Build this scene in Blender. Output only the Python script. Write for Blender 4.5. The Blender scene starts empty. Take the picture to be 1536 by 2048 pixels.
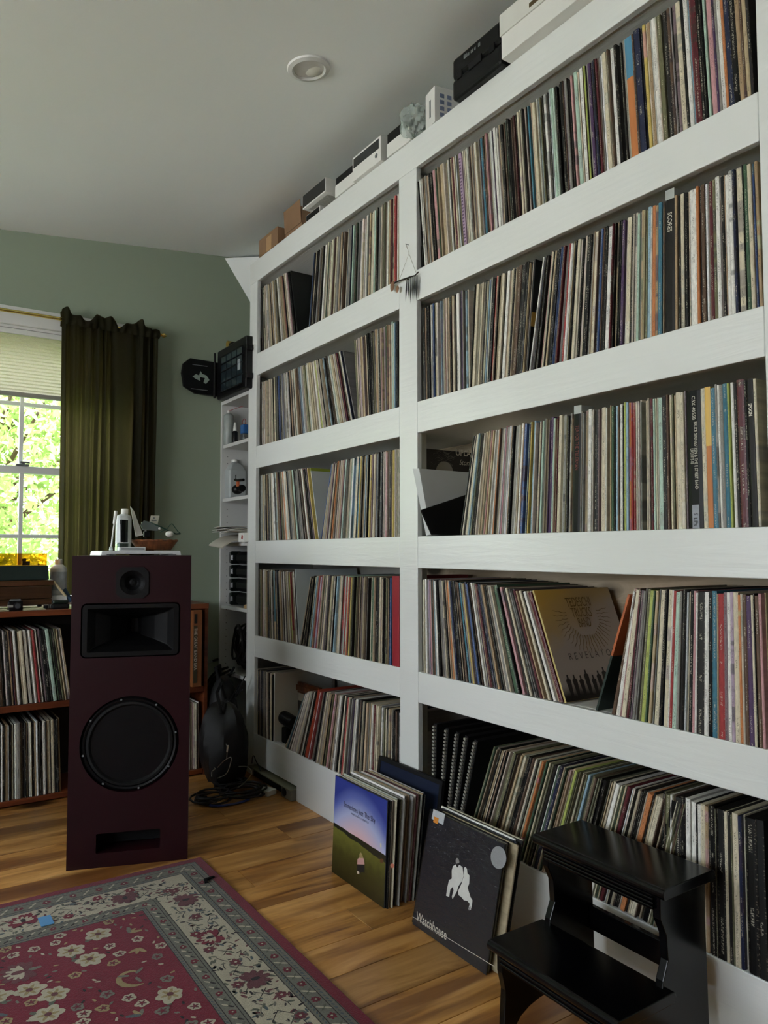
import bpy, bmesh, math, random
from mathutils import Vector, Matrix, Euler
from math import sin, cos, pi, radians, sqrt, hypot
SC = bpy.context.scene
COL = SC.collection
# ------------------------------------------------------------------ camera, world, exposure
CAMZ = 1.065
FPX, YAW, PITCH, ROLL = 1496.0, radians(33.946), radians(2.958), radians(-0.061)
_f = Vector((sin(YAW)*cos(PITCH), cos(YAW)*cos(PITCH), sin(PITCH)))
_r0 = Vector((cos(YAW), -sin(YAW), 0)); _u0 = _r0.cross(_f)
_r = _r0*cos(ROLL) + _u0*sin(ROLL); _u = -_r0*sin(ROLL) + _u0*cos(ROLL)
CAM = Vector((0, 0, CAMZ))
cam = bpy.data.cameras.new('camera'); camo = bpy.data.objects.new('camera', cam); COL.objects.link(camo)
camo.matrix_world = Matrix(((_r.x, _u.x, -_f.x, 0), (_r.y, _u.y, -_f.y, 0), (_r.z, _u.z, -_f.z, CAMZ), (0, 0, 0, 1)))
cam.sensor_fit = 'HORIZONTAL'; cam.sensor_width = 36; cam.lens = FPX/1536*36; cam.clip_start = 0.02; cam.clip_end = 200
SC.camera = camo
w = bpy.data.worlds.new('sky'); SC.world = w; w.use_nodes = True
wn = w.node_tree.nodes; wl = w.node_tree.links; wn.clear()
_o = wn.new('ShaderNodeOutputWorld'); _b = wn.new('ShaderNodeBackground'); _g = wn.new('ShaderNodeTexCoord')
_s = wn.new('ShaderNodeSeparateXYZ'); _m = wn.new('ShaderNodeMapRange'); _c = wn.new('ShaderNodeMix'); _c.data_type = 'RGBA'
wl.new(_g.outputs['Generated'], _s.inputs[0]); wl.new(_s.outputs['Z'], _m.inputs[0])
_m.inputs[1].default_value = 0.0; _m.inputs[2].default_value = 0.8
_c.inputs[6].default_value = (0.93, 0.97, 1.0, 1); _c.inputs[7].default_value = (0.70, 0.82, 1.0, 1)
wl.new(_m.outputs[0], _c.inputs[0]); wl.new(_c.outputs[2], _b.inputs[0]); wl.new(_b.outputs[0], _o.inputs[0])
_b.inputs[1].default_value = 4.2
sun = bpy.data.lights.new('sun', 'SUN'); sun.energy = 13.0; sun.angle = radians(1.5); sun.color = (1, 0.93, 0.8)
so = bpy.data.objects.new('sun', sun); COL.objects.link(so); so.location = (0, -5, 8)
so.rotation_euler = Vector((-0.12, 0.62, -0.75)).to_track_quat('-Z', 'Y').to_euler()
SC.view_settings.view_transform = 'Standard'; SC.view_settings.look = 'None'
SC.view_settings.gamma = 1; SC.view_settings.use_curve_mapping = False
SC.view_settings.exposure = 1.2
SC.cycles.use_denoising = True
SC.cycles.max_bounces = 9; SC.cycles.diffuse_bounces = 5; SC.cycles.transparent_max_bounces = 12
SC.cycles.caustics_reflective = False; SC.cycles.caustics_refractive = False
def portal(name, loc, rot, sx, sy):
    L = bpy.data.lights.new(name, 'AREA'); L.shape = 'RECTANGLE'; L.size = sx; L.size_y = sy
    try: L.cycles.is_portal = True
    except Exception: pass
    o = bpy.data.objects.new(name, L); COL.objects.link(o); o.location = loc; o.rotation_euler = rot
portal('window_daylight', (0.545, 3.99, 1.45), (radians(-90), 0, 0), 0.9, 1.4)
portal('window_daylight', (-0.43, 3.99, 1.45), (radians(-90), 0, 0), 0.9, 1.4)  # portal of the added second window, out of view
portal('window_daylight', (-2.95, 1.3, 1.47), (0, radians(-90), 0), 1.4, 3.5)

# ------------------------------------------------------------------ geometry of the photograph: pixel -> point on a real plane
def ray(x, y): return _r*((x-768)/FPX) - _u*((y-1024)/FPX) + _f
def atX(x, y, X): d = ray(x, y); return CAM + d*(X/d.x)
def atY(x, y, Y): d = ray(x, y); return CAM + d*(Y/d.y)
def atZ(x, y, Z): d = ray(x, y); return CAM + d*((Z-CAMZ)/d.z)
def atP(x, y, p, n): d = ray(x, y); return CAM + d*((Vector(p)-CAM).dot(n)/d.dot(n))
def px(p):
    q = Vector(p)-CAM; z = q.dot(_f); return (768+FPX*q.dot(_r)/z, 1024-FPX*q.dot(_u)/z, z)

# ------------------------------------------------------------------ materials
def lin(c):
    if isinstance(c, str):
        c = [int(c[i:i+2], 16)/255 for i in (0, 2, 4)]
    return tuple(((v/12.92) if v <= 0.04045 else ((v+0.055)/1.055)**2.4) for v in c[:3]) + (1,)
class NT:
    def __init__(s, name):
        s.m = bpy.data.materials.new(name); s.m.use_nodes = True; s.t = s.m.node_tree
        s.b = s.t.nodes['Principled BSDF']; s.out = s.t.nodes['Material Output']
    def n(s, kind, **kw):
        x = s.t.nodes.new(kind)
        for k, v in kw.items():
            if k.startswith('i_'): x.inputs[k[2:].replace('_', ' ')].default_value = v
            else: setattr(x, k, v)
        return x
    def l(s, a, b): s.t.links.new(a, b)
    def val(s, x, sock):
        if isinstance(x, (int, float)): sock.default_value = x
        else: s.l(x, sock)
    def math(s, op, a, b=0.0, clamp=False):
        x = s.n('ShaderNodeMath', operation=op); x.use_clamp = clamp; s.val(a, x.inputs[0]); s.val(b, x.inputs[1]); return x.outputs[0]
    def mix(s, f, a, b, mode='MIX'):
        x = s.n('ShaderNodeMix'); x.data_type = 'RGBA'; x.blend_type = mode; s.val(f, x.inputs[0])
        for c, k in ((a, 6), (b, 7)):
            if isinstance(c, tuple): x.inputs[k].default_value = c
            else: s.l(c, x.inputs[k])
        return x.outputs[2]
    def comb(s, x, y, z):
        c = s.n('ShaderNodeCombineXYZ')
        for v, k in ((x, 0), (y, 1), (z, 2)): s.val(v, c.inputs[k])
        return c.outputs[0]
    def noise(s, vec, scale, detail=2, rough=0.5, dist=0.0):
        x = s.n('ShaderNodeTexNoise'); x.inputs['Scale'].default_value = scale; x.inputs['Detail'].default_value = detail
        x.inputs['Roughness'].default_value = rough; x.inputs['Distortion'].default_value = dist
        if vec is not None: s.l(vec, x.inputs['Vector'])
        return x.outputs['Fac']
    def ramp(s, f, stops):
        x = s.n('ShaderNodeValToRGB'); e = x.color_ramp.elements
        while len(e) < len(stops): e.new(0.5)
        for i, (p, c) in enumerate(stops): e[i].position = p; e[i].color = c
        s.val(f, x.inputs[0]); return x.outputs[0]
    def bump(s, h, strength=0.3, dist=0.002):
        x = s.n('ShaderNodeBump'); x.inputs['Strength'].default_value = strength; x.inputs['Distance'].default_value = dist
        s.l(h, x.inputs['Height']); s.l(x.outputs[0], s.b.inputs['Normal'])
    def obj(s):
        return s.n('ShaderNodeTexCoord').outputs['Object']
    def mapping(s, vec, scale=(1, 1, 1), loc=(0, 0, 0), rot=(0, 0, 0)):
        x = s.n('ShaderNodeMapping'); s.l(vec, x.inputs[0]); x.inputs['Scale'].default_value = scale; x.inputs['Location'].default_value = loc
        x.inputs['Rotation'].default_value = rot; return x.outputs[0]
_PM = {}
def pm(name, col, rough=0.6, metal=0.0, var=0.12, nscale=9, bump=0.0, bscale=60, spec=0.5, alpha=None, trans=0.0, coat=0.0):
    key = (name, str(col), rough)
    if key in _PM: return _PM[key]
    N = NT(name); c = lin(col)
    co = N.obj(); n = N.noise(co, nscale, 3)
    d = tuple(max(0, v*(1-var)) for v in c[:3])+(1,); e = tuple(min(1, v*(1+var)) for v in c[:3])+(1,)
    N.l(N.mix(n, d, e), N.b.inputs['Base Color'])
    N.b.inputs['Roughness'].default_value = rough; N.b.inputs['Metallic'].default_value = metal
    N.b.inputs['Specular IOR Level'].default_value = spec
    if trans: N.b.inputs['Transmission Weight'].default_value = trans
    if coat: N.b.inputs['Coat Weight'].default_value = coat
    if bump: N.bump(N.noise(co, bscale, 3), bump)
    if alpha is not None: N.b.inputs['Alpha'].default_value = alpha
    _PM[key] = N.m; return N.m
def paint_mat():
    N = NT('white_shelf_paint'); co = N.obj()
    st = N.mapping(co, (60, 2.2, 22)); g = N.noise(st, 2.0, 4, 0.6, 0.6)
    kv = N.n('ShaderNodeTexVoronoi'); N.l(N.mapping(co, (1, 1.6, 4.5)), kv.inputs['Vector']); kv.inputs['Scale'].default_value = 1.5
    wv = N.n('ShaderNodeTexWave', wave_type='RINGS'); N.l(N.mapping(co, (1, 1.6, 9)), wv.inputs['Vector']); wv.inputs['Scale'].default_value = 1.7
    wv.inputs['Distortion'].default_value = 7; wv.inputs['Detail'].default_value = 3
    k = N.math('MULTIPLY', wv.outputs['Fac'], 0.10)
    h = N.math('ADD', g, k)
    n2 = N.noise(co, 3, 3)
    N.l(N.mix(n2, lin('d6d9d6'), lin('e0e3e1')), N.b.inputs['Base Color'])
    N.b.inputs['Roughness'].default_value = 0.3; N.b.inputs['Specular IOR Level'].default_value = 0.75
    N.bump(h, 0.4, 0.0025); return N.m
def wood_mat(name, c1, c2, c3, axis=0, rough=0.45, scale=1.0, perobj=True, knots=True, coat=0.0):
    N = NT(name); co = N.obj(); oi = N.n('ShaderNodeObjectInfo')
    s = [9*scale, 9*scale, 9*scale]; s[axis] = 0.9*scale
    off = N.n('ShaderNodeVectorMath', operation='ADD'); N.l(co, off.inputs[0])
    N.l(N.comb(N.math('MULTIPLY', oi.outputs['Random'], 37), N.math('MULTIPLY', oi.outputs['Random'], 91), 0), off.inputs[1])
    v = N.mapping(off.outputs[0], tuple(s))
    vo = N.n('ShaderNodeTexVoronoi'); ks = [4.2*scale]*3; ks[axis] = 2.0*scale
    N.l(N.mapping(off.outputs[0], tuple(ks)), vo.inputs['Vector']); vo.inputs['Scale'].default_value = 1.0
    kd = vo.outputs['Distance']
    bend = N.math('DIVIDE', 0.22, N.math('ADD', kd, 0.12))
    vv = N.n('ShaderNodeVectorMath', operation='ADD'); N.l(v, vv.inputs[0]); N.l(N.comb(bend if knots else 0.0, bend if knots else 0.0, 0), vv.inputs[1])
    g = N.noise(vv.outputs[0], 1.1, 5, 0.6, 1.2)
    fine = N.noise(N.mapping(off.outputs[0], tuple(q*9 for q in s)), 1.0, 2)
    g2 = N.math('ADD', N.math('MULTIPLY', g, 0.85), N.math('MULTIPLY', fine, 0.15))
    base = N.ramp(g2, [(0.36, lin(c1)), (0.52, lin(c2)), (0.68, lin(c3))])
    flame = N.noise(N.mapping(off.outputs[0], tuple(q*0.34 for q in s), (5, 3, 1)), 1.3, 3, 0.5, 1.6)
    fl = N.n('ShaderNodeMapRange'); N.l(flame, fl.inputs[0]); fl.inputs[1].default_value = 0.53; fl.inputs[2].default_value = 0.63
    base = N.mix(N.math('MULTIPLY', fl.outputs[0], 0.75 if knots else 0.2), base, lin(c3))
    if knots:
        kr = N.n('ShaderNodeMapRange'); N.l(kd, kr.inputs[0]); kr.inputs[1].default_value = 0.21; kr.inputs[2].default_value = 0.10
        base = N.mix(kr.outputs[0], base, tuple(x*0.18 for x in lin(c3)[:3])+(1,))
    tone = N.n('ShaderNodeMapRange'); N.l(oi.outputs['Random'], tone.inputs[0]); tone.inputs[3].default_value = 0.66; tone.inputs[4].default_value = 1.12
    hs = N.n('ShaderNodeHueSaturation'); N.l(base, hs.inputs['Color'])
    if perobj: N.l(tone.outputs[0], hs.inputs['Value'])
    N.l(hs.outputs[0], N.b.inputs['Base Color'])
    N.b.inputs['Roughness'].default_value = rough
    if coat: N.b.inputs['Coat Weight'].default_value = coat; N.b.inputs['Coat Roughness'].default_value = 0.3
    N.bump(g2, 0.12, 0.001); return N.m
def spine_mat(name, per_object):
    N = NT(name)
    if per_object:
        oi = N.n('ShaderNodeObjectInfo'); col = oi.outputs['Color']; seed = oi.outputs['Random']
    else:
        a = N.n('ShaderNodeAttribute', attribute_name='Col'); col = a.outputs['Color']
        b = N.n('ShaderNodeAttribute', attribute_name='seed'); seed = b.outputs['Fac']
    uv = N.n('ShaderNodeUVMap', uv_map='UVMap'); sp = N.n('ShaderNodeSeparateXYZ'); N.l(uv.outputs[0], sp.inputs[0])
    u, v = sp.outputs[0], sp.outputs[1]
    s1 = N.math('MULTIPLY', seed, 71.3); s2 = N.math('MULTIPLY', seed, 233.7)
    lum = N.n('ShaderNodeRGBToBW'); N.l(col, lum.inputs[0])
    # printed bands wrapping over from the cover
    band = N.noise(N.comb(s1, N.math('MULTIPLY', v, 3.2), s2), 1.0, 3, 0.6)
    bm_ = N.n('ShaderNodeMapRange'); N.l(band, bm_.inputs[0]); bm_.inputs[1].default_value = 0.55; bm_.inputs[2].default_value = 0.58
    pick = N.math('FRACT', N.math('MULTIPLY', seed, 917.0)); on = N.math('LESS_THAN', pick, 0.42)
    hs = N.n('ShaderNodeHueSaturation'); N.l(col, hs.inputs['Color'])
    N.l(N.math('ADD', 0.42, N.math('MULTIPLY', N.math('FRACT', N.math('MULTIPLY', seed, 31.0)), 0.16)), hs.inputs['Hue'])
    hs.inputs['Saturation'].default_value = 0.7
    N.l(N.math('ADD', 0.35, N.math('MULTIPLY', N.math('FRACT', N.math('MULTIPLY', seed, 57.0)), 0.9)), hs.inputs['Value'])
    c = N.mix(N.math('MULTIPLY', bm_.outputs[0], on), col, hs.outputs[0])
    # scuffs and speckle
    dirt = N.noise(N.comb(N.math('ADD', N.math('MULTIPLY', u, 1.2), s2), N.math('MULTIPLY', v, 9.0), s1), 2.0, 4, 0.65)
    dm = N.n('ShaderNodeMapRange'); N.l(dirt, dm.inputs[0]); dm.inputs[1].default_value = 0.3; dm.inputs[2].default_value = 0.72
    dm.inputs[3].default_value = 0.74; dm.inputs[4].default_value = 1.16
    hv = N.n('ShaderNodeHueSaturation'); N.l(c, hv.inputs['Color']); N.l(dm.outputs[0], hv.inputs['Value']); c = hv.outputs[0]
    # rubbed corners show board
    ed = N.math('GREATER_THAN', N.math('ABSOLUTE', N.math('SUBTRACT', u, 0.5)), 0.36)
    on_spine = N.math('LESS_THAN', u, 1.5)
    wear = N.math('GREATER_THAN', N.noise(N.comb(s1, N.math('MULTIPLY', v, 60.0), u), 1.0, 3, 0.7), 0.57)
    c = N.mix(N.math('MULTIPLY', N.math('MULTIPLY', ed, wear), N.math('MULTIPLY', on_spine, 0.4)), c, lin('8d8574'))
    # lettering too small to read
    tu = N.math('LESS_THAN', N.math('ABSOLUTE', N.math('SUBTRACT', u, 0.5)), 0.17)
    seg = N.math('GREATER_THAN', N.noise(N.comb(s2, N.math('MULTIPLY', v, 5.0), 3.0), 1.0, 1), 0.52)
    let = N.math('GREATER_THAN', N.noise(N.comb(N.math('ADD', N.math('MULTIPLY', u, 3.2), s1), N.math('MULTIPLY', v, 150.0), 0.0), 1.0, 2), 0.53)
    ink = N.mix(N.math('GREATER_THAN', lum.outputs[0], 0.16), lin('c9c3b0'), lin('2b2623'))
    c = N.mix(N.math('MULTIPLY', N.math('MULTIPLY', tu, seg), N.math('MULTIPLY', let, 0.55)), c, ink)
    N.l(c, N.b.inputs['Base Color'])
    N.b.inputs['Specular IOR Level'].default_value = 0.35
    N.l(N.math('ADD', 0.3, N.math('MULTIPLY', pick, 0.35)), N.b.inputs['Roughness'])
    N.bump(dirt, 0.35, 0.0015)
    return N.m
MW = paint_mat()
M_SPO = spine_mat('record_sleeve_card', True); M_SPA = spine_mat('record_sleeve_card_joined', False)
M_CEIL = pm('ceiling_paint', 'f1f6f5', 0.85, var=0.03, nscale=2, bump=0.15, bscale=90)
M_WALL = pm('sage_wall_paint', '8e9a88', 0.8, var=0.04, nscale=2, bump=0.1, bscale=120)
M_TRIM = pm('white_trim_paint', 'd8d9d6', 0.4, var=0.04)
M_BLACK = pm('black_plastic', '08080a', 0.42, var=0.2, spec=0.3)
M_BLK2 = pm('soft_black_rubber', '0a0a0b', 0.65, var=0.2, spec=0.3)
M_STOOL = pm('black_lacquer', '040405', 0.2, var=0.2, spec=0.28)
M_WHITE = pm('white_card', 'd9d9d4', 0.5, var=0.04)
M_OFF = pm('off_white_card', 'c4c0b2', 0.6, var=0.08)
M_GREY = pm('grey_plastic', '6a6e70', 0.5, var=0.1)
M_CARD = pm('brown_cardboard', '86684c', 0.75, var=0.12, nscale=14, bump=0.2, bscale=50)
M_BRASS = pm('polished_brass', 'e6cc78', 0.22, 1.0, var=0.1)
M_CHROME = pm('chrome', 'c8ccd0', 0.15, 1.0, var=0.05)
M_RED = pm('red_print', 'a32a2c', 0.5)
M_PINE = wood_mat('pine_floorboards', 'd6a260', 'b5803e', '6c3d18', 0, 0.36, 1.0, coat=0.12)
M_RACK = wood_mat('reddish_stained_wood', '8a4a28', '74381c', '4c2210', 0, 0.4, 1.6, knots=False)
M_WALN = wood_mat('walnut_plinth', '5a3a22', '46290f', '2e1a0a', 0, 0.4, 2.0, knots=False)
M_KNOT = wood_mat('bare_knotty_pine', 'c4b49c', 'b0a086', '7c6c54', 1, 0.6, 1.3)
def mat_glass(name, tint='ffffff', refl=0.06, a=0.0):
    N = NT(name); tr = N.n('ShaderNodeBsdfTransparent'); tr.inputs[0].default_value = lin(tint)
    gl = N.n('ShaderNodeBsdfGlossy'); gl.inputs['Roughness'].default_value = 0.04
    fr = N.n('ShaderNodeLayerWeight'); fr.inputs[0].default_value = 0.5
    mx = N.n('ShaderNodeMixShader'); N.l(N.math('ADD', N.math('MULTIPLY', N.math('POWER', fr.outputs['Facing'], 4.0), 0.6), 0.04+a), mx.inputs[0]); N.l(tr.outputs[0], mx.inputs[1]); N.l(gl.outputs[0], mx.inputs[2])
    N.l(mx.outputs[0], N.out.inputs[0]); return N.m
M_PANE = mat_glass('window_glass'); M_AMBER = mat_glass('amber_acrylic', 'f4dc96')
M_CLEAR = mat_glass('clear_plastic', 'e6ecec', a=0.05)
def mat_film():
    N = NT('shrink_wrap_film'); tr = N.n('ShaderNodeBsdfTransparent'); gl = N.n('ShaderNodeBsdfGlossy'); gl.inputs['Roughness'].default_value = 0.08
    mx = N.n('ShaderNodeMixShader'); fr = N.n('ShaderNodeLayerWeight'); fr.inputs[0].default_value = 0.5
    N.l(N.math('ADD', N.math('MULTIPLY', N.math('POWER', fr.outputs['Facing'], 4.0), 0.7), 0.05), mx.inputs[0]); N.l(tr.outputs[0], mx.inputs[1]); N.l(gl.outputs[0], mx.inputs[2])
    bp = N.n('ShaderNodeBump'); bp.inputs['Strength'].default_value = 0.8; bp.inputs['Distance'].default_value = 0.004
    N.l(N.noise(N.mapping(N.obj(), (3, 14, 40)), 2, 3, 0.6, 0.8), bp.inputs['Height']); N.l(bp.outputs[0], gl.inputs['Normal']); N.l(bp.outputs[0], fr.inputs['Normal'])
    N.l(mx.outputs[0], N.out.inputs[0]); return N.m
M_FILM = mat_film()
def mat_cloth(name, col, tcol, tw, scale=500):
    N = NT(name); co = N.obj(); n = N.noise(N.mapping(co, (1, 1, 1)), scale, 2)
    c = N.mix(n, tuple(x*0.75 for x in lin(col)[:3])+(1,), tuple(x*1.25 for x in lin(col)[:3])+(1,))
    N.l(c, N.b.inputs['Base Color']); N.b.inputs['Roughness'].default_value = 0.9; N.b.inputs['Specular IOR Level'].default_value = 0.1
    t = N.n('ShaderNodeBsdfTranslucent'); N.l(N.mix(n, tuple(x*0.6 for x in lin(tcol)[:3])+(1,), lin(tcol)), t.inputs[0])
    mx = N.n('ShaderNodeMixShader'); mx.inputs[0].default_value = tw; N.l(N.b.outputs[0], mx.inputs[1]); N.l(t.outputs[0], mx.inputs[2])
    N.l(mx.outputs[0], N.out.inputs[0]); return N.m
M_CURT = mat_cloth('olive_curtain_cloth', '232218', '84744a', 0.26)
M_SHADE = mat_cloth('cellular_shade_cloth', 'c9c4b4', 'cfc6ae', 0.35, 300)
M_LEAF = mat_cloth('green_leaf', 'a4bc78', 'c4d88c', 0.45, 3)

# ------------------------------------------------------------------ builders
MAT = {}                                     # object name -> world matrix while building
def put(o, parent, M=None):
    COL.objects.link(o)
    if parent is not None:
        o.parent = parent; MAT[o.name] = MAT[parent.name]
    else:
        MAT[o.name] = M or Matrix()
    return o
class G:
    """collects shapes in world coordinates and links them as one mesh"""
    def __init__(s): s.v = []; s.f = []; s.c = []
    def add(s, vs, fs, col=None):
        k = len(s.v); s.v += [Vector(p) for p in vs]; s.f += [tuple(i+k for i in f) for f in fs]; s.c += [col]*len(fs); return s
    def box(s, a, b, col=None, M=None):
        x0, y0, z0 = a; x1, y1, z1 = b
        if x0 > x1: x0, x1 = x1, x0
        if y0 > y1: y0, y1 = y1, y0
        if z0 > z1: z0, z1 = z1, z0
        vs = [Vector(p) for p in ((x0,y0,z0),(x1,y0,z0),(x1,y1,z0),(x0,y1,z0),(x0,y0,z1),(x1,y0,z1),(x1,y1,z1),(x0,y1,z1))]
        if M: vs = [M @ p for p in vs]
        return s.add(vs, [(3,2,1,0),(4,5,6,7),(0,1,5,4),(1,2,6,5),(2,3,7,6),(3,0,4,7)], col)
    def prism(s, poly, d0, d1, axis='Y', M=None, col=None):
        """poly in the plane across the axis (X: (y,z), Y: (x,z), Z: (x,y)), from d0 to d1 along it"""
        n = len(poly)
        def P(a, b, d): return Vector((d, a, b)) if axis == 'X' else Vector((a, d, b)) if axis == 'Y' else Vector((a, b, d))
        vs = [P(a, b, d0) for a, b in poly]+[P(a, b, d1) for a, b in poly]
        if M: vs = [M @ p for p in vs]
        fs = [tuple(range(n))[::-1], tuple(range(n, 2*n))]+[(i, (i+1) % n, n+(i+1) % n, n+i) for i in range(n)]
        return s.add(vs, fs, col)
    def cyl(s, p0, p1, r0, r1=None, n=16, caps=True, col=None):
        p0 = Vector(p0); p1 = Vector(p1); r1 = r0 if r1 is None else r1
        d = (p1-p0).normalized(); a = d.orthogonal().normalized(); b = d.cross(a)
        vs = []
        for p, r in ((p0, r0), (p1, r1)):
            for i in range(n): t = 2*pi*i/n; vs.append(p+(a*cos(t)+b*sin(t))*r)
        fs = [(i, (i+1) % n, n+(i+1) % n, n+i) for i in range(n)]
        if caps: fs += [tuple(range(n))[::-1], tuple(range(n, 2*n))]
        return s.add(vs, fs, col)
    def lathe(s, prof, c=(0, 0, 0), n=24, M=None, sx=1, sy=1, col=None):
        """prof: (radius, height) along Z from c"""
        vs = []; m = len(prof)
        for r, h in prof:
            for i in range(n):
                t = 2*pi*i/n; vs.append(Vector((r*cos(t)*sx, r*sin(t)*sy, h)))
        if M: vs = [M @ p for p in vs]
        vs = [p+Vector(c) for p in vs]
        fs = [(k*n+i, k*n+(i+1) % n, (k+1)*n+(i+1) % n, (k+1)*n+i) for k in range(m-1) for i in range(n)]
        if prof[0][0] > 1e-5: fs.append(tuple(range(n))[::-1])
        if prof[-1][0] > 1e-5: fs.append(tuple(range((m-1)*n, m*n)))
        return s.add(vs, fs, col)
    def tube(s, pts, r, n=8, col=None):
        pts = [Vector(p) for p in pts]; vs = []; m = len(pts); a = None
        for i, p in enumerate(pts):
            d = (pts[min(i+1, m-1)]-pts[max(i-1, 0)]).normalized()
            if a is None: a = d.orthogonal().normalized()
            a = (a-d*a.dot(d)); a = a.normalized() if a.length > 1e-6 else d.orthogonal().normalized(); b = d.cross(a)
            rr = r(i/(m-1)) if callable(r) else r
            for k in range(n): t = 2*pi*k/n; vs.append(p+(a*cos(t)+b*sin(t))*rr)
        fs = [(k*n+i, k*n+(i+1) % n, (k+1)*n+(i+1) % n, (k+1)*n+i) for k in range(m-1) for i in range(n)]
        fs += [tuple(range(n))[::-1], tuple(range((m-1)*n, m*n))]
        return s.add(vs, fs, col)
    def ball(s, c, r, n=12, sz=1.0, col=None):
        return s.lathe([(max(1e-6, r*sin(pi*k/8)), -r*sz*cos(pi*k/8)) for k in range(9)], c, n, col=col)
    def grid(s, fn, nu, nv, col=None):
        vs = [fn(i/nu, j/nv) for j in range(nv+1) for i in range(nu+1)]
        fs = [(j*(nu+1)+i, j*(nu+1)+i+1, (j+1)*(nu+1)+i+1, (j+1)*(nu+1)+i) for j in range(nv) for i in range(nu)]
        return s.add(vs, fs, col)
    def build(s, name, mat, parent=None, bevel=0.0, smooth=False, seg=2, fixn=True, solid=0.0):
        me = bpy.data.meshes.new(name)
        Mi = MAT[parent.name].inverted() if parent is not None else Matrix()
        me.from_pydata([Mi @ p for p in s.v], [], s.f)
        if any(c is not None for c in s.c):
            a = me.color_attributes.new('Col', 'FLOAT_COLOR', 'CORNER')
            k = 0; buf = []
            for f, c in zip(s.f, s.c): buf += list(c or (1, 1, 1, 1))*len(f)
            a.data.foreach_set('color', buf)
        me.materials.append(mat)
        if fixn:
            bm = bmesh.new(); bm.from_mesh(me); bmesh.ops.recalc_face_normals(bm, faces=bm.faces); bm.to_mesh(me); bm.free()
        if smooth:
            me.polygons.foreach_set('use_smooth', [True]*len(me.polygons))
            try: me.set_sharp_from_angle(angle=radians(38))
            except Exception: pass
        o = bpy.data.objects.new(name, me); put(o, parent)
        if bevel:
            b = o.modifiers.new('bevel', 'BEVEL'); b.width = bevel; b.segments = seg; b.limit_method = 'ANGLE'; b.angle_limit = radians(40)
        if solid:
            q = o.modifiers.new('solid', 'SOLIDIFY'); q.thickness = solid; q.offset = 0
        return o
def T(name, label, cat, loc=(0, 0, 0), rotz=0.0, group=None):
    o = bpy.data.objects.new(name, None); o.empty_display_size = 0.05
    o.location = loc; o.rotation_euler = (0, 0, rotz)
    put(o, None, Matrix.Translation(Vector(loc)) @ Matrix.Rotation(rotz, 4, 'Z'))
    tag(o, label, cat, group); return o
def tag(o, label, cat, group=None, kind=None):
    if label: o['label'] = label
    if cat: o['category'] = cat
    if group: o['group'] = group
    if kind: o['kind'] = kind
    return o
def struct(o): o['kind'] = 'structure'; return o
def S(name):
    o = bpy.data.objects.new(name, None); put(o, None, Matrix()); o['kind'] = 'structure'; return o
_DG = None
def text(s, org, xd, yd, size, mat, parent, name='lettering', align='LEFT', sx=1.0, off=0.0006, bold=0.0, shear=0.0):
    cu = bpy.data.curves.new(name, 'FONT'); cu.body = s; cu.size = size; cu.align_x = align; cu.align_y = 'CENTER'; cu.resolution_u = 3
    cu.offset = bold; cu.shear = shear
    to = bpy.data.objects.new(name, cu); me = bpy.data.meshes.new_from_object(to)
    bpy.data.objects.remove(to); bpy.data.curves.remove(cu)
    xd = Vector(xd).normalized(); yd = Vector(yd).normalized(); n = xd.cross(yd)
    Mi = MAT[parent.name].inverted(); org = Vector(org)
    for v in me.vertices: v.co = Mi @ (org + xd*v.co.x*sx + yd*v.co.y + n*off)
    me.materials.clear(); me.materials.append(mat)
    o = bpy.data.objects.new(name, me); put(o, parent); return o
def ease(a, b, t): return a+(b-a)*t
RND = random.Random(7)

# ================================================================== STRUCTURE
XW, YB = 1.88, 3.81          # wall behind the shelving, wall with the window
XL, YN = -2.85, -2.0
def zceil(x, y): return 2.668+0.105*(x-1.5)+0.02*(3.8-y)
g = G(); c = [(XL-0.2, YN-0.2), (XW+0.2, YN-0.2), (XW+0.2, YB+0.2), (XL-0.2, YB+0.2)]
lx, ly = 1.135, 2.13; lz = zceil(lx, ly)
bm = bmesh.new(); ed = []
hole = [(lx+0.053*cos(2*pi*i/40), ly+0.053*sin(2*pi*i/40)) for i in range(40)]
lps = []
for P in (c, hole):
    v_ = [bm.verts.new((x, y, zceil(x, y))) for x, y in P]; ed += [bm.edges.new((v_[i], v_[(i+1) % len(v_)])) for i in range(len(v_))]; lps.append(v_)
bmesh.ops.triangle_fill(bm, use_beauty=True, use_dissolve=False, edges=ed)
for v_ in lps:
    up = [bm.verts.new((v.co.x, v.co.y, v.co.z+0.14)) for v in v_]
    for i in range(len(v_)): bm.faces.new((v_[i], v_[(i+1) % len(v_)], up[(i+1) % len(v_)], up[i]))
    bm.faces.new(up) if v_ is lps[0] else None
bmesh.ops.recalc_face_normals(bm, faces=bm.faces)
me = bpy.data.meshes.new('ceiling'); bm.to_mesh(me); bm.free(); me.materials.append(M_CEIL)
ceil_o = bpy.data.objects.new('ceiling', me); put(ceil_o, None); struct(ceil_o)
floor = S('floor')
G().box((XL-0.2, YN-0.2, -0.08), (XW+0.2, YB+0.2, -0.02)).build('subfloor', M_PINE, floor)
PW = 0.1448; y = YB; k = 0; plank_meshes = {}
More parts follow.
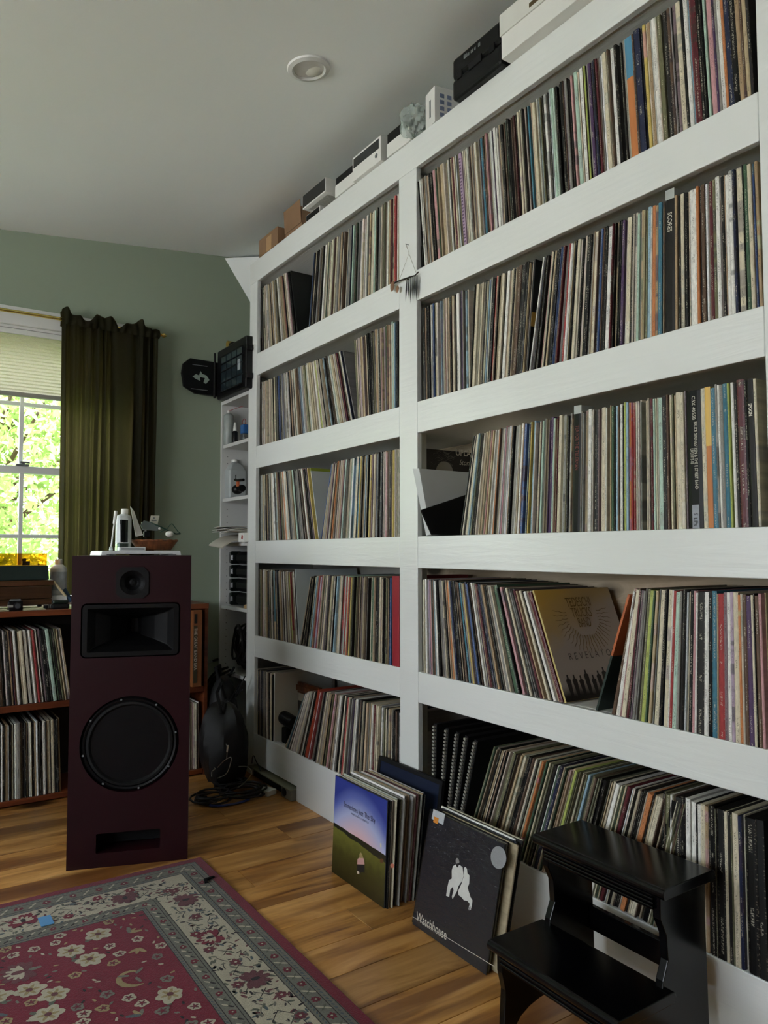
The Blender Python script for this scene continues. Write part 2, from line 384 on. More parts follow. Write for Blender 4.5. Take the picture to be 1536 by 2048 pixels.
def plank(x0, x1, y0, y1):
    L = round(x1-x0, 3)
    if L not in plank_meshes:
        b = bmesh.new()
        bmesh.ops.create_cube(b, size=1.0); bmesh.ops.scale(b, vec=(L-0.0016, PW-0.0016, 0.02), verts=b.verts)
        bmesh.ops.bevel(b, geom=[e for e in b.edges if all(v.co.z > 0 for v in e.verts)], offset=0.0009, segments=1, affect='EDGES')
        me = bpy.data.meshes.new('plank'); b.to_mesh(me); b.free(); me.materials.append(M_PINE); plank_meshes[L] = me
    o = bpy.data.objects.new('plank', plank_meshes[L]); o.location = ((x0+x1)/2, (y0+y1)/2, -0.01); put(o, floor)
y = 2.683+8*PW-0.001
cuts = [[-1.1, 0.75], [-0.4, 1.3], [0.3], [-1.5, 1.02], [-0.7, 0.86], [0.1], [-1.2, 1.18]]
while y > YN-PW:
    y0 = y-PW; xs = [XL]+cuts[k % 7]+[XW]
    for a, b in zip(xs, xs[1:]):
        if y0 < YB: plank(a, b, y0, y)
    y = y0; k += 1
# walls
ZT = 2.75
def wall(name, boxes, mat=M_WALL):
    g = G()
    for a, b in boxes: g.box(a, b)
    return struct(g.build(name, mat))
WX0, WX1, WZ0, WZ1 = 0.14, 0.95, 0.80, 2.115
W2X0, W2X1 = -0.84, -0.02
wall('wall_window_side', [((XL-0.2, YB, -0.1), (XW+0.2, YB+0.16, WZ0)), ((XL-0.2, YB, WZ1), (XW+0.2, YB+0.16, ZT)), ((WX1, YB, WZ0), (XW+0.2, YB+0.16, WZ1)),
     ((W2X1, YB, WZ0), (WX0, YB+0.16, WZ1)), ((XL-0.2, YB, WZ0), (W2X0, YB+0.16, WZ1))])
wall('wall_shelf_side', [((XW, YN, -0.1), (XW+0.15, YB, ZT))])
wall('wall_near_side', [((XL-0.2, YN-0.15, -0.1), (XW+0.2, YN, ZT))], pm('bounce_damping_dark', '4c4238', 0.7))  # unseen wall given an invented dark tone to cut bounce light
LY0, LY1, LZ0, LZ1 = -0.4, 3.0, 0.8, 2.14
wall('wall_garden_side', [((XL-0.15, YN, -0.1), (XL, YB, LZ0)), ((XL-0.15, YN, LZ1), (XL, YB, ZT)), ((XL-0.15, YN, LZ0), (XL, LY0, LZ1)), ((XL-0.15, LY1, LZ0), (XL, YB, LZ1))])
g = G(); g.box((XL, YB-0.018, 0), (XW, YB, 0.11)); struct(g.build('baseboard_window_side', M_TRIM, bevel=0.003))
def sash_window(name, x0, x1, z0, z1, wide_case=0.085):
    w = S(name)
    g = G(); c = wide_case
    for a, b in (((x0-c, YB-0.02, z1), (x1+c, YB+0.0, z1+c)), ((x0-c, YB-0.02, z0), (x0, YB, z1)), ((x1, YB-0.02, z0), (x1+c, YB, z1)), ((x0-c, YB-0.02, z0-c), (x1+c, YB, z0-0.02))): g.box(a, b)
    g.build('window_casing', M_TRIM, w, bevel=0.004)
    G().box((x0-c-0.02, YB-0.06, z0-0.02), (x1+c+0.02, YB+0.10, z0)).build('window_sill', M_TRIM, w, bevel=0.004)
    g = G()
    for a, b in (((x0, YB, z0), (x0+0.012, YB+0.16, z1)), ((x1-0.012, YB, z0), (x1, YB+0.16, z1)), ((x0, YB, z1-0.012), (x1, YB+0.16, z1))): g.box(a, b)
    g.build('window_jamb', M_TRIM, w)
    zm = 1.449
    for zz0, zz1, yy in ((z0+0.004, zm+0.016, YB+0.055), (zm-0.016, z1-0.012, YB+0.095)):
        g = G(); a0, a1 = x0+0.012, x1-0.012; t = 0.034; d = 0.03
        g.box((a0, yy, zz0), (a0+t, yy+d, zz1)); g.box((a1-t, yy, zz0), (a1, yy+d, zz1)); g.box((a0+t, yy, zz1-t), (a1-t, yy+d, zz1)); g.box((a0+t, yy, zz0), (a1-t, yy+d, zz0+t+0.012*(zz0 < 1)))
        sash = g.build('sash', M_TRIM, w, bevel=0.002)
        G().box((a0+t, yy+0.013, zz0+t), (a1-t, yy+0.016, zz1-t)).build('pane', M_PANE, sash)
        zc = (zz0+zz1)/2; xc = (x0+x1)/2
        G().box((xc-0.009, yy+0.004, zz0+t), (xc+0.009, yy+0.026, zz1-t)).build('muntin', M_TRIM, sash, bevel=0.002)
        G().box((a0+t, yy+0.005, zc-0.009), (a1-t, yy+0.025, zc+0.009)).build('muntin', M_TRIM, sash, bevel=0.002)
    g = G(); xc = (x0+x1)/2
    g.box((xc-0.028, YB+0.035, zm+0.016), (xc+0.028, YB+0.06, zm+0.024)); g.cyl((xc, YB+0.048, zm+0.02), (xc, YB+0.048, zm+0.036), 0.012); g.box((xc-0.012, YB+0.03, zm+0.028), (xc+0.03, YB+0.042, zm+0.036))
    g.build('sash_lock', M_GREY, w, bevel=0.001)
    return w
sash_window('window_1', WX0, WX1, WZ0, WZ1); sash_window('added_light_window', W2X0, W2X1, WZ0, WZ1)  # the second window is out of view, added to let in more light
w3 = S('window_3'); g = G()
for a in (LY0, LY0+0.85, LY0+1.7, LY0+2.55, LY1-0.04): g.box((XL-0.12, a, LZ0), (XL-0.05, a+0.04, LZ1))
for z in (LZ0, LZ1-0.04): g.box((XL-0.12, LY0, z), (XL-0.05, LY1, z+0.04))
g.build('window_frame', M_TRIM, w3, bevel=0.003)
G().box((XL-0.09, LY0+0.01, LZ0+0.01), (XL-0.085, LY1-0.01, LZ1-0.01)).build('pane', M_PANE, w3)
# sloping drywall gusset where the ceiling meets the shelf corner
A = Vector((1.517, 3.808, 2.66)); B = atP(520, 513, A, Vector((0.105, -0.02, -1)).normalized()); C = atY(497, 598, 3.808)
B2 = A+(B-A)*3.0; C2 = A+(C-A)*2.4
g = G(); nn = (B-A).cross(C-A).normalized()*0.012
g.add([A, B2, C2, A+nn, B2+nn, C2+nn], [(0, 1, 2), (5, 4, 3), (0, 3, 4, 1), (1, 4, 5, 2), (2, 5, 3, 0)])
struct(g.build('trim_1', M_CEIL))

# ================================================================== LIGHT IN CEILING
t = T('recessed_light', 'round white recessed eyeball light set in the ceiling above the speaker', 'ceiling light', (lx, ly, lz))
tilt = Matrix.Rotation(-math.atan(0.105), 4, 'Y')
g = G(); g.lathe([(0.0505, 0.004), (0.0500, -0.004), (0.056, -0.009), (0.070, -0.005), (0.073, 0.0005), (0.054, 0.001)], (lx, ly, lz), 44, tilt); g.build('trim_ring', M_TRIM, t, smooth=True, fixn=False)
g = G(); g.lathe([(0.0500, -0.003), (0.0495, 0.05), (0.044, 0.085), (0.0001, 0.095)], (lx, ly, lz), 44, tilt); g.build('housing', pm('lamp_housing', 'd0d0cc', 0.3), t, smooth=True, fixn=False)
tl2 = Matrix.Rotation(radians(30), 4, 'Y') @ Matrix.Rotation(radians(-8), 4, 'X')
g = G(); g.lathe([(0.0001, -0.012), (0.015, -0.011), (0.034, -0.006), (0.045, 0.003), (0.044, 0.014), (0.02, 0.04), (0.0001, 0.05)], (lx-0.006, ly, lz+0.014), 36, tl2); g.build('bulb', pm('frosted_bulb', 'd4d4c8', 0.35), t, smooth=True)

# ================================================================== SHELVING
ZR = [(2.3880, 2.4960), (1.9200, 2.0265), (1.4640, 1.5705), (1.0065, 1.1130), (0.5595, 0.6615)]   # rails: bottom, top
Z5 = 0.1995
YF0, YF1 = 3.340, 3.426      # outer post
YP0, YP1 = 2.0265, 2.1315    # centre post
YE0, YE1 = 0.720, 0.8235     # near post
XS = 1.50; TH = 0.02
unit = T('record_bookcase', 'tall white built-in bookcase of two bays filled with records', 'bookcase', (1.69, 2.07, 0))
def bpart(name, a, b, mat=MW, bev=0.0022): return G().box(a, b).build(name, mat, unit, bevel=bev)
bpart('post', (XS, YF0, 0), (XS+TH, YF1, ZR[0][0]))
bpart('post', (XS, YP0, 0), (XS+TH, YP1, ZR[0][0]))
bpart('post', (XS, YE0, 0), (XS+TH, YE1, ZR[0][0]))
bpart('rail', (XS, YE0, ZR[0][0]+0.0005), (XS+TH, YF1, ZR[0][1]))
for (a, b) in ZR[1:]:
    bpart('rail', (XS+0.0006, YE1+0.0005, a), (XS+TH, YP0-0.0005, b)); bpart('rail', (XS+0.0006, YP1+0.0005, a), (XS+TH, YF0-0.0005, b))
bpart('plinth_board', (XS+0.0006, YE1+0.0005, 0), (XS+TH, YP0-0.0005, Z5)); 
g = G(); g.prism([(YP1+0.0005, 0), (2.90, 0), (2.90, 0.062), (YF0-0.0005, 0.062), (YF0-0.0005, Z5), (YP1+0.0005, Z5)], XS+0.0006, XS+TH, 'X'); g.build('plinth_board', MW, unit, bevel=0.002)
D0, D1 = XS+TH+0.0005, 1.862
for y0, y1, dd in ((YF1-0.022, YF1-0.002, D1), (2.0560, 2.1020, 1.563), (YE0+0.02, YE0+0.066, D1)): bpart('side_panel', (D0, y0, 0), (dd, y1, ZR[0][0]-0.001))
for (a, b) in ZR[1:]+[(Z5-0.03, Z5)]:
    for y0, y1 in ((YE0+0.0665, 2.0785), (2.0790, YF1-0.0225)): bpart('shelf', (D0, y0, a+0.006 if a > 0.3 else a), (D1-0.012, y1, b))
bpart('top_board', (D0, YE0, ZR[0][0]+0.004), (D1, YF1, ZR[0][1]-0.002))
bpart('back_panel', (D1-0.0115, YE0+0.067, 0.01), (D1-0.001, 2.45, ZR[0][0]-0.002), M_KNOT, 0)
bpart('back_panel', (D1-0.0115, 2.4505, 0.01), (D1-0.001, YF1-0.0225, ZR[0][0]-0.002), pm('back_board_paint', 'bdbdb6', 0.6), 0)
G().box((D1-0.034, YE1, 1.385), (D1-0.012, 2.44, 1.4635)).build('cleat', M_KNOT, unit, bevel=0.003)
# peg holes bored in the inner faces of the posts
g = G()
for (yy, sg) in ((2.0560, -1),):
    for z in (2.30, 1.86, 1.41, 1.39, 0.985, 0.52, 0.50): g.cyl((XS+0.035, yy-0.0012, z), (XS+0.035, yy+0.001, z), 0.003, n=8)
g.build('peg_hole', M_BLK2, unit)['kind'] = 'stuff'

# ================================================================== RECORDS
PAL = dict(cream='cfc4a6', white='dedcd4', tan='a88c66', brown='5e4634', black='0a0a0a', charcoal='211f1d', grey='8b8880', olive='6b6a48',
           red='a02b2c', maroon='5a1722', orange='c47636', yellow='c9b04e', green='3f5e44', mint='a9c7b4', teal='2f7288', blue='37578f', navy='1e2744',
           lilac='a893a8', purple='4d335c', pink='c68f92', buff='b9a47c', skyblue='8fb2c4', lime='a8b44c', mauve='7e6a70')
BASE = ['cream']*20+['white']*8+['black']*17+['charcoal']*9+['tan']*9+['buff']*8+['grey']*10+['brown']*6+['olive']*4+['mauve']*2+['maroon', 'red', 'blue', 'green', 'pink', 'skyblue', 'navy', 'purple', 'teal', 'mint']
DARK = ['black']*8+['charcoal']*5+['brown']*4+['olive']*3+['cream']*6+['tan']*4+['grey']*3+['green', 'navy']
PALE = ['cream']*10+['white']*7+['buff']*4+['grey']*3+['black']*2+['tan']*2+['pink']
OLIV = ['olive']*5+['buff']*4+['cream']*5+['black']*6+['green']*2+['brown']*3+['tan']*2+['white']*2+['charcoal']*3
HH = 0.313
def rec_section(t): return [(0.0014, -t/2), (0, -t*0.24), (0, t*0.24), (0.0014, t/2), (0.311, t/2), (0.311, -t/2)]
POOL = []    # dict(M, t, h, col, shelf, ord)
def add_rec(M, t, h, col, shelf): POOL.append(dict(M=M, t=t, h=h, col=col, shelf=shelf))
def mute(c, k=0.74):
    m = 0.3*c[0]+0.55*c[1]+0.15*c[2]; return tuple(m+(v-m)*k for v in c[:3])+(1,)
def jit(name, R):
    c = mute(lin(PAL[name]) if name in PAL else lin(name))
    k = R.uniform(0.72, 1.15); return (min(1, c[0]*k*R.uniform(0.92, 1.08)), min(1, c[1]*k), min(1, c[2]*k*R.uniform(0.9, 1.1)), 1)
SPECIAL = {}
def real_lean(a, x, y, z):
    """a lean measured in the picture (degrees) as the true lean of a spine in the shelf's plane (radians)"""
    p0, p1, p2 = px((x, y, z)), px((x, y+0.01, z)), px((x, y, z+0.01))
    kY = abs(p1[0]-p0[0]); kZ = abs(p2[1]-p0[1]); return math.atan(math.tan(radians(a))*kZ/kY)
def fill(shelf, z, segs, seed, x0=XS):
    """records standing side by side; each run goes from its far end towards the near end. px values are where spines meet the shelf."""
    R = random.Random(seed)
    for sg in segs:
        a, b, l0, l1 = sg[:4]; pal = sg[4] if len(sg) > 4 else BASE; notes = list(sg[5]) if len(sg) > 5 else []
        hk = sg[6] if len(sg) > 6 else 1.0; pw = sg[7] if len(sg) > 7 else 1.0
        ypx = lambda p: atP(p, 1000, (x0, 0, 0), Vector((1, 0, 0))).y
        def yat(p):
            # the pixel column meets the shelf edge line (x0, y, z): solve along y
            lo, hi = 0.5, 4.2
            for _ in range(40):
                m = (lo+hi)/2
                if px((x0, m, z))[0] > p: lo = m
                else: hi = m
            return (lo+hi)/2
        ya, yb = yat(a), yat(b); nts = sorted([(yat(n[0]),)+tuple(n[1:]) for n in notes], key=lambda q: -q[0]); y = ya; last = None
        while y > yb+0.002:
            f = (ya-y)/max(1e-6, ya-yb); ang = real_lean(ease(l0, l1, f**pw), x0, y, z+0.15)
            t = R.choice([0.0026, 0.0030, 0.0034, 0.0038, 0.0044, 0.0050, 0.0058]); h = HH*R.uniform(0.985, 1.008)*hk
            c = R.choice(pal)
            if R.random() < 0.18 and last: c = last
            last = c; cc = jit(c, R); dx = R.choice([0.002, 0.004, 0.006, 0.008, 0.012, 0.018]); sp = None
            while len(nts) > 1 and y < nts[0][0]-0.006 and len(nts[0]) < 4: nts.pop(0)
            if nts and y <= nts[0][0]+t:
                q = nts.pop(0); c = q[1]; t = q[2]*(1.0 if len(q) > 3 else 0.82 if y > q[0] else 0.7); cc = mute(lin(PAL.get(c, c)), 0.85); sp = q[3] if len(q) > 3 else None
                dx = 0.003
            w_ = t/cos(ang)
            if y-w_ < yb-0.001: break
            yc = y-w_/2
            M = Matrix.Translation((x0+dx, yc-abs(sin(ang))*0 + 0, z+abs(sin(ang))*t/2+0.0004)) @ Matrix.Rotation(-ang, 4, 'X')
            if sp: SPECIAL[sp] = (M, t, h, cc)
            else: add_rec(M, t, h, cc, shelf); POOL[-1]['cname'] = c if c in PAL else 'dark'
            y -= w_+0.0003
k1 = lambda c: 820+c/2.145
kA = lambda c: 480+c/4.042
kB = lambda c: 500+c/4.267
fill('L1', ZR[1][1], [(523, 589, 2, 6, BASE, [(kA(225), 'white', .008), (kA(290), 'buff', .008), (kA(330), 'white', .007)]),
    (614, 797.5, -4, -0.3, BASE, [(641, 'white', .011), (660, 'purple', .006), (700, 'mint', .008), (720, 'cream', .010), (735, 'buff', .009), (745, 'mint', .010), (770, 'grey', .010), (777, 'tan', .008), (786, 'red', .012), (793, 'white', .008)])], 11)
fill('L2', ZR[2][1], [(521, 709, 0.5, 10, PALE+BASE, [(kA(430), 'black', .010), (kA(500), 'navy', .007), (kA(640), 'white', .007), (kA(660), 'lime', .008), (kA(700), 'grey', .008), (kA(800), 'cream', .009), (kA(860), 'maroon', .008)], 0.97, 1.3),
    (711, 797.5, 3, -0.3, BASE+DARK, [(714, 'olive', .014), (722, 'lilac', .006), (728, 'buff', .010), (738, 'black', .009), (745, 'charcoal', .009), (752, 'tan', .009), (758, 'black', .013), (768, 'mauve', .011), (783, 'mint', .008), (786, 'skyblue', .009), (790, 'navy', .006)])], 12)
fill('L3', ZR[3][1], [(520, 631, 0.5, 7, PALE+BASE, [(kB(300), 'orange', .011), (kB(340), 'black', .013), (kB(380), 'tan', .008), (kB(400), 'mint', .010), (kB(440), 'navy', .008), (kB(490), 'white', .007), (kB(550), 'yellow', .006)]),
    (640, 797.5, -8, 0, PALE+BASE+BASE, [(kB(600), 'blue', .005), (kB(625), 'grey', .010), (kB(685), 'orange', .007), (kB(840), 'white', .009), (kB(875), 'cream', .018), (kB(900), 'teal', .007), (kB(915), 'yellow', .007), (kB(1005), 'yellow', .010), (kB(1035), 'cream', .010), (kB(1060), 'navy', .007), (kB(1080), 'black', .008), (kB(1100), 'black', .009), (kB(1150), 'pink', .008), (kB(1160), 'brown', .008), (kB(1180), 'charcoal', .012), (kB(1210), 'yellow', .006)], 0.99, 0.5)], 13)
fill('L4', ZR[4][1], [(514, 594, 0.3, 3.5, BASE, [(kB(80), 'olive', .007), (kB(150), 'black', .009), (kB(205), 'teal', .013, 'band_l4'), (kB(235), 'navy', .008), (kB(260), 'tan', .014), (kB(300), 'white', .010), (kB(340), 'white', .008), (kB(355), 'lime', .006), (kB(395), 'white', .008)]),
    (597, 780, -10, -0.5, BASE, [(kB(430), 'black', .008), (kB(500), 'skyblue', .009), (kB(540), 'lilac', .014), (kB(600), 'cream', .010), (kB(630), 'black', .012), (kB(700), 'skyblue', .008), (kB(770), 'red', .011), (kB(785), 'red', .009), (kB(810), 'orange', .005), (kB(830), 'yellow', .006), (kB(850), 'black', .007), (kB(1020), 'green', .014), (kB(1060), 'black', .020), (kB(1095), 'cream', .007), (kB(1120), 'charcoal', .007), (kB(1150), 'olive', .009), (kB(1185), 'blue', .008)], 0.975, 0.4),
    (782, 799, 0, 0, BASE, [(783, 'red', .047, 'red_box')], 1.0)], 14)
fill('L5', Z5, [(511.5, 537, 0.3, 0.3, DARK, [(514, 'charcoal', .012), (518, 'tan', .009), (523, 'navy', .012), (530, 'brown', .012)], 0.97), (537, 544, 0, 0, ['white', 'cream'], [(538, 'cream', .011), (542, 'black', .005)], 0.97),
    (566, 797.5, -20, -0.3, DARK+BASE, [(570, 'grey', .010), (580, 'white', .009), (590, 'cream', .009), (kB(460), 'red', .022, 'red_set'), (kB(560), 'cream', .008), (kB(600), 'tan', .010), (kB(640), 'pink', .010), (kB(700), 'white', .010), (kB(740), 'cream', .010), (kB(770), 'red', .012), (kB(860), 'white', .008), (kB(1005), 'white', .010), (kB(1030), 'maroon', .012), (kB(1060), 'cream', .010), (kB(1100), 'white', .008), (kB(1150), 'black', .011), (kB(1165), 'buff', .009), (kB(1200), 'charcoal', .010), (kB(1230), 'brown', .009), (kB(1250), 'black', .012)], 0.985, 0.45)], 15)
fill('R1', ZR[1][1], [(843, 1512, 3.5, 2.2, BASE, [(k1(60), 'white', .009), (k1(75), 'black', .008), (k1(84), 'grey', .009), (k1(98), 'charcoal', .009), (k1(118), 'pink', .014), (k1(150), 'buff', .013), (k1(180), 'white', .007), (k1(200), 'maroon', .009), (k1(205), 'cream', .007), (k1(228), 'lilac', .014, 'spiral'), (k1(325), 'teal', .010), (k1(345), 'pink', .006), (k1(378), 'white', .012), (k1(405), 'charcoal', .013), (k1(480), 'cream', .009), (k1(530), 'teal', .007), (k1(548), 'cream', .013), (k1(600), 'white', .010), (k1(625), 'mint', .009), (k1(650), 'black', .009), (k1(668), 'black', .008), (k1(690), 'grey', .009), (k1(728), 'mint', .013), (k1(752), 'white', .013), (k1(770), 'lime', .006), (k1(790), 'purple', .011), (k1(806), 'navy', .008), (k1(820), 'maroon', .008), (k1(856), 'cream', .014), (k1(872), 'brown', .007), (k1(890), 'white', .011), (k1(905), 'black', .011), (k1(925), 'charcoal', .007), (k1(952), 'orange', .020, 'two_tone'), (k1(990), 'navy', .020), (k1(1028), 'yellow', .010), (k1(1045), 'tan', .010), (k1(1068), 'white', .013), (k1(1095), 'olive', .013), (k1(1118), 'charcoal', .013), (k1(1135), 'brown', .009), (k1(1155), 'mauve', .009), (k1(1168), 'cream', .014), (k1(1190), 'black', .009), (k1(1208), 'white', .012), (k1(1230), 'maroon', .016), (k1(1255), 'black', .011), (k1(1282), 'mint', .007), (k1(1298), 'pink', .013), (k1(1312), 'purple', .008), (k1(1328), 'grey', .007), (k1(1338), 'white', .012), (k1(1350), 'orange', .009), (k1(1368), 'navy', .014), (k1(1392), 'black', .016), (k1(1415), 'tan', .011), (k1(1430), 'brown', .008), (k1(1445), 'buff', .010), (k1(1460), 'charcoal', .008), (k1(1475), 'brown', .011)], 1.0, 0.8)], 21)
fill('R2', ZR[2][1], [(844, 937, 0.6, 0.3, BASE, [(k1(58), 'black', .013), (k1(78), 'black', .009), (k1(110), 'cream', .007), (k1(150), 'maroon', .006), (k1(185), 'cream', .008), (k1(200), 'white', .013, 'national'), (k1(240), 'skyblue', .007)]),
    (938, 1049, -3, -4.5, BASE, [(k1(265), 'cream', .013), (k1(285), 'cream', .009), (k1(300), 'charcoal', .008), (k1(330), 'black', .012), (k1(350), 'brown', .008), (k1(370), 'cream', .012), (k1(390), 'white', .013), (k1(415), 'black', .008), (k1(435), 'brown', .014), (k1(455), 'charcoal', .012), (k1(468), 'black', .013)]),
    (1056, 1526, -8, 0.8, BASE, [(k1(508), 'white', .006), (k1(535), 'charcoal', .009), (k1(560), 'cream', .008), (k1(585), 'black', .013), (k1(625), 'maroon', .005), (k1(645), 'red', .007), (k1(655), 'white', .009), (k1(690), 'cream', .010), (k1(735), 'black', .016), (k1(770), 'cream', .012), (k1(795), 'blue', .007), (k1(835), 'white', .013), (k1(850), 'maroon', .006), (k1(900), 'purple', .010), (k1(920), 'cream', .013), (k1(965), 'mint', .008), (k1(1015), 'skyblue', .010), (k1(1035), 'orange', .010), (k1(1052), 'tan', .009), (k1(1066), 'teal', .012), (k1(1092), 'charcoal', .026, 'scores'), (k1(1125), 'tan', .009), (k1(1150), 'black', .008), (k1(1165), 'cream', .010), (k1(1180), 'black', .008), (k1(1210), 'white', .018), (k1(1235), 'orange', .008), (k1(1255), 'brown', .010), (k1(1290), 'maroon', .010), (k1(1305), 'olive', .009), (k1(1325), 'white', .011), (k1(1345), 'charcoal', .009), (k1(1365), 'white', .009), (k1(1378), 'white', .010), (k1(1390), 'navy', .009), (k1(1420), 'cream', .015), (k1(1450), 'green', .010), (k1(1470), 'cream', .010), (k1(1500), 'tan', .008)], 1.0, 0.6)], 22)
fill('R3', ZR[3][1], [(914, 1528, -10.5, 0.8, PALE+BASE, [(k1(210), 'black', .007), (k1(235), 'cream', .008), (k1(245), 'skyblue', .005), (k1(350), 'orange', .006), (k1(390), 'grey', .012), (k1(412), 'black', .007), (k1(430), 'grey', .015), (k1(455), 'white', .009), (k1(470), 'blue', .010), (k1(490), 'navy', .007), (k1(500), 'yellow', .005), (k1(515), 'skyblue', .007), (k1(550), 'mint', .008), (k1(590), 'purple', .011), (k1(605), 'mint', .007), (k1(625), 'cream', .012), (k1(650), 'grey', .010), (k1(690), 'black', .027, 'tillerman'), (k1(760), 'white', .012), (k1(785), 'black', .012), (k1(820), 'cream', .013), (k1(860), 'green', .008), (k1(880), 'skyblue', .008), (k1(900), 'white', .009), (k1(915), 'lime', .008), (k1(925), 'skyblue', .008), (k1(938), 'orange', .007), (k1(950), 'red', .006), (k1(1035), 'maroon', .007), (k1(1070), 'mint', .012), (k1(1085), 'charcoal', .012), (k1(1150), 'cream', .013), (k1(1165), 'cream', .010), (k1(1195), 'black', .036, 'live_box'), (k1(1222), 'charcoal', .012), (k1(1235), 'navy', .008), (k1(1262), 'cream', .012), (k1(1282), 'orange', .013, 'yellow_orange'), (k1(1300), 'teal', .013), (k1(1315), 'grey', .008), (k1(1335), 'white', .006), (k1(1345), 'grey', .009), (k1(1362), 'teal', .012), (k1(1375), 'lime', .006), (k1(1392), 'white', .008), (k1(1405), 'charcoal', .009), (k1(1425), 'maroon', .019), (k1(1446), 'black', .009), (k1(1462), 'charcoal', .014, 'spoon'), (k1(1480), 'cream', .009), (k1(1495), 'white', .016), (k1(1515), 'navy', .013)], 0.995, 0.35)], 23)
fill('R4', ZR[4][1], [(846, 1125.5, 0.3, 17, PALE+BASE+BASE, [(k1(66), 'white', .010), (k1(80), 'lilac', .008), (k1(90), 'pink', .007), (k1(115), 'white', .013), (k1(185), 'orange', .007), (k1(200), 'navy', .006), (k1(215), 'black', .013), (k1(235), 'brown', .010), (k1(250), 'teal', .013), (k1(270), 'yellow', .006), (k1(290), 'blue', .009), (k1(315), 'white', .010), (k1(345), 'maroon', .009), (k1(360), 'navy', .008), (k1(375), 'tan', .009), (k1(415), 'grey', .014), (k1(450), 'green', .018), (k1(480), 'pink', .010), (k1(510), 'cream', .010), (k1(560), 'maroon', .008), (k1(590), 'cream', .009), (k1(615), 'white', .010), (k1(638), 'maroon', .014)], 0.985, 1.15),
    (1221, 1534, -11, 0.6, BASE, [(k1(865), 'brown', .010), (k1(885), 'white', .012), (k1(905), 'cream', .014), (k1(925), 'maroon', .008), (k1(950), 'grey', .008), (k1(975), 'olive', .010), (k1(990), 'lime', .012), (k1(1005), 'green', .006), (k1(1020), 'buff', .008), (k1(1045), 'cream', .013), (k1(1060), 'black', .008), (k1(1085), 'cream', .012), (k1(1092), 'white', .006), (k1(1098), 'red', .010), (k1(1115), 'mint', .014), (k1(1130), 'grey', .009), (k1(1155), 'charcoal', .008), (k1(1190), 'black', .012), (k1(1202), 'pink', .008), (k1(1212), 'white', .007), (k1(1225), 'charcoal', .022), (k1(1255), 'white', .014), (k1(1275), 'black', .014), (k1(1295), 'teal', .013), (k1(1312), 'tan', .006), (k1(1325), 'red', .016), (k1(1342), 'mauve', .011), (k1(1360), 'white', .011), (k1(1385), 'lilac', .009), (k1(1400), 'cream', .013), (k1(1415), 'orange', .008), (k1(1440), 'brown', .009), (k1(1458), 'purple', .013), (k1(1475), 'cream', .008), (k1(1500), 'brown', .010), (k1(1520), 'pink', .007)], 1.0, 0.45)], 24)
kD = lambda c: 840+c/2.207
fill('R5', Z5, [(kD(205), kD(1045), -14.5, -13, OLIV, [(kD(300), 'olive', .011), (kD(345), 'cream', .009), (kD(420), 'orange', .008), (kD(500), 'navy', .012), (kD(560), 'lime', .009), (kD(620), 'skyblue', .008), (kD(740), 'white', .012), (kD(790), 'maroon', .010), (kD(880), 'orange', .014), (kD(930), 'cream', .014), (kD(980), 'black', .018)]),
    (kD(1049), 1535, -2.4, 0.4, OLIV, [(kD(1075), 'olive', .016), (kD(1100), 'white', .006), (kD(1125), 'charcoal', .018), (kD(1155), 'black', .012), (kD(1175), 'white', .014), (kD(1200), 'white', .013), (kD(1215), 'black', .007), (kD(1232), 'white', .009), (kD(1248), 'cream', .012), (kD(1262), 'tan', .010), (kD(1285), 'black', .014), (kD(1320), 'black', .020), (kD(1345), 'cream', .010), (kD(1370), 'charcoal', .010), (kD(1392), 'cream', .015), (kD(1420), 'navy', .010), (kD(1450), 'black', .026), (kD(1495), 'black', .022), (kD(1515), 'pink', .010)], 1.0, 0.5)], 25)

# records in the low wooden rack (spines face the camera side, -Y)
def rack_fill(shelf, z, x0, x1, l0, l1, seed, notes=(), pal=BASE, yf=3.492, h=HH):
    R = random.Random(seed); x = x0; notes = sorted(notes)
    notes = list(notes)
    while x < x1-0.003:
        f = (x-x0)/(x1-x0); ang = radians(ease(l0, l1, f)); t = R.choice([0.0036, 0.0042, 0.005, 0.006, 0.0072]); c = R.choice(pal); cc = jit(c, R)
        if notes and x >= notes[0][0]: _, c, t = notes.pop(0); cc = mute(lin(PAL[c]), 0.85)
        w_ = t/cos(ang)
        if x+w_ > x1: break
        M = Matrix.Translation((x+w_/2, yf+R.uniform(0, 0.012), z+abs(sin(ang))*t/2+0.0004)) @ Matrix.Rotation(pi/2, 4, 'Z') @ Matrix.Rotation(-ang, 4, 'X')
        add_rec(M, t, h*R.uniform(0.985, 1.005), cc, shelf); POOL[-1]['cname'] = c
        x += w_+0.0003
rack_fill('K1', 0.420, 0.36, 0.71, 3, 9, 31, [(0.43, 'brown', .012), (0.46, 'charcoal', .013), (0.495, 'white', .010), (0.52, 'cream', .012), (0.54, 'white', .008), (0.562, 'white', .007), (0.578, 'red', .009), (0.60, 'mauve', .007), (0.613, 'black', .016), (0.635, 'mint', .014), (0.66, 'charcoal', .013)], BASE, h=0.312)
rack_fill('K2', 0.030, 0.36, 0.682, 1, 2.5, 32, [(0.44, 'white', .006), (0.50, 'grey', .014), (0.55, 'white', .006), (0.60, 'white', .012), (0.62, 'cream', .014), (0.64, 'cream', .012)], DARK+['white', 'cream', 'grey'], h=0.312)
rack_fill('K3', 0.030, 1.225, 1.296, 1, 1, 33, [(1.25, 'cream', .010), (1.268, 'cream', .010)], PALE)
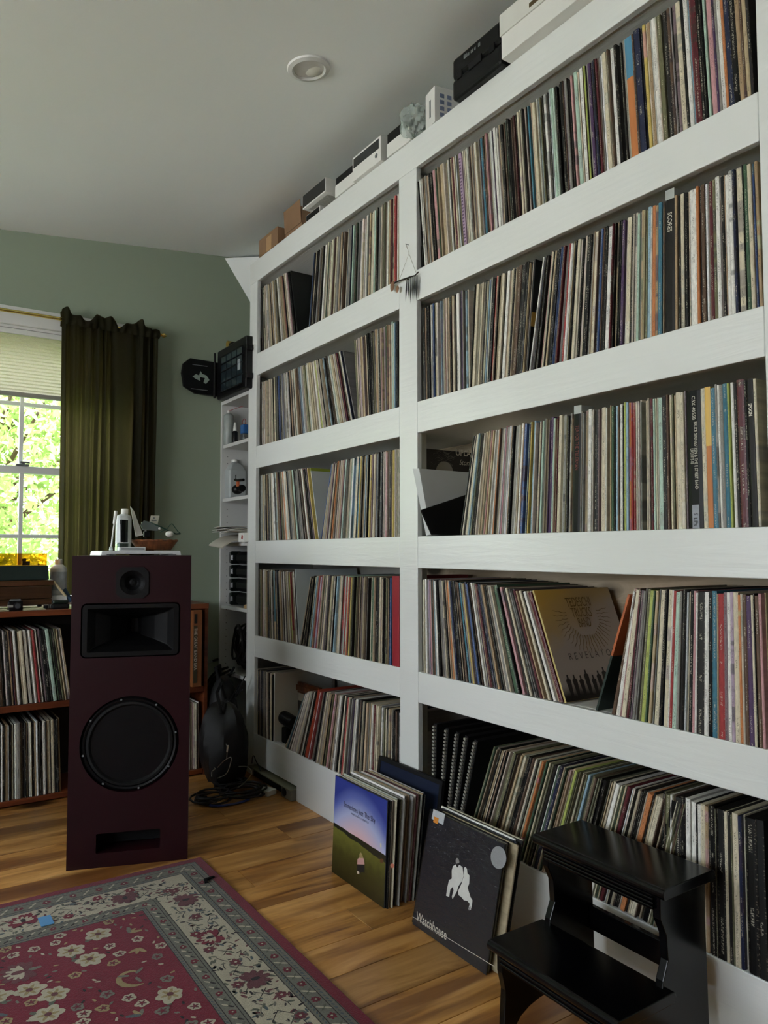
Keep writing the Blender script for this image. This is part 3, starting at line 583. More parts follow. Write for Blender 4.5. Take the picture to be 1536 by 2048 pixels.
# records standing on the floor in two leaning batches against the bookcase
def batch(shelf, x0, n, l0, l1, y0, seed, cols, tk=1.0, slip=0.014):
    R = random.Random(seed); x = x0; first = None
    for i in range(n):
        ang = radians(ease(l0, l1, i/(n-1))); t = R.choice([0.004, 0.0045, 0.0052, 0.0062])*tk
        if i == 0: t = 0.005
        c = cols[i % len(cols)]; w_ = t/cos(ang)
        M = Matrix.Translation((x+w_/2, y0+(R.uniform(-slip, slip) if i else 0), abs(sin(ang))*t/2+0.0006)) @ Matrix.Rotation(pi/2, 4, 'Z') @ Matrix.Rotation(ang, 4, 'X')
        if i == 0: first = (M, t, HH, lin(PAL[c]))
        else:
            cc = jit(c, R); add_rec(M, t, HH*R.uniform(0.985, 1.0), cc, shelf); POOL[-1]['cname'] = c; POOL[-1]['must'] = True
        x += w_+0.0004
    return first
fA = batch('F1', 1.275, 24, 2.5, 7.0, 1.896, 41, ['charcoal', 'black', 'white', 'grey', 'cream', 'brown', 'white', 'black', 'olive', 'grey', 'charcoal', 'white', 'black', 'cream', 'tan', 'grey', 'skyblue', 'white', 'maroon', 'cream', 'grey', 'buff', 'black', 'white'])
fB = batch('F2', 1.290, 12, 12.5, 13.5, 1.462, 42, ['navy', 'black', 'grey', 'charcoal', 'black', 'buff', 'black', 'navy', 'white', 'charcoal', 'cream', 'white'], 1.25, 0.022)

# --- the largest ones are objects; the rest is one joined mass
def rec_mesh_unit():
    me = bpy.data.meshes.new('vinyl_record'); P = rec_section(1.0); n = 6
    vs = [(a, b, 0) for a, b in P]+[(a, b, 1.0) for a, b in P]
    fs = [(i, (i+1) % n, n+(i+1) % n, n+i) for i in range(n)]+[tuple(range(n))[::-1], tuple(range(n, 2*n))]
    me.from_pydata(vs, [], fs); uv = me.uv_layers.new(name='UVMap')
    US = {0: (0, 0.2), 1: (0.2, 0.8), 2: (0.8, 1.0)}
    for p in me.polygons:
        for li in p.loop_indices:
            v = me.vertices[me.loops[li].vertex_index].co
            if p.index in (0, 1, 2): uv.data[li].uv = (v.y+0.5, v.z)
            else: uv.data[li].uv = (3.0, v.z)
    me.materials.append(M_SPO)
    bm = bmesh.new(); bm.from_mesh(me); bmesh.ops.recalc_face_normals(bm, faces=bm.faces); bm.to_mesh(me); bm.free()
    return me
REC = rec_mesh_unit()
def area(r):
    o = r['M'] @ Vector((0, 0, r['h']*0.5)); a = px(r['M'] @ Vector((0, -r['t']/2, r['h']*0.5))); b = px(r['M'] @ Vector((0, r['t']/2, r['h']*0.5)))
    if not (-10 < a[0] < 1546 and -150 < a[1] < 2150): return 0
    if r['shelf'] == 'R5' and 1075 < a[0] < 1400: return abs(a[0]-b[0])*0.3/a[2]
    return abs(a[0]-b[0])/a[2]*(0.6 if r['shelf'][0] == 'K' and a[0] > 150 else 1)
for r in POOL: r['a'] = area(r)+(100 if r.get('must') else 0)
POOL.sort(key=lambda r: -r['a'])
IND, REST = POOL[:300], POOL[300:]
WHERE = dict(L1='top shelf of narrow bay', L2='second shelf of narrow bay', L3='third shelf of narrow bay', L4='fourth shelf of narrow bay', L5='bottom shelf of narrow bay',
    R1='top shelf of wide bay', R2='second shelf of wide bay', R3='third shelf of wide bay', R4='fourth shelf of wide bay', R5='bottom shelf of wide bay',
    K1='upper deck of wooden rack', K2='lower deck of wooden rack', K3='lower deck of wooden rack', F1='floor row behind blue sky cover', F2='floor row behind black wrapped cover')
GRP = dict((k, 'records on the '+v) for k, v in WHERE.items())
ORD = 'first second third fourth fifth sixth seventh eighth ninth tenth eleventh twelfth thirteenth fourteenth fifteenth sixteenth seventeenth eighteenth nineteenth twentieth'.split()
TENS = ['', '', 'twenty', 'thirty', 'forty', 'fifty', 'sixty', 'seventy', 'eighty', 'ninety']
def ordw(n):
    if n >= 99: return 'hundredth-odd'
    if n < 20: return ORD[n]
    n += 1; t_, u_ = divmod(n, 10)
    if t_ > 9: return 'hundred-and-'+ordw(n-101)
    return (TENS[t_][:-1]+'ieth') if u_ == 0 else TENS[t_]+'-'+ORD[u_-1]
byk = {}
for r in POOL: byk.setdefault((r['shelf'], r['cname']), []).append(r)
NICE = dict(skyblue='pale blue', cream='cream', lime='yellow-green', charcoal='dark grey', mauve='dusty mauve', buff='straw-coloured', dark='dark')
for k, rs in byk.items():
    if k[0][0] == 'K': rs.sort(key=lambda r: r['M'].translation.x); ref = 'wall end' if False else 'open end'
    elif k[0][0] == 'F': rs.sort(key=lambda r: r['M'].translation.x)
    else: rs.sort(key=lambda r: r['M'].translation.y)
    for i, r in enumerate(rs):
        c = NICE.get(k[1], k[1]); s_ = k[0]
        thick = 'slim' if r['t'] < 0.0055 else ('thick' if r['t'] > 0.0105 else 'mid-width')
        if s_[0] == 'F': lab = '%s %s record, %s %s one from the front, %s' % (thick, c, ordw(i), c, WHERE[s_])
        elif s_[0] == 'K': lab = '%s %s record, %s %s spine counted away from window wall centre, %s' % (thick, c, ordw(i), c, WHERE[s_])
        else:
            end = 'near' if s_[0] == 'R' else 'centre'
            lab = '%s %s record, %s %s spine from %s post, %s' % (thick, c, ordw(i), c, end, WHERE[s_])
        if s_[0] == 'K': lab = '%s %s record, %s %s spine on %s, counted towards speaker' % (thick, c, ordw(i), c, WHERE[s_])
        if len(lab.split()) > 16: lab = ' '.join(lab.split()[1:])
        r['label'] = lab
for r in IND:
    o = bpy.data.objects.new('vinyl_record', REC); COL.objects.link(o)
    o.matrix_world = r['M'] @ Matrix.Diagonal((1, r['t'], r['h'], 1)); o.color = r['col']
    tag(o, r['label'], 'record', GRP[r['shelf']])
vs, fs, cols, seeds, uvs = [], [], [], [], []
R = random.Random(5)
for r in REST:
    P = rec_section(r['t']); k = len(vs); n = 6; s_ = R.random()
    vs += [tuple(r['M'] @ Vector((a, b, 0))) for a, b in P]+[tuple(r['M'] @ Vector((a, b, r['h']))) for a, b in P]
    ff = [(i, (i+1) % n, n+(i+1) % n, n+i) for i in range(n)]+[tuple(range(n))[::-1], tuple(range(n, 2*n))]
    for i, f in enumerate(ff):
        fs.append(tuple(q+k for q in f)); seeds.append(s_)
        for q in f:
            cols += list(r['col'])
            uvs += [P[q % n][1]/r['t']+0.5, q//n] if i < 3 else [3.0, q//n]
me = bpy.data.meshes.new('shelved_records'); me.from_pydata(vs, [], fs)
me.uv_layers.new(name='UVMap').data.foreach_set('uv', uvs)
me.color_attributes.new('Col', 'FLOAT_COLOR', 'CORNER').data.foreach_set('color', cols)
me.attributes.new('seed', 'FLOAT', 'FACE').data.foreach_set('value', seeds)
me.materials.append(M_SPA)
bm = bmesh.new(); bm.from_mesh(me); bmesh.ops.recalc_face_normals(bm, faces=bm.faces); bm.to_mesh(me); bm.free()
o = bpy.data.objects.new('shelved_records', me); COL.objects.link(o)
tag(o, 'mass of thin record spines packed along the shelves of both bays', 'records', None, 'stuff')

# --- special records, box sets
def special(key, name, label, cat='record', mat=None, bevel=0.0008):
    M, t, h, c = SPECIAL[key]
    o = T(name, label, cat); MAT[o.name] = Matrix()
    g = G(); P = rec_section(t)
    g.prism(P, 0, h, 'Z', M)
    g.build('sleeve', mat or pm(name+'_print', tuple(x for x in [((v*12.92) if v < 0.0031 else 1.055*v**(1/2.4)-0.055) for v in c[:3]]), 0.4, spec=0.2), o, bevel=bevel)
    def at(u, v, d=0.0006): return M @ Vector((-d, u*t, v*h))
    xd = (M.to_3x3() @ Vector((0, 0, -1))); yd = (M.to_3x3() @ Vector((0, -1, 0)))
    return o, at, xd, yd, t, h, M
M_INKW = pm('pale_ink', 'cfcabb', 0.5, var=0.05); M_INKB = pm('dark_ink', '1c1a1c', 0.5); M_INKR = pm('dull_red_ink', '7a3434', 0.5); M_INKG = pm('gold_ink', '6e5618', 0.5)
o, at, xd, yd, t, h, M = special('live_box', 'record_box_set', 'thick black boxed set with white serif capitals and grey photo foot, third shelf', 'box set')
G().prism([(-0.0003, -t*0.24), (-0.0003, t*0.24), (-0.0012, t*0.24), (-0.0012, -t*0.24)], 0, h*0.17, 'Z', M).build('photo_foot', pm('grey_blue_photo', '8f949c', 0.4, var=0.4, nscale=30), o)
text('C5X 40558', at(0, 0.96), xd, yd, 0.0115, M_INKW, o)
text('BRUCE SPRINGSTEEN & THE E STREET BAND', at(-0.10, 0.77), xd, yd, 0.0115, M_INKW, o, sx=0.66)
text('LIVE/1975-85', at(0.17, 0.58), xd, yd, 0.0105, M_INKW, o, sx=0.62)
text('5 LPs', at(0, 0.115, 0.0022), xd, yd, 0.014, M_INKB, o)
o, at, xd, yd, t, h, M = special('tillerman', 'record_box_set', 'black boxed set with dull red lettering and pale clear top, third shelf', 'box set')
text('TEA FOR THE TILLERMAN', at(0, 0.90), xd, yd, 0.0165, M_INKR, o, sx=0.62)
g = G(); g.box((0.0, -t*0.46, 0), (0.05, t*0.46, 0.022), M=M @ Matrix.Translation((-0.0008, 0, h-0.0005))); g.build('clear_cap', pm('milky_acetate', 'a9ada9', 0.2), o, bevel=0.001)
o, at, xd, yd, t, h, M = special('scores', 'record_box_set', 'thick dark grey boxed set with grey tab on top, second shelf of wide bay', 'box set')
text('SCORES', at(0, 0.90), xd, yd, 0.0165, M_INKW, o, sx=0.8)
g = G(); g.box((0.0, -t*0.46, 0), (0.05, t*0.46, 0.024), M=M @ Matrix.Translation((-0.0008, 0, h-0.0005))); g.build('grey_tab', pm('milky_acetate', 'a9ada9', 0.2), o, bevel=0.001)
o, at, xd, yd, t, h, M = special('national', 'slipcased_record', 'white record spine with small black capitals near its foot, second shelf')
text('HIGH VIOLET THE NATIONAL', at(0, 0.38), xd, yd, 0.0085, M_INKB, o, sx=0.85)
o, at, xd, yd, t, h, M = special('spoon', 'slipcased_record', 'dark grey record spine with bold white capitals near the end post, third shelf')
text('SPOON', at(0, 0.83), xd, yd, 0.0105, M_INKW, o, sx=0.75, bold=0.0003)
o, at, xd, yd, t, h, M = special('two_tone', 'slipcased_record', 'rust orange record spine with a sky blue top third, top shelf')
g = G(); g.prism([(-0.0003, -t*0.25), (-0.0003, t*0.25), (0.0011, t*0.5+0.0003), (0.08, t*0.5+0.0003), (0.08, -t*0.5-0.0003), (0.0011, -t*0.5-0.0003)], h*0.66, h+0.0003, 'Z', M); g.build('blue_band', pm('sky_blue_print', '4d86a4', 0.45), o)
o, at, xd, yd, t, h, M = special('yellow_orange', 'slipcased_record', 'orange record spine fading up into yellow beside the teal one, third shelf')
g = G(); g.prism([(-0.0003, -t*0.25), (-0.0003, t*0.25), (0.0011, t*0.5+0.0003), (0.08, t*0.5+0.0003), (0.08, -t*0.5-0.0003), (0.0011, -t*0.5-0.0003)], h*0.58, h+0.0003, 'Z', M); g.build('yellow_band', pm('yellow_print', 'd3ac54', 0.45), o)
o, at, xd, yd, t, h, M = special('band_l4', 'slipcased_record', 'blue record spine with a buff foot on the narrow bay fourth shelf')
g = G(); g.prism([(-0.0003, -t*0.25), (-0.0003, t*0.25), (0.0011, t*0.5+0.0003), (0.02, t*0.5+0.0003), (0.02, -t*0.5-0.0003), (0.0011, -t*0.5-0.0003)], 0, h*0.26, 'Z', M); g.build('buff_band', pm('buff_print', 'bba98a', 0.45), o)
o, at, xd, yd, t, h, M = special('red_box', 'slipcase_box', 'thick plain red slipcase against the centre post, fourth shelf of narrow bay', 'box set', pm('red_slipcase', '8f2630', 0.5))
g = G(); g.box((-0.0010, -t*0.5, 0.001), (0.0008, -t*0.5+0.0015, h-0.001), M=M); g.build('cover_edge', pm('dark_red_fold', '5c141c', 0.5), o)
o, at, xd, yd, t, h, M = special('red_set', 'slipcase_box', 'orange-red boxed set leaning among records, bottom shelf of narrow bay', 'box set', pm('orange_red_box', '8e3420', 0.5))
g = G(); g.tube([at(0.10*sin(i*1.7)-0.02*(i % 3), 0.72-i*0.0085, 0.0008) for i in range(20)], 0.0008, 5); g.build('script_print', M_INKW, o)
# lilac spiral-bound set
M, t, h, c = SPECIAL['spiral']; o = T('spiral_bound_album', 'lilac album with purple stripes across its wide spine, top shelf of wide bay', 'record'); MAT[o.name] = Matrix()
G().prism(rec_section(t), 0, h, 'Z', M).build('sleeve', pm('lilac_print', 'a58fa5', 0.5), o, bevel=0.0008)
g = G()
for i in range(26): z = h*(0.03+i*0.036); g.box((-0.0009, -t*0.24, z), (0.0002, t*0.24, z+0.004), M=M)
q = g.build('stripe', pm('purple_print', '5b4468', 0.5), o)

# ================================================================== ODD THINGS ON THE SHELVES
# row 1 narrow bay: black sleeve leaning in the dark gap
ya = 0
def slab(name, label, cat, M, size, mat, bevel=0.001, part='sleeve'):
    """thin box: size (depth, thickness, height) in its own frame"""
    o = T(name, label, cat); MAT[o.name] = Matrix()
    G().box((0, -size[1]/2, 0), (size[0], size[1]/2, size[2]), M=M).build(part, mat, o, bevel=bevel); return o
def shelfM(p_, z, ang, dx=0.004, x0=XS):
    lo, hi = 0.5, 4.2
    for _ in range(40):
        m = (lo+hi)/2
        if px((x0, m, z))[0] > p_: lo = m
        else: hi = m
    return Matrix.Translation((x0+dx, lo, z+0.0035)) @ Matrix.Rotation(-real_lean(ang, x0, lo, z+0.15), 4, 'X')
o = slab('dark_sleeve', 'black record sleeve with pale blue print standing in gap, top shelf of narrow bay', 'record', shelfM(590.5, ZR[1][1], 6.2, 0.01), (0.311, 0.006, 0.312), pm('black_glossy_card', '0c0c0e', 0.3))
o2 = G().box((1.64, 2.97, 2.16), (1.76, 2.985, 2.19)).build('blue_print', pm('blue_print', '2f4a78', 0.4), o)
# row 2 left: grey sleeve facing
# row 3 left: pale sleeve with a green top stripe
Mx = shelfM(634, ZR[3][1], 7, 0.008)
o = slab('pale_sleeve', 'blank pale record sleeve with a yellow-green top band, third shelf of narrow bay', 'record', Mx, (0.311, 0.004, 0.308), pm('pale_grey_card', 'b4bab8', 0.5))
G().box((0.0, -0.0026, 0.296), (0.311, 0.0026, 0.3085), M=Mx).build('green_band', pm('yellow_green_print', '8a9630', 0.5), o)
# row 4 left: big blank panel
slab('backing_board', 'large blank pale blue-grey board facing out of the gap, fourth shelf of narrow bay', 'board', shelfM(595.8, ZR[4][1], 3.6, 0.006), (0.318, 0.004, 0.322), pm('pale_blue_card', 'b8c2c6', 0.6))
# row 5 left: white slip, framed picture, camera lens
Mx = shelfM(546.5, Z5, 0, 0.003)
o = slab('white_board', 'white board standing upright beside the framed picture, bottom shelf of narrow bay', 'board', Mx, (0.30, 0.008, 0.306), M_WHITE)
fr = T('picture_frame', 'ornate brown wooden picture frame with a cream mat, bottom shelf', 'picture frame', (1.70, 2.86, Z5))
fx = 1.62; fy1 = atX(557, 1400, fx).y; fy0 = fy1-0.40; fz0, fz1 = Z5+0.002, min(atX(560, 1352, fx).z, Z5+0.30)
M_FR = wood_mat('carved_frame_wood', '6e3c1e', '55290f', '331405', 2, 0.35, 3.0, knots=False)
for a, b in (((fy0, fz1-0.05), (fy1, fz1)), ((fy0, fz0), (fy1, fz0+0.05)), ((fy0, fz0+0.05), (fy0+0.05, fz1-0.05)), ((fy1-0.05, fz0+0.05), (fy1, fz1-0.05))):
    g = G(); g.box((fx, a[0], a[1]), (fx+0.018, b[0], b[1])); q = 0.012
    g.box((fx-0.008, a[0]+q, a[1]+q), (fx, b[0]-q, b[1]-q)); g.build('frame_rail', M_FR, fr, bevel=0.003)
G().box((fx+0.004, fy0+0.05, fz0+0.05), (fx+0.008, fy1-0.05, fz1-0.05)).build('mat_board', M_OFF, fr)
G().box((fx+0.002, fy0+0.085, fz0+0.085), (fx+0.004, fy1-0.085, fz1-0.085)).build('photo', pm('dark_photo', '2a2522', 0.3, var=0.6, nscale=40), fr)
zl = Z5+0.10
ln = T('camera_lens', 'dark cylindrical lens with translucent end lying before the framed picture', 'lens', (1.60, 2.99, Z5))
a_ = atX(552, 1425, 1.545); b_ = atX(585, 1446, 1.56); b_.y -= 0.02
g = G(); g.cyl(a_, b_, 0.030, n=28); g.build('barrel', M_BLACK, ln, bevel=0.003)
g = G(); g.cyl(a_+(a_-b_)*0.12, a_, 0.033, n=28); g.build('front_ring', pm('smoked_plastic', '3a3e3c', 0.2), ln, bevel=0.003)
g = G(); g.box((1.53, b_.y+0.02, Z5+0.001), (1.575, b_.y+0.07, min(a_.z, b_.z)-0.022)); g.build('foot', M_BLK2, ln, bevel=0.004)
# row 3 wide bay: poster, pale box, black slab
ZC_ = ZR[3][1]+0.0005; d_ = 2.1065
ps = T('black_album', 'black printed record with curly white title, seen through the gap beside the pale box', 'record', (1.66, 2.11, ZC_))
G().box((1.505, d_, ZC_), (1.816, d_+0.004, ZC_+0.3135)).build('sleeve', pm('black_print', '0c0d0d', 0.35), ps)
q_ = atY(911, 905, d_-0.0008); text('UPLAND', q_, (1, 0, 0), (0, 0, 1), 0.034, M_INKW, ps, sx=0.9, bold=0.0006)
q_ = atY(918, 925, d_-0.0008); text('Stories', q_, (1, 0, 0), (0, 0, 1), 0.028, M_INKW, ps, shear=0.3, sx=0.9)
g = G(); R = random.Random(3)
for i in range(34):
    c0 = atY(861+R.random()*40, 903+R.random()*26, d_-0.0006); pts = [c0+Vector((0.008*j, 0, 0.006*sin(j*0.9+i))) for j in range(4)]
    g.tube(pts, 0.0006, 4)
g.build('curl_print', pm('grey_ink', '77756c', 0.5), ps)['kind'] = 'stuff'
g = G(); g.lathe([(0.0001, 0), (0.04, 0.0004)], (0, 0, 0), 24, Matrix.Translation(atY(889, 945, d_-0.0008)) @ Matrix.Rotation(pi/2, 4, 'X')); g.build('face_print', pm('pale_photo', 'a5a39a', 0.5), ps)
def frustum_box(name, label, cat, pts_front, thick, mat, part='shell'):
    """board lying in the plane x..: front outline (world points) pushed back along +X by its depth"""
    o = T(name, label, cat); MAT[o.name] = Matrix(); g = G(); n = len(pts_front)
    vs = list(pts_front)+[p+Vector(thick) for p in pts_front]
    g.add(vs, [tuple(range(n)), tuple(range(n, 2*n))[::-1]]+[(i, (i+1) % n, n+(i+1) % n, n+i) for i in range(n)])
    g.build(part, mat, o, bevel=0.0012); return o
Mx = Matrix.Translation((1.475, 2.008, ZR[3][1]+0.004)) @ Matrix.Rotation(radians(12), 4, 'X')
o = T('pale_box', 'pale grey flat box leaning into the third shelf beside the centre post', 'box'); MAT[o.name] = Matrix()
zb = ZR[3][1]
e0, e1 = atX(852, 1071, 1.49), atX(825, 937, 1.455); f0, f1 = atX(838, 937, 1.455), atX(862, 1069, 1.49)
g = G(); dv = Vector((0.28, 0.0, 0)); 
e0.z = max(e0.z, zb+0.001); f1.z = max(f1.z, zb+0.001)
vs = [e0, f1, f0, e1]; vs = vs+[p+dv for p in vs]
g.add(vs, [(0, 1, 2, 3), (7, 6, 5, 4), (0, 4, 5, 1), (1, 5, 6, 2), (2, 6, 7, 3), (3, 7, 4, 0)]); 
Gb = g.build('carton', pm('pale_grey_board', 'c3c6c6', 0.5), o, bevel=0.001)
o = T('black_slab_case', 'black flat case leaning against the pale grey box, third shelf', 'case'); MAT[o.name] = Matrix()
a0, a1 = atX(861, 1069, 1.470), atX(839, 1021, 1.430); a0.z = zb+0.0015
b0 = Vector((a0.x, a0.y-0.008, zb+0.0015)); b1 = a1+Vector((0, -0.008, 0.002)); dv = atY(945, 985, a1.y-0.004)-a1; dv2 = Vector((dv.x, -0.004, 0.0))
g = G(); vs = [a0, b0, b1, a1, a0+dv2, b0+dv2, b1+dv, a1+dv]
g.add(vs, [(0, 1, 2, 3), (7, 6, 5, 4), (0, 4, 5, 1), (1, 5, 6, 2), (2, 6, 7, 3), (3, 7, 4, 0)]); g.build('shell', M_BLACK, o, bevel=0.004)
# row 2 wide bay: black sleeve with amber band facing out of the gap
Mx = shelfM(1050.5, ZR[2][1], -4.8, 0.006)
o = slab('black_album', 'black record sleeve with an amber band showing in the gap, second shelf', 'record', Mx, (0.311, 0.006, 0.312), pm('black_glossy_card', '0c0c0e', 0.3))
G().box((0.0, -0.0034, 0.125), (0.311, -0.0029, 0.165), M=Mx).build('amber_band', pm('amber_print', 'a5813c', 0.4), o)
# row 4 wide bay: gold sunburst cover
def plane_art(parent, name, poly, n, mat, off):
    """flat printed shape: poly of world points already on the plane"""
    g = G(); k = len(poly); g.add([p+n*off for p in poly], [tuple(range(k))]); return g.build(name, mat, parent, fixn=False)
ang = 16.5; Mx = shelfM(1129, ZR[4][1], ang, 0.004)
rv = T('record_album', 'gold and grey sunburst record cover leaning open to view, fourth shelf', 'record'); MAT[rv.name] = Matrix()
def revel_mat():
    N = NT('gold_grey_cover_print'); co = N.n('ShaderNodeTexCoord').outputs['UV']; sp = N.n('ShaderNodeSeparateXYZ'); N.l(co, sp.inputs[0])
    f = N.math('ADD', N.math('MULTIPLY', sp.outputs[0], 0.55), N.math('MULTIPLY', N.math('SUBTRACT', 1.0, sp.outputs[1]), 1.25))
    f = N.math('ADD', f, N.math('MULTIPLY', N.math('SUBTRACT', N.noise(co, 5, 4), 0.5), 0.35))
    c = N.ramp(f, [(0.1, lin('c9a44a')), (0.5, lin('b09a6a')), (0.75, lin('a59c94'))])
    dk = N.n('ShaderNodeMapRange'); N.l(N.math('ADD', sp.outputs[1], N.math('MULTIPLY', N.noise(co, 9, 4), 0.12)), dk.inputs[0]); dk.inputs[1].default_value = 0.20; dk.inputs[2].default_value = 0.10
    N.l(N.mix(dk.outputs[0], c, lin('1c1a18')), N.b.inputs['Base Color']); N.b.inputs['Roughness'].default_value = 0.35; return N.m
G().box((0, -0.003, 0), (0.311, 0.003, 0.311), M=Mx).build('sleeve', pm('straw_card', 'b8a468', 0.5), rv, bevel=0.0008)
me = bpy.data.meshes.new('cover_print'); me.from_pydata([Mx @ Vector(p) for p in ((0.0008, -0.0032, 0.0008), (0.3102, -0.0032, 0.0008), (0.3102, -0.0032, 0.3102), (0.0008, -0.0032, 0.3102))], [], [(0, 1, 2, 3)])
me.uv_layers.new(name='UVMap').data.foreach_set('uv', [0, 0, 1, 0, 1, 1, 0, 1]); me.materials.append(revel_mat()); q = bpy.data.objects.new('cover_print', me); put(q, rv)
def cv(u, v, d=0.0036): return Mx @ Vector((u*0.311, -d, v*0.311))
R3 = Mx.to_3x3(); xu, yu = R3 @ Vector((1, 0, 0)), R3 @ Vector((0, 0, 1))
for s_, v, w_ in (('TEDESCHI', 0.865, 0.50), ('TRUCKS', 0.765, 0.48), ('BAND', 0.67, 0.42)):
    text(s_, cv(0.52, v), xu, yu, 0.040, M_INKG, rv, align='CENTER', sx=w_*1.15)
text('R E V E L A T O R', cv(0.50, 0.375), xu, yu, 0.028, M_INKB, rv, align='CENTER', sx=0.92, bold=-0.0004)
g = G()
for i in range(26):
    a = pi*1.02+i*pi*0.96/25+0.0; a = radians(170+i*200/25)
    pts = [cv(0.52+cos(a)*(0.21+0.03*j)+0.006*sin(j*2+i)*1, 0.74+sin(a)*(0.19+0.032*j)+0.006*cos(j*2.3+i)) for j in range(6)]
    g.tube(pts, lambda t: 0.0009*(1-t*0.6), 4)
g.build('sun_ray_print', M_INKG, rv)['kind'] = 'stuff'
g = G(); R = random.Random(9)
for i in range(11):
    u = 0.10+i*0.078; hh = R.uniform(0.20, 0.26); w2 = 0.026
    pl = [(u-w2*0.6, 0.03), (u-w2, 0.14), (u-w2*1.1, hh-0.045), (u-w2*0.35, hh-0.03), (u-w2*0.35, hh), (u+w2*0.35, hh), (u+w2*0.35, hh-0.03), (u+w2*1.1, hh-0.045), (u+w2, 0.14), (u+w2*0.6, 0.03)]
    g.add([cv(a, b, 0.0035+0.00004*i) for a, b in pl], [tuple(range(10))])
g.build('silhouette_print', M_INKB, rv, fixn=False)['kind'] = 'stuff'
# orange and green sleeve leaning the other way
p = shelfM(1193, ZR[4][1], -15.5, 0.0)
o = T('two_colour_album', 'orange record sleeve with a dark green lower half leaning in the gap, fourth shelf', 'record'); MAT[o.name] = Matrix()
G().box((0, -0.003, 0.15), (0.311, 0.003, 0.311), M=p).build('orange_half', pm('orange_print', 'a8582e', 0.45, var=0.3, nscale=20), o)
G().box((0, -0.003, 0), (0.311, 0.003, 0.15), M=p).build('green_half', pm('dark_green_print', '1c2c26', 0.45), o)
# row 5 wide bay: wire-bound notebooks
for i, (p_, a_) in enumerate(((866, -1), (882, -4), (898, -6), (911, -8), (925, -10))):
    Mx = shelfM(p_-4-2*i, Z5, a_, 0.006)
    o = T('wire_bound_notebook', 'black %s-bound notebook, %s from the centre post, bottom shelf of wide bay' % ('wire', ORD[i]), 'notebook', group='wire-bound notebooks on the bottom shelf'); MAT[o.name] = Matrix()
    G().box((0.006, -0.008, 0), (0.30, 0.008, 0.30), M=Mx).build('cover', M_BLK2, o, bevel=0.001)
    g = G()
    for j in range(25):
        z = 0.012+j*0.0115
        g.box((-0.002, -0.0045, z), (0.0064, 0.0045, z+0.0062), M=Mx)
    g.build('wire_binding', pm('grey_wire', '8d8b82', 0.4), o)

# ================================================================== FLOOR BATCH COVERS
def cover(first, name, label, matprint):
    M, t, h, c = first
    o = T(name, label, 'record'); MAT[o.name] = Matrix()
    G().prism(rec_section(t), 0, h, 'Z', M).build('sleeve', pm(name+'_card', '1d1f24', 0.4), o)
    me = bpy.data.meshes.new('cover_print')
    y_ = t/2+0.0003
    me.from_pydata([M @ Vector(p) for p in ((0.311, y_, 0.0006), (0.0014, y_, 0.0006), (0.0014, y_, h-0.0006), (0.311, y_, h-0.0006))], [], [(0, 1, 2, 3)])
    me.uv_layers.new(name='UVMap').data.foreach_set('uv', [0, 0, 1, 0, 1, 1, 0, 1]); me.materials.append(matprint)
    q = bpy.data.objects.new('cover_print', me); put(q, o)
    R3 = M.to_3x3(); n = (R3 @ Vector((0, 1, 0))).normalized(); xu = (R3 @ Vector((-1, 0, 0))).normalized(); yu = (R3 @ Vector((0, 0, 1))).normalized()
    def cv(u, v, d=0.0004): return M @ Vector((0.311*(1-u), y_+d, v*h))
    def pp(x_, y2, d=0.0004): return atP(x_, y2, M @ Vector((0, y_+d, 0)), n)
    return o, cv, pp, xu, yu, n
def sky_mat():
    N = NT('sky_and_field_print'); co = N.n('ShaderNodeTexCoord').outputs['UV']; sp = N.n('ShaderNodeSeparateXYZ'); N.l(co, sp.inputs[0]); u, v = sp.outputs[0], sp.outputs[1]
    du = N.math('ABSOLUTE', N.math('SUBTRACT', u, 0.5)); f = N.math('ADD', v, N.math('MULTIPLY', N.math('MULTIPLY', du, du), 0.9))
    c = N.ramp(f, [(0.44, lin('e0a9a4')), (0.56, lin('cdb4c4')), (0.72, lin('a9b0d4')), (0.88, lin('5f6cb0')), (1.0, lin('343f8c'))])
    nz = N.noise(co, 7, 5, 0.6); hz = N.math('ADD', N.math('SUBTRACT', 0.50, N.math('MULTIPLY', u, 0.02)), N.math('MULTIPLY', nz, 0.02))
    tree = N.math('LESS_THAN', v, hz); field = N.math('LESS_THAN', v, N.math('ADD', N.math('SUBTRACT', 0.45, N.math('MULTIPLY', u, 0.06)), N.math('MULTIPLY', nz, 0.05)))
    fc = N.ramp(N.math('ADD', v, N.math('MULTIPLY', N.math('SUBTRACT', N.noise(co, 14, 5), 0.5), 0.2)), [(0.0, lin('23220f')), (0.25, lin('3e3d1a')), (0.45, lin('67682e'))])
    c = N.mix(tree, c, lin('22261e')); c = N.mix(field, c, fc); N.l(c, N.b.inputs['Base Color']); N.b.inputs['Roughness'].default_value = 0.28; return N.m
oA, cv, pp, xu, yu, n = cover(fA, 'front_album', 'record with twilight sky over green field cover, heading the floor row by the plinth', sky_mat())
text('Sometimes Just The Sky', cv(0.50, 0.755), xu, yu, 0.0235, pm('slate_ink', '4a4a66', 0.5), oA, align='CENTER', sx=0.82)
text('MARY CHAPIN CARPENTER', cv(0.52, 0.70), xu, yu, 0.0085, pm('slate_ink', '4a4a66', 0.5), oA, align='CENTER')
def shp(parent, name, pts, mat, f, d): 
    g = G(); g.add([f(a, b, d) for a, b in pts], [tuple(range(len(pts)))]); return g.build(name, mat, parent, fixn=False)
cr = lambda a, b, d=0.0004: pp(640+a/3.339, 1480+b/3.339, d)
shp(oA, 'jacket_print', [(250, 795), (262, 785), (292, 790), (298, 832), (248, 830)], pm('pink_ink', 'c79a94', 0.5), cr, 0.0006)
shp(oA, 'trousers_print', [(246, 830), (296, 832), (298, 890), (280, 880), (262, 896), (248, 876)], M_INKB, cr, 0.0006)
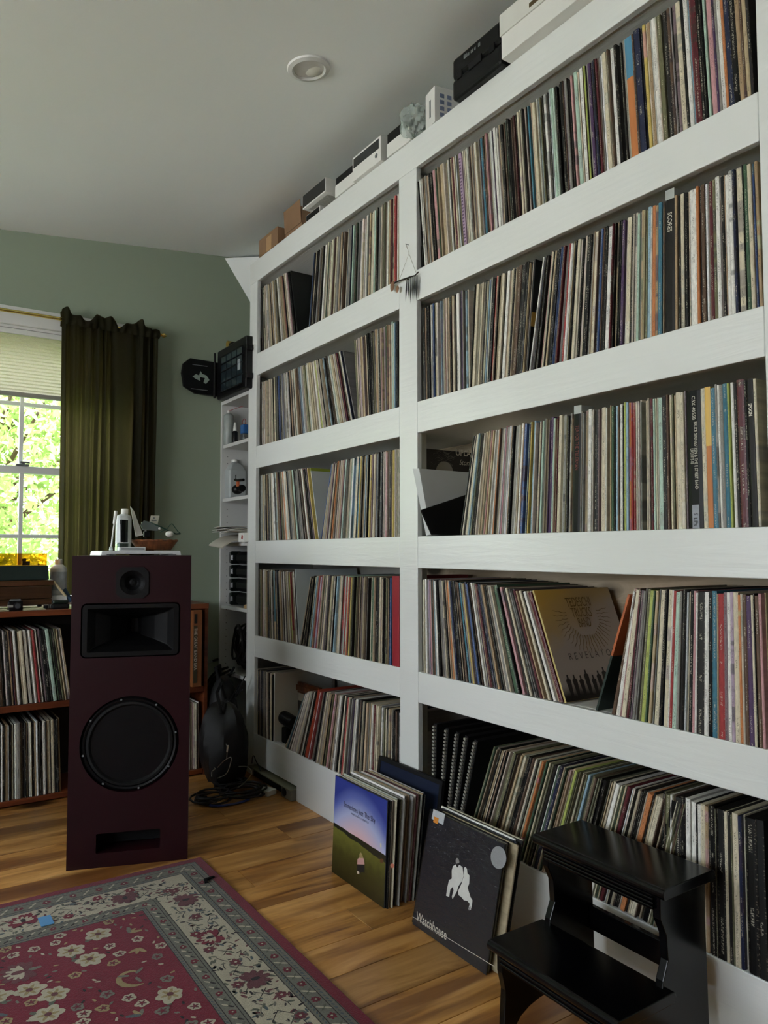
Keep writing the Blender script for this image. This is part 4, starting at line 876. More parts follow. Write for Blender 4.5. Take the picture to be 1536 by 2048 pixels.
shp(oA, 'hair_print', [(262, 788), (264, 760), (272, 750), (282, 762), (290, 790)], pm('blond_ink', '9a8a5a', 0.5), cr, 0.0007)
shp(oA, 'boots_print', [(246, 872), (262, 880), (262, 896), (248, 892)], pm('cream_ink', 'c8b8a8', 0.5), cr, 0.0007)
shp(oA, 'bale_print', [(468, 835), (480, 822), (494, 830), (494, 852), (478, 856)], pm('coral_ink', 'b06a55', 0.5), cr, 0.0006)
shp(oA, 'bale_print', [(400, 800), (412, 788), (424, 800), (420, 822), (402, 818)], pm('rust_ink', '5a3a24', 0.5), cr, 0.0006)
shp(oA, 'silo_print', [(400, 692), (406, 688), (411, 692), (411, 718), (401, 716)], M_INKW, cr, 0.0006)
oB, cvB, ppB, xu, yu, n = cover(fB, 'wrapped_album', 'shrink-wrapped black record with two pale seated figures, leaning before the step stool', pm('blue_black_print', '14141f', 0.35, var=0.15, nscale=3))
cr = lambda a, b, d=0.0004: ppB(640+a/3.339, 1480+b/3.339, d)
M_FIG = pm('pale_figure_print', 'cfcfca', 0.5, var=0.1, nscale=60); M_FIG2 = pm('grey_figure_print', '8a8a88', 0.5, var=0.2, nscale=80)
shp(oB, 'figure_print', [(888, 842), (905, 832), (935, 836), (952, 850), (958, 905), (950, 940), (925, 975), (915, 1010), (885, 1062), (880, 1045), (892, 1005), (886, 980), (870, 1000), (862, 1048), (842, 1040), (850, 985), (862, 935), (880, 925), (880, 870)], M_FIG, cr, 0.0006)
shp(oB, 'head_print', [(906, 800), (914, 788), (924, 792), (930, 812), (926, 836), (916, 848), (908, 836)], M_FIG2, cr, 0.0007)
shp(oB, 'beard_print', [(908, 826), (928, 822), (926, 842), (917, 852), (909, 840)], M_INKB, cr, 0.0008)
shp(oB, 'figure_print', [(962, 852), (972, 848), (982, 862), (984, 890), (998, 905), (996, 960), (985, 985), (1005, 1050), (1018, 1070), (1014, 1105), (1006, 1135), (990, 1130), (1000, 1095), (985, 1075), (960, 1070), (945, 1050), (925, 1035), (922, 1010), (945, 960), (958, 915), (960, 880)], M_FIG, cr, 0.00065)
shp(oB, 'hand_print', [(992, 1118), (1006, 1112), (1004, 1132), (994, 1140)], M_FIG2, cr, 0.0008)
g = G(); cc = [cr(1192+52*cos(a*pi/14), 785+76*sin(a*pi/14)+ (52*cos(a*pi/14))*0.10, 0.0007) for a in range(28)]; g.add(cc, [tuple(range(28))]); g.build('round_sticker', pm('silver_sticker', '8e9092', 0.4), oB, fixn=False)
shp(oB, 'price_sticker', [(758, 462), (836, 495), (822, 568), (745, 525)], pm('sticker_paper', 'b8bcc0', 0.5), cr, 0.0009)
shp(oB, 'orange_sticker', [(762, 510), (793, 522), (786, 562), (756, 548)], pm('orange_sticker', 'd98a2c', 0.5), cr, 0.0011)
text('Watchhouse', cr(645, 1176, 0.0006), cr(1160, 1500)-cr(640, 1160), cr(640, 1100)-cr(625, 1240), 0.034, M_INKW, oB, align='LEFT', sx=0.78)
g = G(); a_, b_ = cr(617, 1180, 0.0006), cr(1170, 1518, 0.0006); g.add([a_, b_, b_+yu*0.0012, a_+yu*0.0012], [(0, 1, 2, 3)]); g.build('rule_print', M_INKW, oB, fixn=False)
R = random.Random(2)
def film(i, j):
    u, v = i, j; edge = max(0, v-0.86)/0.14
    return cvB(-0.012+1.024*u, -0.01+1.03*v, 0.0018+0.0035*edge*abs(sin(u*21+sin(u*9)*2))+0.0012*abs(sin(u*33+v*9))*(v < 0.1))
g = G(); g.grid(film, 70, 60); g.build('shrink_wrap', M_FILM, oB, smooth=True)
# thin dark framed panel at the back of the first floor row
xk = 1.437
fz = T('dark_panel_frame', 'thin dark-framed panel at the back of the floor row, leaning on the shelving', 'panel', (xk, 1.9, 0))
Mx = Matrix.Translation((xk, 1.872, 0.002)) @ Matrix.Rotation(pi/2, 4, 'Z') @ Matrix.Rotation(radians(8.0), 4, 'X'); MAT[fz.name] = Matrix(); fz.location = (0, 0, 0)
g = G(); W_, H_ = 0.36, 0.345
for a, b in (((0, 0), (W_, 0.014)), ((0, H_-0.014), (W_, H_)), ((0, 0.014), (0.014, H_-0.014)), ((W_-0.014, 0.014), (W_, H_-0.014))): g.box((a[0], -0.006, a[1]), (b[0], 0.006, b[1]), M=Mx)
g.build('frame', M_BLK2, fz, bevel=0.001)
G().box((0.012, -0.003, 0.012), (W_-0.012, 0.003, H_-0.012), M=Mx).build('panel', pm('navy_panel', '1b2338', 0.3), fz)

# ================================================================== STEP STOOL
st = T('step_stool', 'black lacquered two-step wooden stool with reeded aprons in front of the shelving', 'step stool', (1.31, 1.11, 0))
SY0, SY1 = 0.937, 1.291
def tread(x0, x1, z):
    poly = []
    for cx, cz, a0, a1 in ((x0+0.009, z-0.011, 90, 270), (x1-0.009, z-0.011, -90, 90)):
        for i in range(9): a = radians(a0+(a1-a0)*i/8); poly.append((cx+0.009*cos(a), cz+0.011*sin(a)))
    G().prism(poly, SY0, SY1, 'Y').build('tread', M_STOOL, st, bevel=0.002)
tread(1.285, 1.462, 0.402); tread(1.142, 1.322, 0.201)
def apron(x, z1, nb, hgt):
    g = G(); g.box((x, SY0+0.036, z1-hgt), (x+0.014, SY1-0.036, z1-0.001)); g.build('apron', M_STOOL, st, bevel=0.001)
    for i in range(nb):
        z = z1-0.008-i*(hgt-0.014)/(nb-1)
        g = G(); g.tube([(x-0.001, SY0+0.03, z), (x-0.001, SY1-0.03, z)], 0.0035, 10); g.build('reed', M_STOOL, st, smooth=True)
apron(1.297, 0.379, 3, 0.030); apron(1.156, 0.178, 2, 0.024)
for y0 in (SY0+0.018, SY1-0.036):
    fr_ = [(1.160, 0.0), (1.190, 0.0)]+[(1.190+0.03*0+ (0.115)*(1-cos(pi*i/10))/1, 0.055*sin(pi*i/10)) for i in range(1, 10)]+[(1.42, 0.0), (1.458, 0.0), (1.450, 0.30), (1.452, 0.3795), (1.300, 0.3795)]
    fr_ += [(1.300+0.0, 0.335), (1.318, 0.30), (1.322, 0.25), (1.306, 0.215), (1.300, 0.1785), (1.156, 0.1785), (1.156, 0.14), (1.166, 0.10), (1.162, 0.05)]
    G().prism(fr_, y0, y0+0.018, 'Y').build('side_panel', M_STOOL, st, bevel=0.002)
G().box((1.436, SY0+0.037, 0.160), (1.450, SY1-0.037, 0.215)).build('stretcher', M_STOOL, st, bevel=0.002)
G().box((1.436, SY0+0.037, 0.340), (1.450, SY1-0.037, 0.379)).build('stretcher', M_STOOL, st, bevel=0.002)

# ================================================================== SPEAKER
sp_a = math.atan2(2.576-2.708, 0.913-0.544)
spk = T('floor_speaker', 'tall dark maroon floor-standing loudspeaker with horn and large woofer', 'speaker', (0.544, 2.708, 0), sp_a)
MS = MAT[spk.name]; SW, SD, SH = 0.392, 0.36, 1.048
M_MAR = pm('maroon_satin_veneer', '22040b', 0.42, var=0.2, nscale=5, bump=0.05, bscale=40, spec=0.35)
def rrect(x0, x1, z0, z1, r, n=5):
    P = []
    for cx, cz, a in ((x1-r, z1-r, 0), (x0+r, z1-r, 90), (x0+r, z0+r, 180), (x1-r, z0+r, 270)):
        for i in range(n+1): t_ = radians(a+90*i/n); P.append((cx+r*cos(t_), cz+r*sin(t_)))
    return P
holes = [rrect(0.031, 0.357, 0.700, 0.886, 0.018), [(0.196+0.162*cos(2*pi*i/64), 0.405+0.162*sin(2*pi*i/64)) for i in range(64)], rrect(0.092, 0.300, 0.047, 0.112, 0.003, 1),
         [(0.196+0.046*cos(2*pi*i/32), 0.955+0.046*sin(2*pi*i/32)) for i in range(32)]]
bm = bmesh.new(); edges = []
def loop(P, y):
    vs_ = [bm.verts.new((a, y, b)) for a, b in P]; return [bm.edges.new((vs_[i], vs_[(i+1) % len(vs_)])) for i in range(len(vs_))], vs_
allv = []
for P in [[(0, 0), (SW, 0), (SW, SH), (0, SH)]]+holes:
    e_, v_ = loop(P, 0.0); edges += e_; allv.append(v_)
bmesh.ops.triangle_fill(bm, use_beauty=True, use_dissolve=False, edges=edges)
for v_, dep in zip(allv[1:], (0.02, 0.03, 0.09, 0.02)):      # walls of the cut-outs
    back = [bm.verts.new((v.co.x, dep, v.co.z)) for v in v_]
    for i in range(len(v_)): bm.faces.new((v_[i], v_[(i+1) % len(v_)], back[(i+1) % len(v_)], back[i]))
v_ = allv[0]; back = [bm.verts.new((v.co.x, SD, v.co.z)) for v in v_]
for i in range(4): bm.faces.new((v_[i], v_[(i+1) % 4], back[(i+1) % 4], back[i]))
bm.faces.new(back)
bmesh.ops.recalc_face_normals(bm, faces=bm.faces)
me = bpy.data.meshes.new('cabinet'); bm.to_mesh(me); bm.free(); me.materials.append(M_MAR); o = bpy.data.objects.new('cabinet', me); put(o, spk)
def L3(x, y, z): return MS @ Vector((x, y, z))
# tweeter: octagonal plate and dish
c_, r_ = (0.196, 0.955), 0.055
oc = [(c_[0]+a, c_[1]+b) for a, b in ((-0.036, -0.054), (0.036, -0.054), (0.054, -0.036), (0.054, 0.036), (0.036, 0.054), (-0.036, 0.054), (-0.054, 0.036), (-0.054, -0.036))]
bm = bmesh.new(); e1_, v1_ = loop(oc, -0.004); e2_, v2_ = loop([(c_[0]+0.042*cos(2*pi*i/32), c_[1]+0.042*sin(2*pi*i/32)) for i in range(32)], -0.004)
bmesh.ops.triangle_fill(bm, use_beauty=True, use_dissolve=False, edges=e1_+e2_)
for vv in (v1_,):
    bk = [bm.verts.new((v.co.x, 0.0, v.co.z)) for v in vv]
    for i in range(len(vv)): bm.faces.new((vv[i], vv[(i+1) % len(vv)], bk[(i+1) % len(vv)], bk[i]))
rings = [v2_]
for rr, yy in ((0.036, 0.003), (0.027, 0.012), (0.018, 0.026), (0.013, 0.030), (0.006, 0.028)):
    nv_ = [bm.verts.new((c_[0]+rr*cos(2*pi*i/32), yy, c_[1]+rr*sin(2*pi*i/32))) for i in range(32)]
    for i in range(32): bm.faces.new((rings[-1][i], rings[-1][(i+1) % 32], nv_[(i+1) % 32], nv_[i]))
    rings.append(nv_)
bm.faces.new(rings[-1]); bmesh.ops.recalc_face_normals(bm, faces=bm.faces)
me = bpy.data.meshes.new('tweeter'); bm.to_mesh(me); bm.free(); me.materials.append(pm('tweeter_black', '0b0b0d', 0.5, spec=0.3)); o = bpy.data.objects.new('tweeter', me); put(o, spk)
for a, b in ((-0.038, 0.038), (0.038, 0.038), (-0.038, -0.038), (0.038, -0.038)):
    g = G(); g.cyl(L3(c_[0]+a, -0.0055, c_[1]+b), L3(c_[0]+a, -0.003, c_[1]+b), 0.0035, n=10); g.build('screw', M_BLK2, spk)
# horn: flange and flared mouth
bm = bmesh.new(); P0 = rrect(0.036, 0.352, 0.705, 0.881, 0.014); P1 = rrect(0.052, 0.336, 0.720, 0.868, 0.004)
_, va = loop(P0, -0.003); rings = [va]
def ring(P, y):
    nv_ = [bm.verts.new((a, y, b)) for a, b in P]; m = len(nv_)
    for i in range(m): bm.faces.new((rings[-1][i], rings[-1][(i+1) % m], nv_[(i+1) % m], nv_[i]))
    rings.append(nv_)
ring(P1, -0.003); ring(rrect(0.075, 0.313, 0.735, 0.853, 0.004), 0.03); ring(rrect(0.120, 0.268, 0.750, 0.838, 0.004), 0.075); ring(rrect(0.168, 0.220, 0.762, 0.826, 0.004), 0.13); ring(rrect(0.182, 0.206, 0.770, 0.818, 0.004), 0.17)
bm.faces.new(rings[-1]); bk = [bm.verts.new((v.co.x, 0.002, v.co.z)) for v in va]
for i in range(len(va)): bm.faces.new((va[i], va[(i+1) % len(va)], bk[(i+1) % len(va)], bk[i]))
bmesh.ops.recalc_face_normals(bm, faces=bm.faces)
me = bpy.data.meshes.new('horn'); bm.to_mesh(me); bm.free(); me.materials.append(pm('horn_black', '060607', 0.45, spec=0.3)); o = bpy.data.objects.new('horn', me); put(o, spk)
# woofer
wc = Matrix.Translation(L3(0.196, 0.0, 0.405)) @ Matrix.Rotation(sp_a, 4, 'Z') @ Matrix.Rotation(pi/2, 4, 'X')
def wl_(prof, name, mat, par=None): g = G(); g.lathe(prof, (0, 0, 0), 64, wc); return g.build(name, mat, par or spk, smooth=True, fixn=False)
wf_ = wl_([(0.160, -0.012), (0.152, -0.004), (0.146, -0.006), (0.146, -0.02)], 'woofer_frame', M_BLACK)
wl_([(0.147, -0.014), (0.141, -0.004), (0.134, -0.003), (0.127, -0.012), (0.125, -0.018)], 'surround', M_BLK2, wf_)
wl_([(0.126, -0.016), (0.085, -0.038), (0.046, -0.058)], 'cone', pm('paper_cone', '050608', 0.6, var=0.2, nscale=60, spec=0.3), wf_)
wl_([(0.048, -0.057), (0.040, -0.044), (0.024, -0.034), (0.0005, -0.030)], 'dust_cap', pm('dust_cap_black', '07090c', 0.3, spec=0.4), wf_)
g = G()
for i in range(8):
    a = 2*pi*i/8+0.2; p = wc @ Vector((0.1535*cos(a), 0.1535*sin(a), -0.003)); q = wc @ Vector((0.1535*cos(a), 0.1535*sin(a), 0.0)); g.cyl(p, q, 0.0035, n=8)
g.build('woofer_bolt', M_GREY, wf_)
G().box((0.094, 0.088, 0.049), (0.298, 0.092, 0.110), M=MS).build('port_back', M_BLK2, spk)

# things on the speaker
ZS = SH
tr = T('white_tray', 'shallow white plastic tray on top of the speaker', 'tray', (0.78, 2.80, ZS), sp_a*0.3)
TX0, TX1 = atY(201, 1100, 2.74).x, atY(362, 1100, 2.74).x
M_T = Matrix.Translation((0, 0, 0))
g = G(); g.prism([(TX0, ZS+0.0006), (TX0+0.004, ZS+0.016), (TX0+0.010, ZS+0.018), (TX1-0.010, ZS+0.018), (TX1-0.004, ZS+0.016), (TX1, ZS+0.0006), (TX1-0.03, ZS+0.0006), (TX1-0.032, ZS+0.006), (TX0+0.032, ZS+0.006), (TX0+0.03, ZS+0.0006)], 2.735, 2.90, 'Y')
g.build('tray_body', pm('white_plastic', 'e4e6e8', 0.35), tr, bevel=0.0015)
for xa in (TX0+0.02, TX1-0.05): G().box((xa, 2.733, ZS+0.002), (xa+0.03, 2.736, ZS+0.005)).build('foot', M_GREY, tr)
ZS2 = ZS+0.0185
bt = T('spray_bottle', 'tall white bottle with black front panel on the speaker top', 'bottle', (0.735, 2.82, ZS2))
bx0, bx1 = atY(231, 1080, 2.82).x, atY(262, 1080, 2.82).x; bc = (bx0+bx1)/2; bw = (bx1-bx0)/2
g = G(); g.lathe([(bw*0.98, 0.0), (bw, 0.004), (bw, 0.118), (bw*0.86, 0.128), (0.012, 0.134)], (bc, 2.82, ZS2), 28); g.build('body', pm('white_bottle', 'c9cfd0', 0.3), bt, smooth=True)
g = G()
g.grid(lambda i, j: Vector((bc+(bw+0.0008)*sin(radians(-42+60*i)), 2.82-(bw+0.0008)*cos(radians(-42+60*i)), ZS2+0.012+0.10*j)), 10, 2); g.build('black_label', pm('gloss_black', '0d0f10', 0.15), bt, smooth=True)
g = G(); g.lathe([(0.0125, 0), (0.0125, 0.018), (0.011, 0.020)], (bc+0.003, 2.82, ZS2+0.1335), 20); g.build('cap', M_WHITE, bt, smooth=True)
nz = T('squeeze_applicator', 'slender white applicator tube leaning on the tall bottle', 'applicator', (bx0-0.01, 2.80, ZS2))
p0, p1 = atY(222, 1086, 2.775), atY(232, 1022, 2.785); p0.z = ZS2+0.006
g = G(); g.cyl(p0, p0.lerp(p1, 0.66), 0.003, n=10); g.build('tube', M_WHITE, nz, smooth=True)
g = G(); g.cyl(p0.lerp(p1, 0.66), p1, 0.0055, 0.0058, n=12); g.build('grip', M_WHITE, nz, smooth=True)
g = G(); g.cyl(p0+Vector((0, 0, -0.005)), p0+Vector((0, 0, 0.008)), 0.007, 0.005, n=12); g.build('tip', pm('grey_tip', 'b4bcbc', 0.4), nz, smooth=True)
gb = T('clear_cube', 'small clear plastic box with white edge beside the tall bottle', 'box', (0.745, 2.765, ZS2))
x0, x1 = atY(234, 1090, 2.765).x, atY(257, 1090, 2.765).x
for a, b in (((x0, 2.764, ZS2), (x1, 2.767, ZS2+0.026)), ((x0, 2.786, ZS2), (x1, 2.789, ZS2+0.026)), ((x0, 2.767, ZS2), (x0+0.003, 2.786, ZS2+0.026)), ((x1-0.003, 2.767, ZS2), (x1, 2.786, ZS2+0.026))): G().box(a, b).build('side', M_CLEAR, gb)
G().box((x0-0.001, 2.763, ZS2+0.0262), (x1+0.001, 2.790, ZS2+0.0292)).build('lid', pm('white_plastic', 'e4e6e8', 0.35), gb, bevel=0.001)
cb = T('cassette_case', 'flat white striped case lying in front of the wicker basket', 'case', (0.79, 2.745, ZS2))
x0, x1 = atY(238, 1095, 2.742).x, atY(291, 1095, 2.742).x
G().box((x0, 2.740, ZS2), (x1, 2.80, ZS2+0.0125)).build('case', pm('white_plastic', 'e4e6e8', 0.35), cb, bevel=0.0012)
for z in (0.004, 0.0085): G().box((x0+0.008, 2.7394, ZS2+z-0.0010), (x1-0.004, 2.7402, ZS2+z+0.0010)).build('groove', M_GREY, cb)
bs = T('wicker_basket', 'oval brown wicker basket holding small odds and ends on the speaker', 'basket', (0.88, 2.84, ZS2))
x0, x1 = atY(264, 1080, 2.83).x, atY(354, 1080, 2.83).x; bxc = (x0+x1)/2; bxw = (x1-x0)/2
M_WIC = wood_mat('brown_wicker', '9a5c30', '7a4220', '4e2810', 2, 0.5, 3, knots=False)
g = G(); cY = 2.835; zb_ = ZS2+0.002
for k_ in range(9):
    f = k_/8; rw = bxw*(0.74+0.26*f); 
    pts = [(bxc+rw*cos(2*pi*i/48), cY+rw*0.62*sin(2*pi*i/48), zb_+0.0035+0.029*f+0.0007*sin(i*pi/2+k_*pi)) for i in range(49)]
    pts = [(bxc+(rw+0.0016*sin(i*pi/2*2+k_*pi))*cos(2*pi*i/48), cY+(rw*0.62+0.0016*sin(i*pi/2*2+k_*pi))*sin(2*pi*i/48), zb_+0.0035+0.0295*f) for i in range(49)]
    g.tube(pts, 0.0023, 6)
g.build('weave', M_WIC, bs, smooth=True)
g = G()
for i in range(24): a = 2*pi*i/24; g.tube([(bxc+bxw*0.72*cos(a), cY+bxw*0.62*0.72*sin(a), zb_), (bxc+bxw*0.99*cos(a), cY+bxw*0.62*0.99*sin(a), zb_+0.034)], 0.0014, 6)
g.build('stake', M_WIC, bs)
g = G(); g.tube([(bxc+bxw*1.01*cos(2*pi*i/48), cY+bxw*0.63*sin(2*pi*i/48), zb_+0.0355+0.0012*sin(i*1.6)) for i in range(49)], 0.0034, 7); g.build('rim', M_WIC, bs, smooth=True)
g = G(); g.lathe([(0.0001, 0), (bxw*0.74, 0.0), (bxw*0.78, 0.006)], (bxc, cY, zb_), 32, sy=0.62); g.build('base', M_WIC, bs)
ZI = zb_+0.030
o = T('folded_leaflet', 'folded white leaflet standing up out of the wicker basket', 'leaflet', (0.78, 2.83, ZI))
a, b, c, d = atY(261, 1013, 2.83), atY(268, 1022, 2.83), atY(286, 1070, 2.82), atY(272, 1074, 2.82)
g = G(); g.add([a, b, c, d, a+Vector((0, .004, 0)), b+Vector((0, .004, 0)), c+Vector((0, .004, 0)), d+Vector((0, .004, 0))], [(0, 1, 2, 3), (7, 6, 5, 4), (0, 4, 5, 1), (1, 5, 6, 2), (2, 6, 7, 3), (3, 7, 4, 0)]); g.build('paper', M_WHITE, o)
a2, b2 = atY(280, 1050, 2.824), atY(268, 1024, 2.826); c2, d2 = atY(286, 1071, 2.818), atY(279, 1072, 2.818)
o = T('label_card', 'small printed pale card standing at the back of the basket', 'card', (0.87, 2.86, ZI))
P = [atY(x_, y_, 2.862) for x_, y_ in ((296, 1058), (313, 1058), (319, 1031), (302, 1031))]
g = G(); g.add(P+[p+Vector((0, .0015, 0)) for p in P], [(0, 1, 2, 3), (7, 6, 5, 4), (0, 4, 5, 1), (1, 5, 6, 2), (2, 6, 7, 3), (3, 7, 4, 0)]); g.build('card', M_OFF, o)
g = G(); p = atY(308, 1041, 2.861); g.box(p-Vector((0.010, 0.0004, 0.0022)), p+Vector((0.010, 0.0004, 0.0022))); p = atY(308, 1036, 2.861); g.box(p-Vector((0.003, 0.0004, 0.003)), p+Vector((0.003, 0.0004, 0.003))); g.build('print', M_GREY, o)
o = T('safety_glasses', 'green-tinted clear safety glasses lying across the basket', 'glasses', (0.86, 2.83, ZI))
M_GRN = pm('dark_green_plastic', '21483a', 0.3); pl = [(283, 1046), (300, 1045), (322, 1054), (338, 1062), (352, 1068), (361, 1067)]
g = G(); g.tube([atY(x_, y_, 2.832) for x_, y_ in pl], 0.0030, 8); g.build('frame_bar', M_GRN, o, smooth=True)
g = G(); P = [atY(x_, y_, 2.826) for x_, y_ in ((281, 1050), (288, 1041), (300, 1044), (318, 1055), (315, 1062), (285, 1060))]
g.add(P+[p+Vector((0, .003, 0)) for p in P], [tuple(range(6)), tuple(range(6, 12))[::-1]]+[(i, (i+1) % 6, 6+(i+1) % 6, 6+i) for i in range(6)]); g.build('lens', pm('smoky_lens', '77807f', 0.1, trans=0.3), o)
g = G(); g.tube([atY(x_, y_, 2.822) for x_, y_ in ((320, 1064), (332, 1060), (340, 1050), (344, 1047), (348, 1052), (355, 1062), (361, 1067))], 0.0018, 8); g.build('strap', M_GRN, o, smooth=True)
o = tag(G().ball(atY(339, 1068, 2.815), 0.0155, 16, 0.75).build('white_puff', M_WHITE, None, smooth=True), 'round white pad peeping over the rim of the basket', 'pad')
o = tag(G().ball(atY(319, 1057, 2.812), 0.0052, 12).build('white_ball', M_WHITE, None, smooth=True), 'tiny white ball resting on the safety glasses', 'ball')
o = T('black_clip', 'small black clip inside the wicker basket', 'clip', (0.84, 2.82, ZI)); g = G(); p = atY(293, 1068, 2.82); g.box(p-Vector((0.011, 0.008, 0.012)), p+Vector((0.011, 0.008, 0.010))); g.build('body', M_BLACK, o, bevel=0.003); g = G(); g.cyl(p+Vector((-0.005, -0.006, 0.010)), p+Vector((-0.005, -0.006, 0.018)), 0.003, n=8); g.build('lever', M_CHROME, o)

# ================================================================== WOODEN RACK AND WHAT STANDS ON IT
RY0, RY1 = 3.487, 3.800
rk = T('record_rack', 'low reddish wooden record rack of two decks under the window', 'rack', (0.3, 3.64, 0))
def rp(n_, a, b): return G().box(a, b).build(n_, M_RACK, rk, bevel=0.002)
rp('top', (-0.72, RY0-0.006, 0.788), (1.325, RY1-0.01, 0.812)); rp('deck', (-0.70, RY0, 0.392), (1.305, RY1-0.012, 0.4195)); rp('deck', (-0.70, RY0, 0.008), (1.305, RY1-0.012, 0.0295))
for x in (-0.72, 0.28, 1.307): rp('side_panel', (x, RY0, 0), (x+0.018, RY1-0.012, 0.788))
G().box((-0.70, RY1-0.0115, 0.03), (1.305, RY1-0.006, 0.78)).build('back_panel', pm('dark_back_board', '1d130c', 0.7), rk)
# boxed set at the end of the upper deck
o = T('tall_box_set', 'tan boxed set with cream lettering at the far end of the rack', 'box set', (1.27, 3.50, 0.42)); MAT[o.name]
X0, X1 = 1.243, 1.288
G().box((X0, 3.470, 0.4205), (X1, 3.776, 0.782)).build('slipcase', pm('tan_slipcase', '7c4a26', 0.5, var=0.2), o, bevel=0.002)
G().box((X0+0.006, 3.4685, 0.72), (X0+0.020, 3.4702, 0.765)).build('black_patch', M_BLK2, o)
G().box((X0+0.003, 3.4680, 0.44), (X0+0.021, 3.4697, 0.71)).build('title_strip', pm('dark_olive_card', '3b3420', 0.5), o)
text('THE GREAT BAND ERA', (X0+0.012, 3.4676, 0.70), (0, 0, -1), (1, 0, 0), 0.021, pm('cream_ink', 'c8b8a8', 0.5), o, sx=0.92)
# turntable
ZK = 0.8125; TY = 3.56
x1 = atY(104, 1180, TY).x; x1b = atY(107, 1180, TY).x; X_L = -0.02
tt = T('turntable', 'wooden-plinth turntable with dark green top and amber dust cover on the rack', 'turntable', (0.35, 3.66, ZK))
zA = atY(60, 1209, TY).z; 
for (ya_, yb_) in ((1210.5, 1199), (1198, 1173), (1172, 1161)):
    z0_, z1_ = atY(50, ya_, TY).z, atY(50, yb_, TY).z
    xx = x1b if ya_ < 1180 else x1
    G().box((X_L, TY, max(ZK+0.012, z0_)), (xx, TY+0.21, z1_)).build('plinth_board', M_WALN, tt, bevel=0.0025)
z0_, z1_ = atY(50, 1160.5, TY).z, atY(50, 1131, TY).z
g = G(); g.prism([(X_L, z0_), (atY(99, 1150, TY).x, z0_), (atY(97, 1150, TY).x, z1_-0.006), (atY(95, 1150, TY).x, z1_), (X_L, z1_)], TY+0.006, TY+0.20, 'Y'); g.build('top_case', pm('dark_green_metal', '1c2a26', 0.4), tt, bevel=0.003)
zc0, zc1 = z1_+0.0005, atY(50, 1108, TY).z; xc1 = atY(94.5, 1120, TY).x
for a, b in (((X_L, TY+0.008, zc0), (xc1, TY+0.011, zc1)), ((X_L, TY+0.190, zc0), (xc1, TY+0.193, zc1)), ((xc1-0.003, TY+0.011, zc0), (xc1, TY+0.190, zc1)), ((X_L, TY+0.008, zc1), (xc1, TY+0.193, zc1+0.003))): G().box(a, b).build('dust_cover', M_AMBER, tt)
g = G(); p = atY(50, 1127, TY+0.06); g.box((p.x-0.012, TY+0.05, z1_+0.0006), (p.x+0.018, TY+0.075, z1_+0.018)); g.cyl((p.x-0.004, TY+0.062, z1_+0.018), (p.x-0.004, TY+0.062, z1_+0.030), 0.009, n=14); g.build('tonearm_base', M_BLACK, tt, bevel=0.001)
g = G(); p = atY(10, 1129, TY+0.06); g.lathe([(0.10, 0), (0.10, 0.006), (0.0001, 0.008)], (0.27, TY+0.10, z1_+0.0006), 36); g.build('platter', M_BLACK, tt, smooth=True)
g = G(); p = atY(77, 1128, TY+0.05); g.cyl((p.x, TY+0.05, z1_+0.0006), (p.x, TY+0.05, z1_+0.008), 0.004, n=12); g.build('knob', M_GREY, tt)
for xx in (x1-0.02, 0.10): G().cyl((xx, TY+0.02, ZK), (xx, TY+0.02, ZK+0.013), 0.010, n=14).build('foot', M_BLK2, tt)
G().cyl((x1-0.02, TY+0.18, ZK), (x1-0.02, TY+0.18, ZK+0.013), 0.010, n=14).build('foot', M_BLK2, tt)
p = atY(31, 1218, 3.535)
o = T('film_camera', 'small black and grey camera with a round lens on the rack edge', 'camera', (p.x, 3.53, ZK))
x0, x1_ = atY(17, 1205, 3.52).x, atY(46, 1205, 3.52).x
G().box((x0, 3.52, ZK), (x1_, 3.548, ZK+0.040)).build('body', M_BLACK, o, bevel=0.003)
G().box((x0-0.0004, 3.5192, ZK+0.014), (x0+0.018, 3.5486, ZK+0.024)).build('grey_band', pm('silver_leatherette', '8f8c84', 0.5), o)
G().box((x0+0.006, 3.524, ZK+0.040), (x1_-0.006, 3.544, ZK+0.048)).build('top_plate', M_GREY, o, bevel=0.003)
pc = Vector(((x0+x1_)/2+0.006, 3.52, ZK+0.020)); g = G(); g.cyl(pc, pc+Vector((0, -0.012, 0)), 0.0150, n=24); g.build('lens_barrel', M_BLACK, o, bevel=0.001)
g = G(); g.cyl(pc+Vector((0, -0.012, 0)), pc+Vector((0, -0.0128, 0)), 0.0105, n=24); g.build('lens_glass', pm('coated_glass', '3c4044', 0.1), o)
for i, (xa, xb, w_) in enumerate(((0, 17, 'long'), (45, 90, 'short'))):
    a, b = atY(xa, 1217, 3.53).x, atY(xb, 1217, 3.53).x
    o = T('folded_paper', 'pale yellow folded papers under the turntable, the %s pair by the camera' % w_, 'paper', ((a+b)/2, 3.54, ZK))
    G().box((a-0.05*(i == 0), 3.512, ZK+0.0002), (b, 3.557, ZK+0.0032)).build('sheet', pm('pale_yellow_paper', 'c8c8a0', 0.6), o)
    G().box((a-0.05*(i == 0), 3.512, ZK+0.0052), (b-0.01, 3.557, ZK+0.0085)).build('sheet', pm('pale_yellow_paper', 'c8c8a0', 0.6), o)
    G().box((a-0.05*(i == 0), 3.53, ZK+0.0032), (b-0.012, 3.557, ZK+0.0052)).build('fold', pm('pale_yellow_paper', 'c8c8a0', 0.6), o)
o = T('fluid_bottle', 'white plastic fluid bottle with ribbed cap between turntable and speaker', 'bottle', (0.68, 3.66, ZK))
bx, by = atY(117, 1140, 3.66).x, 3.66; br = 0.036; zt_ = atY(117, 1129, 3.66).z
